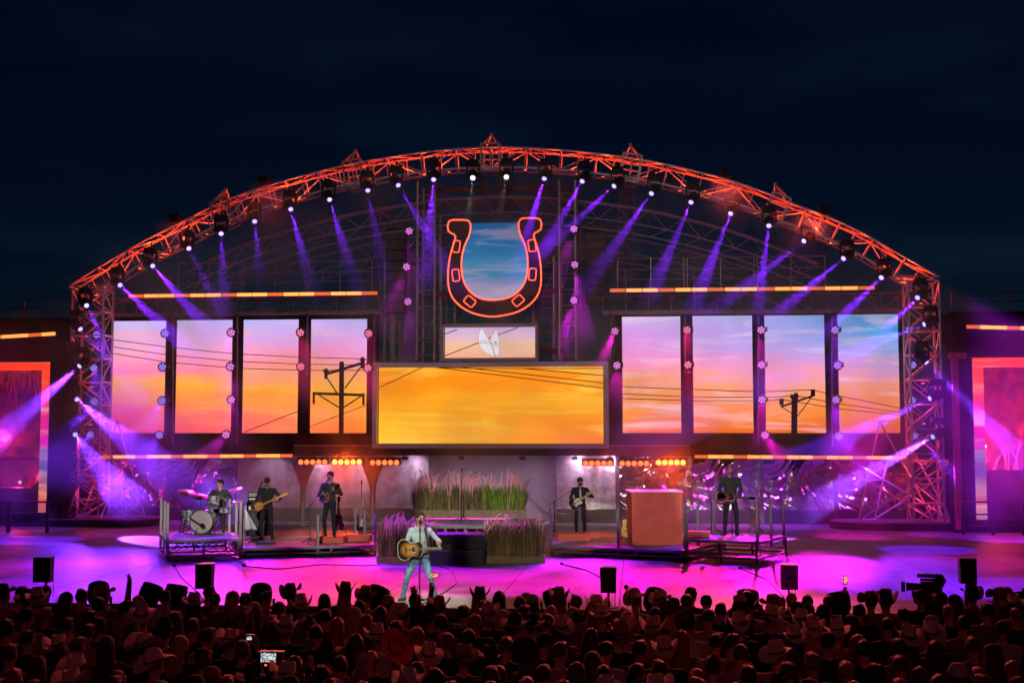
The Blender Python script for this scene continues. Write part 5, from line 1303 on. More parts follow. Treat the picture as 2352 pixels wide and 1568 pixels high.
# banjo, far right
p = onz(1735, 1226, .57); t = thing('banjo', 'banjo with white round head on a stand at the far right of the tall riser', 'banjo', (p.x, p.y+.1, .57+.33)); MX = Matrix.Rotation(PI/2, 3, 'X')
obj('head', MB().lathe([(.15, 0), (0, .002)], (0, -.045, 0), MX, 24), mat('banjo_skin', (.7, .7, .68), .5), t); s = MB().lathe([(.165, -.05), (.165, .045), (.15, .05)], (0, 0, 0), MX, 24); obj('rim', s, CHROME, t)
obj('neck', MB().bar((.03, -.03, .15), (.16, -.02, .8), .045, .025), ROSE, t); obj('headstock', MB().bar((.16, -.02, .8), (.2, -.02, .95), .08, .02), BLKG, t)
gstand((p.x+.03, p.y+.17, .57), 'black stand holding the banjo')
# pedals and small gear
for (px, py, z, l) in ((640, 1247, .27, 'small box of pedals at the bass player'), (610, 1249, .27, 'silver pedal board left of the bass player'), (1302, 1226, .27, 'small pedal board behind the capped guitarist box'), (845, 1227, .27, 'small silver gear by the black guitar')):
    if px == 640: continue
    p = onz(px, py, z); t = thing('pedal_board', l, 'pedal board', p, 0, 'small effect pedal boards'); obj('board', MB().box((0, 0, .03), (.5, .25, .04)), BLACK, t); s = MB()
    for k in range(4): s.box((-.18+.12*k, 0, .075), (.08, .14, .05))
    obj('pedals', s, CHROME, t)
p = onz(1650, 1240, .57)
# ================================================================== PEOPLE
def smin(a, b, k):
    h = np.clip(.5+.5*(a-b)/k, 0, 1); return a*(1-h)+b*h-k*h*(1-h)
class Body:
    def __init__(s): s.p = []
    def cap(s, a, b, ra, rb, lab, k=.03): s.p.append(('c', np.array(a, float), np.array(b, float), ra, rb, lab, k))
    def ell(s, c, r, lab, k=.03, M=None): s.p.append(('e', np.array(c, float), np.array(r, float), None if M is None else np.array(M), None, lab, k))
    def dist(s, q, X):
        if q[0] == 'c':
            a, b, ra, rb = q[1:5]; ba = b-a; L = max(ba @ ba, 1e-9)
            t = np.clip(((X-a) @ ba)/L, 0, 1)
            return np.linalg.norm(X-a-t[..., None]*ba, axis=-1)-(ra+(rb-ra)*t)
        c, r, M = q[1:4]; Y = X-c
        if M is not None: Y = Y @ M
        k0 = np.linalg.norm(Y/r, axis=-1); k1 = np.linalg.norm(Y/(r*r), axis=-1)+1e-9
        return k0*(k0-1)/k1
    def bounds(s, q):
        if q[0] == 'c': r = max(q[3], q[4]); return np.minimum(q[1], q[2])-r, np.maximum(q[1], q[2])+r
        r = max(q[2]) if q[3] is not None else q[2]; return q[1]-r, q[1]+r
    def mesh(s, name, mats, h):
        lo = np.min([s.bounds(q)[0] for q in s.p], 0)-2.5*h; hi = np.max([s.bounds(q)[1] for q in s.p], 0)+2.5*h
        n = np.ceil((hi-lo)/h).astype(int)+1
        D = np.full(tuple(n), 1.0, np.float32)
        for q in s.p:
            a, b = s.bounds(q); m = q[6]+2*h
            i0 = np.maximum(np.floor((a-m-lo)/h).astype(int), 0); i1 = np.minimum(np.ceil((b+m-lo)/h).astype(int)+1, n)
            g = np.stack(np.meshgrid(*[lo[d]+h*np.arange(i0[d], i1[d]) for d in range(3)], indexing='ij'), -1)
            sl = tuple(slice(i0[d], i1[d]) for d in range(3))
            D[sl] = smin(D[sl], s.dist(q, g), q[6])
        S = D < 0
        # surface nets
        c = [S[i:n[0]-1+i, j:n[1]-1+j, k:n[2]-1+k] for i in (0, 1) for j in (0, 1) for k in (0, 1)]
        cnt = sum(x.astype(np.int8) for x in c); act = (cnt > 0) & (cnt < 8)
        idx = -np.ones(act.shape, int); cells = np.argwhere(act); idx[tuple(cells.T)] = np.arange(len(cells))
        P = np.zeros((len(cells), 3)); W_ = np.zeros(len(cells))
        cor = [np.array((i, j, k)) for i in (0, 1) for j in (0, 1) for k in (0, 1)]
        for u in range(8):
            for v in range(u+1, 8):
                if np.abs(cor[u]-cor[v]).sum() != 1: continue
                A = D[tuple((cells+cor[u]).T)]; B = D[tuple((cells+cor[v]).T)]; m = (A < 0) != (B < 0)
                t = np.where(m, A/np.where(m, A-B, 1), 0)
                P += np.where(m[:, None], cor[u]+(cor[v]-cor[u])*t[:, None], 0); W_ += m
        V = lo+h*(cells+P/W_[:, None]); F = []
        for ax in range(3):
            a1, a2 = [(1, 2), (2, 0), (0, 1)][ax]
            e = np.zeros(3, int); e[ax] = 1
            s0 = S[tuple(slice(0, n[d]-(1 if d == ax else 0)) for d in range(3))]; s1 = S[tuple(slice(1 if d == ax else 0, n[d]) for d in range(3))]
            E = np.argwhere(s0 != s1); E = E[(E[:, a1] > 0) & (E[:, a2] > 0) & (E[:, a1] < n[a1]-1) & (E[:, a2] < n[a2]-1)]
            o1 = np.zeros(3, int); o1[a1] = 1; o2 = np.zeros(3, int); o2[a2] = 1
            Q = np.stack([idx[tuple((E-o1-o2).T)], idx[tuple((E-o2).T)], idx[tuple(E.T)], idx[tuple((E-o1).T)]], 1)
            fl = s0[tuple(E.T)]; Q[~fl] = Q[~fl][:, ::-1]; F.append(Q)
        F = np.concatenate(F); me = bpy.data.meshes.new(name)
        me.from_pydata(V.tolist(), [], F.tolist())
        ctr = V[F].mean(1); best = np.full(len(F), 1e9); lab = np.zeros(len(F), int); names = list(mats)
        for q in s.p:
            d = s.dist(q, ctr)-(.004 if q[5] in ('hair', 'belt', 'hat') else 0); m = d < best; best[m] = d[m]; lab[m] = names.index(q[5])
        if 'hair' in names:
            hm = np.zeros(len(V), bool); hm[F[lab == names.index('hair')].ravel()] = True; rg = np.random.RandomState(len(V))
            A = V-V[hm].mean(0) if hm.any() else V; A = A/(np.linalg.norm(A, axis=1, keepdims=True)+1e-6)
            ph = np.sin(V[:, 0]*90+3*np.sin(V[:, 2]*40))*np.sin(V[:, 1]*75)*.005+rg.uniform(-1, 1, len(V))*.25*h
            V2 = V+A*(ph*hm)[:, None]; me.vertices.foreach_set('co', V2.ravel())
        for k in names: me.materials.append(mats[k])
        me.polygons.foreach_set('material_index', lab.astype(np.int32)); me.polygons.foreach_set('use_smooth', [True]*len(F)); me.update(); return me
def V3(*a): return np.array(a, float)
def ik(a, b, l1, l2, pole):
    a, b = V3(*a), V3(*b); d = b-a; L = np.linalg.norm(d); L2 = min(L, (l1+l2)*.999); d = d/L; b = a+d*L2
    x = (l1*l1-l2*l2+L2*L2)/(2*L2); y = math.sqrt(max(l1*l1-x*x, 0)); p = V3(*pole); p = p-d*(p @ d); p /= np.linalg.norm(p)
    return a+d*x+p*y, b
def hand(B, w, dirn, nrm, side, curl=.6, s=1.0, lab='skin'):
    d = V3(*dirn); d /= np.linalg.norm(d); nrm = V3(*nrm); nrm = nrm-d*(nrm @ d); nrm /= np.linalg.norm(nrm); x = np.cross(d, nrm)*side
    w = V3(*w); c = w+d*.045*s
    B.ell(c, (.040*s, .016*s, .050*s), lab, .015, np.stack([x, nrm, d], 1))
    for i, (o, L) in enumerate(((-.030, .066), (-.010, .076), (.010, .072), (.029, .056))):
        p = w+d*.086*s+x*o*s; c1 = curl*(.9+.1*i); v1 = d*math.cos(c1)+nrm*math.sin(c1); v2 = d*math.cos(c1*2.1)+nrm*math.sin(c1*2.1)
        q = p+v1*L*.55*s; B.cap(p-d*.012, q, .0095*s, .009*s, lab, .005); B.cap(q, q+v2*L*.5*s, .009*s, .0075*s, lab, .004)
    p = w+d*.03*s-x*.034*s; v = (d*.7-x*.6+nrm*.4); v /= np.linalg.norm(v); q = p+v*.035*s; B.cap(p, q, .012*s, .010*s, lab, .008); B.cap(q, q+(d*.85+nrm*.5)/1.0*.03*s, .010*s, .008*s, lab, .005)
def figure(B, H=1.8, feet=((-.13, 0), (.13, 0)), pelvis=(0, 0, .93), lean=(0, 0), hands=None, hd=(0, 0), hair='short', sleeves='long', toe=((-.3, -1), (.3, -1)), seated=False, poles=((-1, .6, -.6), (1, .6, -.6)), beard=False, handn=None, hdir=None, curls=(.6, .6), wide=1.0, detail=True, cap_=None, kneepole=((-.2, -1, 0), (.2, -1, 0)), feetz=(0, 0)):
    s = H/1.8; pv = V3(*pelvis)*s; ch = pv+V3(lean[0]*.7, lean[1]*.7, .37)*s; nk = pv+V3(lean[0], lean[1], .55)*s; w = wide
    B.ell(pv+V3(0, .01, 0), V3(.158*w, .112, .125)*s, 'pants', .05); B.ell(pv*.6+ch*.4, V3(.142*w, .098, .16)*s, 'shirt', .05); B.ell(ch, V3(.172*w, .112, .19)*s, 'shirt', .05)
    sh = []
    for k, sg in enumerate((-1, 1)):
        q = nk+V3(sg*.178*w, .0, -.055)*s; sh.append(q); B.cap(nk+V3(0, .01, -.03)*s, q, .062*s, .062*s, 'shirt', .04)
    hr = Euler((hd[1], 0, hd[0])).to_matrix(); hm = np.array(hr); n0 = nk+V3(0, .005, .0)*s; hc = n0+V3(0, -.012, .075)*s
    hp = lambda *v: hc+hm @ (V3(*v)*s)
    B.cap(n0-V3(0, 0, .02)*s, hp(0, .01, .02), .058*s, .052*s, 'skin', .025)
    B.ell(hp(0, .0, .12), V3(.076, .096, .112)*s, 'skin', .02, hm); B.ell(hp(0, -.028, .062), V3(.056, .062, .058)*s, 'beard' if beard else 'skin', .02, hm)
    if detail:
        B.cap(hp(0, -.096, .125), hp(0, -.116, .092), .010*s, .015*s, 'skin', .010); B.cap(hp(-.028, -.088, .135), hp(.028, -.088, .135), .013*s, .013*s, 'skin', .012)
        for sg in (-1, 1):
            B.ell(hp(sg*.079, .0, .105), V3(.012, .022, .032)*s, 'skin', .008, hm); B.ell(hp(sg*.030, -.0905, .118), V3(.014, .008, .007)*s, 'eye', .004, hm); B.cap(hp(sg*.018, -.1, .137), hp(sg*.046, -.092, .139), .005*s, .004*s, 'hair', .003)
        B.ell(hp(0, -.090, .062), V3(.024, .010, .007)*s, 'lip', .005, hm)
    if hair == 'short':
        B.ell(hp(0, .018, .150), V3(.083, .1, .098)*s, 'hair', .012, hm); B.ell(hp(0, -.045, .222), V3(.055, .05, .025)*s, 'hair', .02, hm)
    elif hair == 'curly':
        rnd = random.Random(5); B.ell(hp(0, .02, .155), V3(.088, .102, .1)*s, 'hair', .012, hm)
        for _ in range(26):
            a, b = rnd.uniform(0, 2*PI), rnd.uniform(-.1, 1.2); v = (math.cos(a)*math.cos(b)*.085, .02+math.sin(a)*math.cos(b)*.098, .155+math.sin(b)*.098)
            if v[1] > -.05 or v[2] > .2: B.ell(hp(*v), V3(.022, .022, .022)*s, 'hair', .01, hm)
    elif hair == 'bald': pass
    elif hair == 'long':
        B.ell(hp(0, .018, .148), V3(.09, .106, .104)*s, 'hair', .012, hm); B.cap(hp(0, .06, .12), hp(.0, .10, -.20), .078*s, .075*s, 'hair', .04); B.cap(hp(-.06, .03, .08), hp(-.09, .05, -.16), .045*s, .04*s, 'hair', .03); B.cap(hp(.06, .03, .08), hp(.09, .05, -.16), .045*s, .04*s, 'hair', .03)
    elif hair == 'pony':
        B.ell(hp(0, .018, .148), V3(.085, .103, .1)*s, 'hair', .012, hm); B.cap(hp(0, .11, .17), hp(0, .15, .0), .03*s, .02*s, 'hair', .015)
    elif hair == 'bun':
        B.ell(hp(0, .018, .148), V3(.085, .103, .1)*s, 'hair', .012, hm); B.ell(hp(0, .09, .24), V3(.045, .045, .04)*s, 'hair', .01, hm)
    if cap_:
        B.ell(hp(0, .005, .165), V3(.09, .106, .09)*s, 'cap', .008, hm); B.ell(hp(0, -.115*cap_, .165), V3(.07, .07, .012)*s, 'cap', .008, hm)
    # legs
    for k, sg in enumerate((-1, 1)):
        hip = pv+V3(sg*.088, 0, -.03)*s; an = V3(feet[k][0], feet[k][1], .085+feetz[k]/s)*s
        kn, an = ik(hip, an, .43*s, .42*s, kneepole[k])
        B.cap(hip, kn, .088*s, .060*s, 'pants', .03); B.cap(kn, an, .059*s, .044*s, 'pants', .02); B.ell(kn*.62+an*.38+V3(0, .018, 0), V3(.052, .055, .11)*s, 'pants', .03)
        t = V3(toe[k][0], toe[k][1], 0); t /= np.linalg.norm(t); f0 = an+V3(0, 0, -.045)*s-t*.03*s; B.cap(f0, f0+t*.15*s-V3(0, 0, .012)*s, .040*s, .031*s, 'shoe', .02); B.cap(an+V3(0, 0, .02)*s, f0, .042*s, .04*s, 'shoe', .02)
    # arms
    for k, sg in enumerate((-1, 1)):
        wt = V3(*(hands[k] if hands else (sg*.27, -.02, .82)))*(s if not hands else 1)
        el, wr = ik(sh[k], wt, .29*s, .255*s, poles[k])
        B.cap(sh[k], el, .056*s, .044*s, 'shirt', .03)
        if sleeves == 'long': B.cap(el, wr, .046*s, .035*s, 'shirt', .015)
        elif sleeves == 'rolled': m = el+(wr-el)*.08; B.cap(el-(el-sh[k])*.05, m, .052*s, .052*s, 'shirt', .012)
        if sleeves == 'none': B.cap(sh[k]+(el-sh[k])*.45, el, .044*s, .042*s, 'skin', .01)
        B.cap(el, wr, .040*s, .028*s, 'skin', .02)
        dd = (hdir[k] if hdir else (wr-el)); hn = (handn[k] if handn else (0, 1, 0))
        if detail: hand(B, wr, dd, hn, -sg, curls[k], s)
        else:
            dn = V3(*dd); dn = dn/np.linalg.norm(dn); B.ell(wr+dn*.07*s, V3(.035, .035, .055)*s, 'skin', .02)
    return dict(sh=sh, hc=hc, nk=nk, hp=hp)
SKIN = mat('skin', (.55, .3, .2), .5); LIP = mat('lips', (.4, .14, .12), .5); EYE = mat('eyes', (.03, .025, .02), .3); HBLK = mat('black_hair', (.015, .012, .01), .55, bump=.6, bscale=120); HBRN = mat('brown_hair', (.06, .035, .02), .55, bump=.6, bscale=120); HGRY = mat('greying_hair', (.16, .14, .12), .55, bump=.6, bscale=120)
HRED = mat('ginger_hair', (.3, .09, .03), .5, bump=.6, bscale=120); HBLN = mat('fair_hair', (.4, .25, .1), .5, bump=.6, bscale=120)
def denim(name, c, n=.25): return mat(name, c, .85, noise=n, nscale=9, bump=.7, bscale=14)
def person(name_mesh, B, mats, loc, rz, label, h=.012, group=None):
    t = thing('person', label, 'person', loc, rz, group); o = bpy.data.objects.new('body', B.mesh(name_mesh, mats, h)); COL.objects.link(o); o.parent = t; return t
base = dict(skin=SKIN, lip=LIP, eye=EYE)
def faceto(p): return math.atan2(CAM.x-p.x, p.y-CAM.y)*1.0     # rotation so that local -Y looks at the house
# ---------- singer
SG = onz(964, 1378)
B = Body()
HN = ((-.06, -.225, 1.035), (.41, -.20, 1.09))
info = figure(B, 1.84, feet=((-.33, .02), (.31, -.02)), pelvis=(-.0, .02, .855), lean=(-.0, -.02), hands=HN, hd=(R(28), R(4)), hair='short', sleeves='rolled', toe=((-.55, -1), (.35, -1)), poles=((-1, .25, -.25), (.9, .2, -1)),
              handn=((0, .6, -.7), (0, .3, 1)), hdir=((.9, -.1, -.3), (-.15, -.35, .9)), curls=(.75, 1.0), kneepole=((-.15, -1, 0), (.15, -1, 0)))
SHIRT = denim('pale_denim_shirt', (.50, .60, .62), .12); JEANS = denim('faded_blue_jeans', (.20, .34, .46), .45)
sp = person('singer_body', B, dict(base, hair=HBRN, shirt=SHIRT, pants=JEANS, shoe=mat('tan_boots', (.16, .1, .06), .6, noise=.3)), SG, 0.06, 'person in pale denim shirt and ripped jeans singing with a sunburst guitar at the front', .0105)
# belt, shirt collar, ripped knee patch, strap, ear piece
s = MB(); s.path([(.165*math.cos(a), .02+.125*math.sin(a), .925) for a in [2*PI*k/24 for k in range(24)]], .02, 5, closed=True); obj('belt', s, BLACK, sp); 
s = MB(); 
s.path([(-.10, -.03, 1.50), (-.085, -.085, 1.46), (-.04, -.115, 1.38)], [.012, .016, .01], 5); s.path([(.10, -.03, 1.50), (.085, -.085, 1.46), (.03, -.12, 1.38)], [.012, .016, .01], 5); obj('shirt_collar', s, SHIRT, sp)
s = MB(); s.add([(-.03, -.135, 1.47), (.045, -.135, 1.47), (.01, -.14, 1.31)], [(0, 1, 2)]); 
obj('open_neck', MB().sphere((.005, -.082, 1.41), .04, 8, 6, sc=(.6, .8, 1.6)), SKIN, sp, smooth=True)
obj('ripped_patch', MB().sphere((-.232, -.075, .475), .05, 8, 6, sc=(1, .35, .6)), mat('frayed_white_cotton', (.6, .5, .42), .9, noise=.5, nscale=60), sp)
s = MB().path([(.20, -.05, .98), (.17, -.13, 1.2), (.12, -.12, 1.4), (.1, -.02, 1.50), (.05, .10, 1.42), (-.12, .16, 1.2), (-.22, .02, 1.08)], .014, 6); s.v = [(x, y*1.05, z) for x, y, z in s.v]
obj('guitar_strap', MB().add([(x-.028, y-.03, z) for x, y, z in ((.21, -.10, 1.0), (.17, -.13, 1.2), (.125, -.115, 1.4), (.115, -.0, 1.525))]+[(x+.028, y-.03, z) for x, y, z in ((.21, -.10, 1.0), (.17, -.13, 1.2), (.125, -.115, 1.4), (.115, -.0, 1.525))], [(0, 4, 5, 1), (1, 5, 6, 2), (2, 6, 7, 3)]), mat('leather_strap', (.03, .03, .03), .6), sp)
def rel(p, off, rz=0): return Vector(p)+Matrix.Rotation(rz, 3, 'Z') @ Vector(off)
acoustic(rel(SG, (-.16, -.235, 1.03), .06), R(3), 'sunburst acoustic guitar with cream edging in the hands of the singer in front', SUNB, MAHOG, yaw=.06, tilt=0, sc=1.0, fret=mat('pale_fretboard', (.45, .42, .25), .4))
mic_stand(rel(SG, (.055, -.34, 0)), 1.52, 'straight microphone stand right in front of the singer', base='round')
# ---------- bass player
BASSP = onz(612, 1240, .27); B = Body()
figure(B, 1.84, wide=1.14, feet=((-.16, .05), (.17, -.02)), hands=((-.13, -.21, 1.02), (.36, -.24, 1.14)), hd=(R(10), R(22)), hair='short', beard=True, cap_=1, handn=((0, .6, -.7), (0, .3, 1)), hdir=((.8, 0, -.5), (-.1, -.3, .9)), curls=(.8, 1), poles=((-1, .2, -.4), (.9, .2, -.9)))
DK = mat('black_shirt_cloth', (.022, .022, .024), .8, bump=.6, bscale=14); DKP = mat('black_jeans_cloth', (.014, .014, .016), .8, bump=.6, bscale=14); DKS = mat('black_shoes', (.01, .01, .01), .4)
person('bass_body', B, dict(base, hair=HBRN, beard=HBRN, cap=mat('black_cap', (.012, .012, .014), .7), shirt=DK, pants=DKP, shoe=DKS), BASSP, .05, 'person in black with a black cap and beard looking down at a bass guitar', .012)
electric(rel(BASSP, (-.17, -.24, 1.0)), R(24), 'amber sunburst bass guitar with maple neck held by the capped bass player', SUNB2, None, bass=True, sc=1.02, kind='bass_guitar')
mic_stand(rel(BASSP, (-.30, -.35, 0)), 1.42, 'boom microphone stand left of the bass player', boom=(.18, .05, 1.56))
# ---------- mandolin player
MP = onz(757, 1233, .42); B = Body()
figure(B, 1.86, wide=1.14, feet=((-.13, .02), (.14, -.03)), hands=((-.10, -.22, 1.14), (.17, -.26, 1.32)), hd=(R(-8), R(3)), hair='curly', handn=((0, .6, -.7), (0, .3, 1)), hdir=((.8, 0, .3), (-.2, -.3, .8)), curls=(.8, 1), poles=((-1, .2, -.7), (.9, .2, -.9)))
person('mandolin_body', B, dict(base, hair=HBLK, shirt=mat('charcoal_shirt', (.03, .033, .036), .8, bump=.6, bscale=14), pants=DKP, shoe=DKS), MP, 0, 'person in a charcoal shirt with dark hair singing and playing a small mandolin', .012)
t = thing('platform_block', 'low block the mandolin player stands on', 'block', (MP.x, MP.y, .27)); obj('top', MB().box((0, .15, .075), (.9, .7, .148)), CORAL, t); obj('edge', MB().box((0, -.205, .14), (.92, .01, .02)), CORAL, t)
MD = [(-.14, 0), (-.135, .05), (-.10, .10), (-.04, .125), (.03, .10), (.09, .06), (.13, .03), (.14, 0)]
acoustic(rel(MP, (-.07, -.24, 1.15)), R(42), 'small red mandolin held high by the player in charcoal', REDB, MAHOG, sc=1.05, kind='mandolin', prof=MD, th=.05, neck=.2, cat='mandolin', resonator=True)
mic_stand(rel(MP, (-.45, -.45, -.15)), 1.5, 'boom microphone stand left of the mandolin player', boom=(.40, .16, 1.72))
# ---------- drummer
DP = Vector((pb.x+.17, pb.y+1.1, zD)); B = Body()
figure(B, 1.84, feet=((-.25, -.50), (.28, -.5)), pelvis=(0, .03, .60), lean=(0, -.04), hands=((-.12, -.46, .98), (.30, -.42, .90)), hd=(R(-48), R(2)), hair='short', beard=False, hdir=((.3, -1, 0), (.2, -1, .1)), curls=(1.1, 1.1), poles=((-1, .5, -.3), (1, .5, -.3)), kneepole=((-.3, -1, .6), (.3, -1, .6)), wide=1.1)
person('drummer_body', B, dict(base, hair=HBLK, shirt=mat('dark_denim_jacket', (.04, .045, .04), .8, noise=.3, nscale=20, bump=.6, bscale=14), pants=DKP, shoe=DKS), DP, 0, 'person in a dark denim jacket seated behind the drums looking to the left', .012)
for a, b, l in (((-.12, -.52, .98), (-.02, -.85, 1.08), 'left'), ((.32, -.5, .92), (.22, -.78, 1.06), 'right')):
    t = thing('drumstick', 'drumstick in the drummer\'s hand on the %s of the rack tom' % l, 'drumstick', DP, 0, 'drumsticks'); obj('stick', MB().tube(a, b, .008, .006), MAPLE, t); obj('tip', MB().sphere(b, .01, 6, 4), MAPLE, t)
# ---------- guitarist on the right with cap
GP = onz(1333, 1229, .27); B = Body()
figure(B, 1.78, wide=1.14, feet=((-.12, .02), (.13, .0)), hands=((-.14, -.2, 1.0), (.25, -.26, 1.22)), hd=(R(-20), R(6)), hair='short', beard=True, cap_=1, handn=((0, .6, -.7), (0, .3, 1)), hdir=((.6, -.1, -.8), (-.2, -.3, .9)), curls=(.5, 1), poles=((-1, .2, -.6), (.9, .2, -.9)))
g = person('guitarist_body', B, dict(base, hair=HBRN, beard=HBRN, cap=mat('dark_mesh_cap', (.02, .022, .02), .7), shirt=mat('black_jacket', (.02, .02, .022), .75, bump=.6, bscale=14), pants=DKP, shoe=DKS), GP, .05, 'person in a black jacket, white shirt and dark cap playing an electric guitar', .012)
obj('white_shirt_front', MB().sphere((.0, -.062, 1.22), .1, 12, 9, sc=(.55, .7, 2.3)), mat('white_cotton', (.55, .53, .48), .8), g, smooth=True)
electric(rel(GP, (-.1, -.22, 1.02)), R(34), 'cream guarded black electric guitar held by the guitarist in the cap', BLKG, WHITEG)
mic_stand(rel(GP, (-.78, -.3, 0)), 1.45, 'boom microphone stand left of the guitarist in the cap', boom=(.72, .14, 1.5))
# ---------- resonator player
RP = onz(1679, 1228, .57); B = Body()
figure(B, 1.93, wide=1.14, feet=((-.15, .03), (.15, -.05)), hands=((-.2, -.27, 1.06), (.22, -.27, 1.04)), hd=(R(6), R(2)), hair='short', beard=True, handn=((0, .2, -1), (0, .2, -1)), hdir=((.25, -.5, -.6), (-.2, -.5, -.6)), curls=(.5, .6), poles=((-1, .3, -.5), (1, .3, -.5)))
person('resonator_body', B, dict(base, hair=HGRY, beard=HGRY, shirt=mat('dark_green_overshirt', (.035, .04, .03), .8, bump=.6, bscale=14), pants=DKP, shoe=DKS), RP, -.05, 'tall grey bearded person in a dark shirt playing a flat slung resonator guitar', .012)
acoustic(rel(RP, (-.16, -.3, 1.02)), R(-4), 'red brown resonator guitar slung flat on the tall grey haired player', REDB, MAHOG, tilt=R(-50), sc=1.0, resonator=True, kind='resonator_guitar')
mic_stand(rel(RP, (.0, -.42, 0)), 1.66, 'straight microphone stand in front of the tall grey haired player')
mic_stand(rel(RP, (-.5, .6, 0)), 1.0, 'short bare stand behind the resonator player', mic=False)
# ================================================================== CROWD
GZ = -1.5
def cowboy(r=1.0, roll=.10, tilt=0, n=36, crown_h=.125):
    s = MB(); rings = []
    rx, ry = .172*r, .215*r; cx_, cy_ = .082, .104
    def brimz(x, y): return roll*(abs(x)/rx)**2.4-.028*(abs(y)/ry)**2
    for (u) in (1.0, .985, .8, .62, .5):
        ring = []
        for k in range(n):
            a = 2*PI*k/n; ex, ey = cx_+(rx-cx_)*((u-.5)*2), cy_+(ry-cy_)*((u-.5)*2); x, y = ex*math.cos(a), ey*math.sin(a)
            xx = x*(1-.16*(abs(x)/rx)**2) ; ring.append((xx, y, brimz(x, y)+(0 if u < 1 else -.004)))
        rings.append(ring)
    for (f, z) in ((.99, .03), (.95, .075), (.86, crown_h*.9), (.70, crown_h), (.35, crown_h*.86), (.0, crown_h*.72)):
        ring = []
        for k in range(n):
            a = 2*PI*k/n; x, y = cx_*f*math.cos(a), cy_*f*math.sin(a)
            pinch = 1-.28*max(0, math.sin(a))**2*(z/crown_h)**2 if z > .03 else 1
            z2 = z+(.012*math.cos(2*a) if z > .05 else 0)
            if f < .8: z2 = z-.015*(1-f)+.02*abs(math.cos(a))*f
            ring.append((x*pinch, y, z2))
        rings.append(ring)
    V = [p for r_ in rings for p in r_]; fs = [(i*n+k, i*n+(k+1) % n, (i+1)*n+(k+1) % n, (i+1)*n+k) for i in range(len(rings)-1) for k in range(n)]
    s.add(V, fs); s.add([(x, y, z-.008) for x, y, z in rings[0]]+[(x, y, z-.008) for x, y, z in rings[4]], [(k, n+k, n+(k+1) % n, (k+1) % n) for k in range(n)])
    return s
def band(): return MB().path([(.083*math.cos(2*PI*k/20), .105*math.sin(2*PI*k/20), .018) for k in range(20)], .009, 5, closed=True)
HATM = {'straw': mat('pale_straw_hat', (.68, .52, .42), .7, noise=.12, nscale=80, bump=.3, bscale=300), 'tan': mat('tan_felt_hat', (.3, .16, .07), .8), 'black': mat('black_felt_hat', (.015, .013, .013), .8), 'white': mat('white_felt_hat', (.55, .47, .42), .75), 'brown': mat('brown_felt_hat', (.09, .04, .025), .8), 'red': mat('bright_red_hat', (.95, .06, .02), .7)}
HM = {k: [cowboy(1.0, .09).mesh('cowboy_hat', m, smooth=True), cowboy(1.08, .13).mesh('cowboy_hat', m, smooth=True), cowboy(1.12, .05).mesh('cowboy_hat', m, smooth=True)] for k, m in HATM.items()}
BANDM = band().mesh('hat_band', mat('dark_hat_band', (.02, .012, .01), .6), smooth=True)
def capmesh(m):
    s = MB(); s.lathe([(.091, .0), (.092, .03), (.085, .075), (.06, .105), (.025, .12), (0, .122)], n=20)
    s.v = [(x, y*1.12, z) for x, y, z in s.v]; n0 = len(s.v)
    P = [(-.07, .085, .012), (.07, .085, .012), (.06, .15, .004), (.03, .175, 0), (-.03, .175, 0), (-.06, .15, .004)]
    s.add(P+[(x, y, z-.008) for x, y, z in P], [(0, 1, 2, 3, 4, 5), (11, 10, 9, 8, 7, 6), (2, 8, 9, 3), (3, 9, 10, 4), (1, 7, 8, 2), (4, 10, 11, 5)]); return s.mesh('cap', m, smooth=True)
CAPM = {'black': capmesh(mat('black_cap_cloth', (.015, .015, .017), .8)), 'pale': capmesh(mat('pale_cap_cloth', (.45, .35, .3), .8)), 'red': capmesh(mat('dull_red_cap', (.25, .05, .04), .8))}
CL = {'black': mat('crowd_black_cloth', (.013, .012, .013), .85), 'grey': mat('crowd_grey_cloth', (.14, .12, .13), .85, noise=.2, nscale=8), 'plaid': mat('crowd_plaid_cloth', (.16, .07, .08), .85, noise=.6, nscale=22), 'pink': mat('crowd_pale_pink_cloth', (.34, .2, .2), .85), 'navy': mat('crowd_navy_cloth', (.02, .022, .045), .85), 'white': mat('crowd_white_cloth', (.4, .36, .36), .85), 'red': mat('crowd_dull_red_cloth', (.16, .03, .03), .85)}
HAIRM = {'black': HBLK, 'brown': HBRN, 'ginger': HRED, 'fair': HBLN, 'grey': HGRY}
bodies = {}
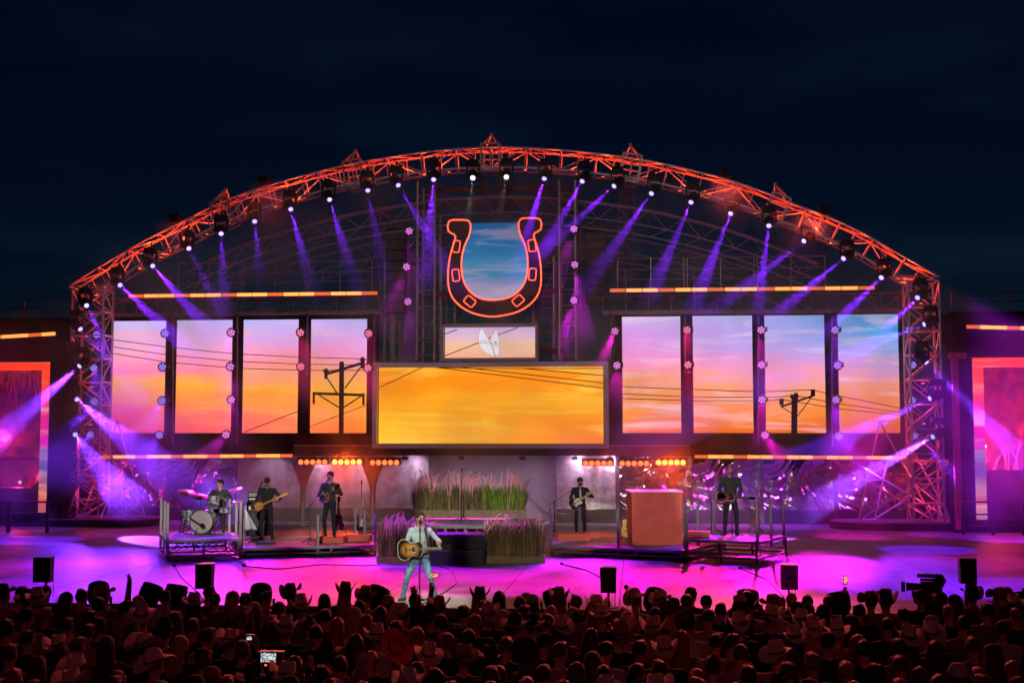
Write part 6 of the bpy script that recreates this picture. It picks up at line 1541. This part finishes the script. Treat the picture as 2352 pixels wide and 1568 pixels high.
def crowd_body(hair, hc, cl, pose):
    key_ = (hair, hc, cl, pose)
    if key_ in bodies: return bodies[key_]
    B = Body(); kw = {}
    if pose == 'phone': kw = dict(hands=((-.22, -.05, .85), (.16, -.34, 1.93)), hdir=((0, 0, -1), (0, -.1, 1)), poles=((-1, .6, -.6), (1, -.3, -.8)))
    elif pose == 'arm': kw = dict(hands=((-.26, -.05, .85), (.24, -.10, 2.02)), hdir=((0, 0, -1), (.1, 0, 1)), poles=((-1, .6, -.6), (1, .3, -.2)))
    elif pose == 'clap': kw = dict(hands=((-.05, -.22, 1.86), (.05, -.22, 1.86)), hdir=((0, 0, 1), (0, 0, 1)), poles=((-1, -.3, -.6), (1, -.3, -.6)))
    elif pose == 'cam': kw = dict(hands=((-.10, -.30, 1.60), (.14, -.28, 1.56)), hdir=((.2, -.6, .6), (-.2, -.6, .6)), poles=((-1, -.1, -.8), (1, -.1, -.8)))
    else: kw = dict(hands=((-.27, -.04, .84), (.27, -.06, .84)), hdir=((0, -.1, -1), (0, -.1, -1)))
    i = len(bodies); rnd = random.Random(i*7+1)
    figure(B, 1.76, feet=((-.13, 0), (.13, .02)), hair=hair, hd=(rnd.uniform(-.5, .5), rnd.uniform(-.08, .15)), sleeves=rnd.choice(('long', 'none')) if cl not in ('plaid',) else 'long', wide=1.08 if hair in ('short', 'bald') else .95, detail=(pose in ('phone', 'arm', 'clap', 'cam')), **kw)
    B.cap((0, -.09, 1.655), (0, -.118, 1.625), .012, .014, 'skin', .01)
    for sg in (-1, 1): B.ell((sg*.078, .0, 1.645), (.014, .022, .032), 'skin', .008)
    m = B.mesh('crowd_body', dict(skin=SKIN, eye=EYE, lip=LIP, hair=HAIRM[hc], shirt=CL[cl], pants=CL['navy'], shoe=CL['black']), .021 if pose == 'plain' else .014)
    bodies[key_] = m; return m
def z4(x, y): return ((x/3.618)*.9408, (1300+y/3.618)*.9408)
def z5(x, y): return ((600+x/3.618)*.9408, (1350+y/3.618)*.9408)
def z6(x, y): return ((1200+x/3.618)*.9408, (1350+y/3.618)*.9408)
def z7(x, y): return ((1850+x/3.618)*.9408, (1300+y/3.618)*.9408)
# kinds: s short, l long, b bald, c curly, p pony, n bun ; H hat (s straw t tan k black w white r brown) ; C cap (k black p pale r red)
Z4 = "60,560,Hk 200,480,s 310,500,s 390,530,s 200,600,Hk 330,590,Hs 600,590,l 700,570,s 910,560,Ht 940,650,c 1035,670,s 1230,610,b 1255,745,Hs 1440,580,s 1640,640,s 1705,630,s 1850,545,c 1930,520,s 2030,580,l 2160,600,s 2240,710,Cp 2110,780,Ht 400,730,s 230,760,Ck 60,860,c 590,830,s 790,770,s 820,880,s 900,840,p 1540,780,l 1450,890,Hk 1700,840,s 1830,930,s 520,1040,s 670,1230,Hs 920,1000,l 1270,1030,Hs 1365,1170,Hs 1790,1130,Ck 1870,1300,Cr 2040,980,Hs 2140,1040,s 2240,1300,s 1040,1320,s 90,1310,s 240,950,s 700,1010,s 1100,880,l 1590,1000,l 60,1080,s 330,1190,l"
Z5 = "205,400,s 370,370,Hk 290,500,l 490,490,Hs 550,420,s 620,430,l 880,320,Hr 750,570,s 1020,480,s 1105,400,Ht 1250,450,Cp 930,570,Cp 60,560,Cp 170,620,s 350,670,s 265,670,l 560,640,n 620,720,s 810,650,l 1050,610,s 1190,540,l 1440,440,Cp 1390,560,Hs 1740,490,Ht 1640,570,Hk 1720,620,s 1900,540,c 2030,620,s 2185,400,l 2120,400,Hr 2090,490,s 2160,550,s 2270,590,Cp 980,800,l 1150,750,Hs 730,920,Hk 1110,940,b 1120,1120,n 110,1110,Hk 430,1010,l 1680,930,Hs 1830,940,Ht 2170,960,Hk 2200,1100,s 640,1100,s 1500,1000,s 1350,1090,l 1560,740,s 1330,680,s 830,1010,s 300,1120,s 1930,760,s 1770,780,s 1560,1120,s"
Z6 = "250,450,s 315,430,s 455,440,Cp 700,440,s 540,400,s 555,530,b 345,540,s 350,650,Hk 485,610,s 725,690,Hs 880,530,s 945,560,Hs 990,490,s 1090,550,s 1200,590,l 1270,420,s 1440,550,l 1610,510,Hr 1580,430,s 1675,430,s 1760,370,c 1850,440,s 1950,570,s 2100,580,s 2110,515,s 2255,380,s 2260,470,Hk 2190,640,Hs 1510,690,Hs 1740,640,Hr 1190,670,Hs 1080,730,Ht 790,750,l 480,800,Ck 215,650,Hk 340,900,Hk 1060,870,s 885,960,l 740,1070,l 60,1100,s 980,1090,s 1530,870,Hs 1700,770,l 1250,860,s 2010,1010,n 1820,1130,s 640,560,s 2320,620,s 2200,900,s 1250,1080,s 1480,1040,s 2100,800,s 1900,800,s 600,880,s 130,830,s 500,1080,s 2300,1090,s"
Z7 = "280,550,b 165,620,s 135,660,s 440,620,s 450,690,n 100,760,Hs 275,720,Hk 345,800,Hs 565,710,l 625,600,s 610,870,Hs 500,860,Hs 1130,610,Hr 1000,620,s 1440,580,Ck 1740,630,Ck 1935,530,Hk 2040,510,Ht 2020,700,s 1690,710,s 2270,650,Hs 2345,560,Hk 1790,810,n 2290,740,s 2160,860,s 1345,950,Hw 1430,930,Hs 830,820,Ck 655,990,Ck 870,1000,l 985,1030,s 345,940,s 170,1090,Hw 150,1240,l 1060,1280,c 1260,1190,s 1720,1270,Cp 1950,1290,s 2300,1230,s 2080,1100,Ck 1150,830,s 1290,740,s 1560,820,s 1250,1010,s 1560,1050,l 1900,1010,s 480,1160,s 780,1240,s 1480,1290,s 900,700,s"
ppl = []
for f, S in ((z4, Z4), (z5, Z5), (z6, Z6), (z7, Z7)):
    for w in S.split():
        a, b, k = w.split(','); k = random.Random(w).choice(('Hs', 'Hs', 'Ht', 'Hw', 'Cp')) if k == 's' and random.Random(w+'q').random() < .16 else k; x, y = f(float(a), float(b)); ppl.append((x, y, k))
rnd = random.Random(42)
for k in range(26): ppl.append((rnd.uniform(-20, 2372)*.0+(-10+k*94+rnd.uniform(-18, 18)), 1584+rnd.uniform(-8, 12), rnd.choice(('s', 's', 'l', 'Hs', 'Ck', 'b', 's', 'Hk'))))
for k in range(8): ppl.append((-30-rnd.random()*40, 1390+k*24, 's')); ppl.append((2385+rnd.random()*40, 1390+k*24, 's'))
pts = []
for x, y, k in ppl:
    zh = .40+rnd.uniform(-.05, .05)+(.06 if k[0] == 'H' else 0)
    p = onz(x, y, zh)
    if p.y > SY0-1.25: p = onz(x, y, .40+(y < 1366)*.12); 
    if p.y > SY0-1.0: p.y = SY0-1.0-rnd.random()*.15; 
    zz = CAM.z-(CAM.z-zh)*1.0
    pts.append([p.x, p.y, k, zh])
# relax so that nobody stands inside a neighbour
for _ in range(14):
    for i in range(len(pts)):
        for j in range(i+1, len(pts)):
            dx, dy = pts[j][0]-pts[i][0], pts[j][1]-pts[i][1]; d = math.hypot(dx, dy)
            if 1e-6 < d < .46:
                m = (.46-d)*.5/d; pts[i][0] -= dx*m; pts[i][1] -= dy*m*.8; pts[j][0] += dx*m; pts[j][1] += dy*m*.8
for p in pts: p[1] = min(p[1], SY0-.95)
shirts = ['black']*7+['navy']*3+['grey', 'plaid', 'pink', 'black', 'red', 'grey', 'white']
rows = sorted(range(len(pts)), key=lambda i: -pts[i][1]); NR = 14; per = math.ceil(len(pts)/NR); rowof = {}
for r in range(NR):
    for q, i in enumerate(sorted(rows[r*per:(r+1)*per], key=lambda i: pts[i][0])): rowof[i] = (r, q)
ordw = ['first', 'second', 'third', 'fourth', 'fifth', 'sixth', 'seventh', 'eighth', 'ninth', 'tenth', 'eleventh', 'twelfth', 'thirteenth', 'fourteenth', 'fifteenth', 'sixteenth', 'seventeenth', 'eighteenth', 'nineteenth', 'twentieth', 'twenty-first', 'twenty-second', 'twenty-third', 'twenty-fourth']
hn = {'s': 'short', 'l': 'long', 'b': 'bald', 'c': 'curly', 'p': 'pony', 'n': 'bun'}
combo = {'short': [('black', 'black'), ('brown', 'navy'), ('brown', 'grey'), ('black', 'plaid'), ('grey', 'black'), ('brown', 'pink'), ('black', 'white'), ('ginger', 'black')], 'long': [('brown', 'black'), ('fair', 'black'), ('brown', 'red'), ('ginger', 'grey')], 'bald': [('brown', 'black'), ('brown', 'grey')], 'curly': [('black', 'black'), ('brown', 'navy')], 'pony': [('brown', 'black')], 'bun': [('brown', 'grey'), ('ginger', 'black')]}
poses_at = {}
def nearest(x, y, zh=.4, used=set()):
    p = onz(x, y, zh); i = min((i for i in range(len(pts)) if i not in used), key=lambda i: (pts[i][0]-p.x)**2+(pts[i][1]-p.y)**2); used.add(i); return i
HEADZ = 1.62*1.0
for (f, a, b, pose) in ((z5, 1560, 480, 'phone'), (z6, 2130, 640, 'clap'), (z4, 1130, 600, 'arm'), (z7, 770, 690, 'phone'), (z5, 230, 980, 'cam'), (z5, 1500, 600, 'arm'), (z4, 2150, 960, 'cam'), (z6, 1500, 860, 'plain')):
    poses_at[nearest(*f(a, b))] = pose
hatlab = {'s': 'pale straw cowboy hat', 't': 'tan cowboy hat', 'k': 'black cowboy hat', 'w': 'white cowboy hat', 'r': 'brown cowboy hat'}
hatk = {'s': 'straw', 't': 'tan', 'k': 'black', 'w': 'white', 'r': 'brown'}
crowd = {}
for i, (x, y, k, zh) in enumerate(pts):
    pose = poses_at.get(i, 'plain'); hair = hn.get(k[0], 'short' if rnd.random() < .7 else 'long')
    hc, cl = rnd.choice(combo[hair]); me = crowd_body(hair, hc, cl, pose)
    r, q = rowof[i]
    d = {'short': 'short %s hair', 'long': 'long %s hair', 'bald': 'shaved head', 'curly': 'curly %s hair', 'pony': 'a %s ponytail', 'bun': '%s hair in a bun'}[hair]
    d = d % hc if '%' in d else d
    if k[0] == 'H': d = hatlab[k[1]]
    if k[0] == 'C': d = {'k': 'black cap', 'p': 'pale cap', 'r': 'red cap'}[k[1]]
    tl = ' and raised arms' if pose != 'plain' else ''
    t = thing('person', 'person with %s%s, %s from left in crowd row %s counted from stage' % (d, tl, ordw[q], ordw[r]), 'person', (x, y, GZ), PI+rnd.uniform(-.35, .35), 'people standing in the crowd')
    if len(t['label'].split()) > 15: t['label'] = t['label'].replace('person with ', 'person, ').replace(' counted from stage', '')
    if len(t['label'].split()) > 16: t['label'] = t['label'].replace('crowd row', 'row').replace(' counted', '')
    o = bpy.data.objects.new('body', me); COL.objects.link(o); o.parent = t
    sc = (zh+1.5)/1.64; t.scale = (sc*rnd.uniform(.97, 1.05), sc, sc); crowd[i] = t
    if k[0] == 'H':
        h = bpy.data.objects.new('cowboy_hat', HM[hatk[k[1]]][rnd.randrange(3)]); COL.objects.link(h); h.parent = t; h.location = (0, -.0, 1.685); h.rotation_euler = (rnd.uniform(-.12, .3), rnd.uniform(-.12, .12), PI+rnd.uniform(-.4, .4))
        b_ = bpy.data.objects.new('hat_band', BANDM); COL.objects.link(b_); b_.parent = h
    if k[0] == 'C':
        h = bpy.data.objects.new('cap', CAPM[{'k': 'black', 'p': 'pale', 'r': 'red'}[k[1]]]); COL.objects.link(h); h.parent = t; h.location = (0, -.0, 1.665); h.rotation_euler = (.1, 0, PI+rnd.uniform(-.3, .3) if rnd.random() < .7 else rnd.uniform(-.3, .3))
# ---- things held up
SCRN = mat('phone_screen_glow', (.02, .02, .02), .3, emit=(1, .35, .2), es=.9, noise=.8, nscale=60); LCD = mat('camera_lcd_glow', (.02, .02, .02), .3, emit=(.45, .5, .52), es=.8)
def lcdpic(name, cols):
    m = bpy.data.materials.new(name); m.use_nodes = True; t = m.node_tree; t.nodes.clear(); o = t.nodes.new('ShaderNodeOutputMaterial'); e = t.nodes.new('ShaderNodeEmission'); g = t.nodes.new('ShaderNodeTexCoord'); n = t.nodes.new('ShaderNodeTexNoise'); n.inputs['Scale'].default_value = 38; r = t.nodes.new('ShaderNodeValToRGB')
    t.links.new(g.outputs['Object'], n.inputs[0]); t.links.new(n.outputs[0], r.inputs[0]); t.links.new(r.outputs[0], e.inputs[0]); t.links.new(e.outputs[0], o.inputs[0]); el = r.color_ramp.elements; el[0].position = .4; el[1].position = .6; el[0].color = cols[0]+(1,); el[1].color = cols[1]+(1,); return m
LP1 = lcdpic('phone_picture', ((.5, .03, .02), (1, .55, .3))); LP2 = lcdpic('lcd_picture', ((.12, .15, .16), (.75, .85, .85)))
def phone(px, py, D, w, h, label, pic=LP1):
    p = at(px, py, D); t = thing('phone', label, 'phone', p, 0, 'phones held up in the crowd')
    obj('case', MB().box((0, .006, 0), (w, .01, h)), BLACK, t); obj('screen', MB().box((0, -.0005, 0), (w*.9, .004, h*.88)), pic, t); return t
def above(i, zz):     # point above a person's raised right hand, converted to world
    t = crowd[i]; return t.matrix_world
for i, pose in poses_at.items():
    if pose == 'phone':
        t = crowd[i]; t.rotation_euler[2] = PI; bpy.context.view_layer.update()
        w_ = t.matrix_world @ Vector((.13, -.36, 2.06)); land = i == list(poses_at)[0]
        p = thing('phone', 'phone held up in front of the singer showing a red picture' if land else 'upright phone held up left of the camera operator', 'phone', w_, 0, 'phones held up in the crowd')
        w, h = (.155, .08) if land else (.08, .155); obj('case', MB().box((0, .006, 0), (w, .01, h)), BLACK, p); obj('screen', MB().box((0, -.001, 0), (w*.9, .004, h*.86)), LP1, p)
def video_camera(p, rz, label, sc=1.0):
    t = thing('video_camera', label, 'camera', p, rz); t.scale = (sc, sc, sc)
    obj('camera_body', MB().box((0, 0, 0), (.12, .26, .15)).box((0, .03, .1), (.05, .2, .03)), BLACK, t); M = Matrix.Rotation(-PI/2, 3, 'X')
    l_ = obj('lens', MB().lathe([(.045, 0), (.05, .1), (.055, .2), (.04, .2)], (0, .12, 0), M, 14), BLACK, t); obj('matte_box', MB().box((0, .36, .0), (.16, .05, .13)), BLACK, l_)
    obj('viewfinder', MB().box((.02, .06, .15), (.05, .22, .05)).box((.02, -.09, .15), (.06, .06, .06)), BLACK, t)
    return t
i = [k for k, v in poses_at.items() if v == 'cam'][0]; t = crowd[i]; t.rotation_euler[2] = PI
p = at(*z5(205, 930), t.location.y-.32)
vc = thing('video_camera', 'black video camera with a lit fold-out screen and two red lamps near the bottom left', 'camera', p); obj('camera_body', MB().box((0, .1, -.01), (.30, .16, .17)), BLACK, vc)
l_ = obj('fold_out_screen', MB().box((-.0, -.015, .02), (.21, .02, .13)), BLACK, vc); obj('lit_picture', MB().box((-.0, -.028, .02), (.185, .004, .105)), LP2, l_); s = MB()
RL = mat('red_tally', (.4, 0, 0), .3, emit=(1, .05, .02), es=6)
for x in (-.03, .04): obj('tally_lamp', MB().box((x, -.03, -.07), (.022, .008, .015)), RL, vc)
i = [k for k, v in poses_at.items() if v == 'cam'][1]; t = crowd[i]; p = at(*z4(2200, 930), t.location.y-.3)
vc = thing('small_camera', 'small camera with a tiny lit screen left of the crowd centre', 'camera', p); obj('camera_body', MB().box((0, .03, 0), (.12, .05, .09)), BLACK, vc); obj('lit_picture', MB().box((.0, .002, .0), (.07, .004, .045)), LP2, vc)
# red hat held up
p = at(*z5(1335, 820), 15.6); t = thing('raised_hat', 'bright red cowboy hat held up in the middle of the crowd', 'hat', p)
h = bpy.data.objects.new('hat_felt', cowboy(1.12, .05).mesh('hat_felt', HATM['red'], smooth=True)); COL.objects.link(h); h.parent = t; h.rotation_euler = (R(78), R(-38), R(10)); b_ = bpy.data.objects.new('hat_band', BANDM); COL.objects.link(b_); b_.parent = h
i = nearest(*z5(1330, 960)); me = crowd_body('short', 'brown', 'black', 'arm'); crowd[i].children[0].data = me; crowd[i].rotation_euler[2] = PI; crowd[i].location = (p.x+.24, p.y+.02, GZ); crowd[i].location.z = p.z-2.1
crowd[i].location.z = GZ
# camera operator silhouetted against the floor
OP = onz(2056, 1400, -.35); OP.z = -1.2; B = Body()
figure(B, 1.98, feet=((-.15, 0), (.15, .02)), hands=((-.06, -.44, 1.66), (.12, -.34, 1.60)), hair='curly', wide=1.15, hd=(0, .05), hdir=((.1, -.5, .8), (-.2, -.5, .8)), poles=((-1, -.1, -1), (1, -.1, -1)), curls=(1.2, 1.2))
opp = person('camera_operator_body', B, dict(base, hair=HBLK, shirt=CL['black'], pants=CL['black'], shoe=CL['black']), (OP.x, SY0-.75, OP.z), R(-80), 'person operating a shoulder camera pointed left, silhouetted against the violet floor', .013)
video_camera((OP.x-.16, SY0-.80, OP.z+1.78), R(80), 'large shoulder video camera pointed left at the stage lip', 1.3)
# red lamps added by the four arch boxes to rim-light the crowd
for px, py, pw in ((606, 416, 2600), (403, 503, 1600), (1667, 398, 5200), (1894, 484, 5200)):
    p = at(px, py-12, AY-.7); spot('crowd_rim_fill', p, ({606: -1.5, 403: -4.5, 1667: 6.5, 1894: 2.5}[px]+1.5, 18.5, -.3), (1, .10, .085), pw*AUD, 25, .9, .25)

# ================================================================== SMALL STAGE CLUTTER
G9 = 'black cables lying on the stage floor'
for k, (l, P_) in enumerate((('thin cable running from the singer stand to the planter', ((968, 1380), (1010, 1368), (1050, 1340), (1040, 1310), (1000, 1298))), ('cable curling in front of the left low riser', ((560, 1300), (640, 1308), (740, 1296), (850, 1300), (872, 1296))),
                             ('cable crossing from the right low riser toward the stage lip', ((1290, 1296), (1350, 1310), (1400, 1340), (1398, 1388))), ('cable from the tall right riser to the right speaker', ((1700, 1306), (1760, 1330), (1800, 1370), (1811, 1392))),
                             ('cable running from the drum riser to the left speaker', ((400, 1300), (420, 1330), (455, 1360), (474, 1392))))):
    q = [onz(*p) for p in P_]; t = thing('floor_cable', l, 'cable', q[0], 0, G9); pts = sample(q, 24)
    for _ in range(3): pts = [pts[0]]+[(pts[i-1]+pts[i]*2+pts[i+1])/4 for i in range(1, 24)]+[pts[-1]]
    obj('cord', MB().path([Vector((p.x, p.y, .012)) for p in pts], .013, 6), BLACK, t, True); obj('plug', MB().box((pts[0].x, pts[0].y, .03), (.09, .05, .05)), BLACK, t, True)
TAPE = mat('pale_gaffer_tape', (.6, .58, .5), .7)
for k, (px, py) in enumerate(((1005, 1390), (860, 1340), (1180, 1352), (1330, 1350), (690, 1352))):
    p = onz(px, py); t = thing('tape_mark', 'small cross of pale tape on the floor %s' % ("by the singer's feet", "left of the singer behind the crowd hats", "right of the singer", "left of the middle pole speaker", "right of the drum riser speaker")[k], 'tape mark', (p.x, p.y, .004), .3*k, 'small tape crosses on the stage floor')
    obj('long_strip', MB().box((0, 0, 0), (.22, .035, .003)), TAPE, t); obj('short_strip', MB().box((0, 0, .004), (.035, .16, .003)), TAPE, t)
# ================================================================== SMOKE
# drifting stage smoke hanging under the arch
sm = bpy.data.materials.new('drifting_smoke'); sm.use_nodes = True; t = sm.node_tree; t.nodes.clear()
o_ = t.nodes.new('ShaderNodeOutputMaterial'); pv = t.nodes.new('ShaderNodeVolumePrincipled')
pv.inputs['Color'].default_value = (.95, .95, .97, 1); pv.inputs['Anisotropy'].default_value = .0
g = t.nodes.new('ShaderNodeTexCoord'); n = t.nodes.new('ShaderNodeTexNoise'); n.inputs['Scale'].default_value = .42; n.inputs['Detail'].default_value = 3; n.inputs['Distortion'].default_value = .5
t.links.new(g.outputs['Object'], n.inputs[0])
mr = t.nodes.new('ShaderNodeMapRange'); mr.inputs['From Min'].default_value = .41; mr.inputs['From Max'].default_value = .66; mr.inputs['To Min'].default_value = 0; mr.inputs['To Max'].default_value = SMOKE_D*2.2
sy = t.nodes.new('ShaderNodeSeparateXYZ'); t.links.new(g.outputs['Object'], sy.inputs[0])
fy = t.nodes.new('ShaderNodeMapRange'); fy.interpolation_type = 'SMOOTHSTEP'; fy.inputs['From Min'].default_value = 42.2; fy.inputs['From Max'].default_value = 45.6; t.links.new(sy.outputs[1], fy.inputs[0])
my = t.nodes.new('ShaderNodeMath'); my.operation = 'MULTIPLY'; t.links.new(mr.outputs[0], my.inputs[0]); t.links.new(fy.outputs[0], my.inputs[1])
t.links.new(n.outputs[0], mr.inputs[0]); t.links.new(my.outputs[0], pv.inputs['Density']); t.links.new(pv.outputs[0], o_.inputs['Volume'])
sm.cycles.homogeneous_volume = False
def smoke(name, pts, y0, y1):
    s = MB(); n = len(pts); V = [(x, y0, z) for x, z in pts]+[(x, y1, z) for x, z in pts]
    s.add(V, [tuple(range(n-1, -1, -1)), tuple(range(n, 2*n))]+[(i, (i+1) % n, n+(i+1) % n, n+i) for i in range(n)])
    tag(obj(name, s, sm), kind='stuff')
cy.volume_step_rate = 2.0; cy.volume_max_steps = 96
low = [(arc[104].x+4, .05), (arc[0].x-5, .05), (arc[0].x-5, 6.0)]

ps = bpy.data.materials.new('smoke_puff'); ps.use_nodes = True; t = ps.node_tree; t.nodes.clear()
o_ = t.nodes.new('ShaderNodeOutputMaterial'); pv = t.nodes.new('ShaderNodeVolumePrincipled'); pv.inputs['Color'].default_value = (.95, .95, .97, 1)
g = t.nodes.new('ShaderNodeTexCoord'); n = t.nodes.new('ShaderNodeTexNoise'); n.inputs['Scale'].default_value = 1.7; n.inputs['Detail'].default_value = 3; n.inputs['Distortion'].default_value = .5; t.links.new(g.outputs['Object'], n.inputs[0])
ln = t.nodes.new('ShaderNodeVectorMath'); ln.operation = 'LENGTH'; t.links.new(g.outputs['Object'], ln.inputs[0])
f1 = t.nodes.new('ShaderNodeMapRange'); f1.interpolation_type = 'SMOOTHSTEP'; f1.inputs['From Min'].default_value = .35; f1.inputs['From Max'].default_value = .98; f1.inputs['To Min'].default_value = 1; f1.inputs['To Max'].default_value = 0; t.links.new(ln.outputs['Value'], f1.inputs[0])
f2 = t.nodes.new('ShaderNodeMapRange'); f2.inputs['From Min'].default_value = .36; f2.inputs['From Max'].default_value = .68; f2.inputs['To Min'].default_value = 0; f2.inputs['To Max'].default_value = PUFF_D*2; t.links.new(n.outputs[0], f2.inputs[0])
mm = t.nodes.new('ShaderNodeMath'); mm.operation = 'MULTIPLY'; t.links.new(f1.outputs[0], mm.inputs[0]); t.links.new(f2.outputs[0], mm.inputs[1]); t.links.new(mm.outputs[0], pv.inputs['Density']); t.links.new(pv.outputs[0], o_.inputs['Volume'])
def puff(px, py, Y, rx, ry, rz):
    c = at(px, py, Y); o = obj('smoke_puff', MB().sphere((0, 0, 0), 1, 16, 10), ps); o.location = c; o.scale = (rx, ry, rz); tag(o, kind='stuff')
puff(250, 1010, 42.2, 4.2, 1.35, 3.1); puff(60, 1010, 42.2, 2.6, 1.3, 3.2); puff(2110, 1010, 42.4, 4.0, 1.5, 3.4); puff(2290, 1090, 42.6, 2.2, 1.4, 2.4); puff(560, 1120, 42.2, 2.6, 1.3, 1.5); puff(790, 1085, 46.2, 1.5, .8, .9); puff(1525, 1075, 46.2, 1.4, .8, .9)
smoke('stage_smoke', [(arc[i].x, arc[i].z-.9) for i in range(0, 105, 8)]+[(arc[104].x+4, 6.0)]+low[:2]+[low[2]], 42.2, 46.95)
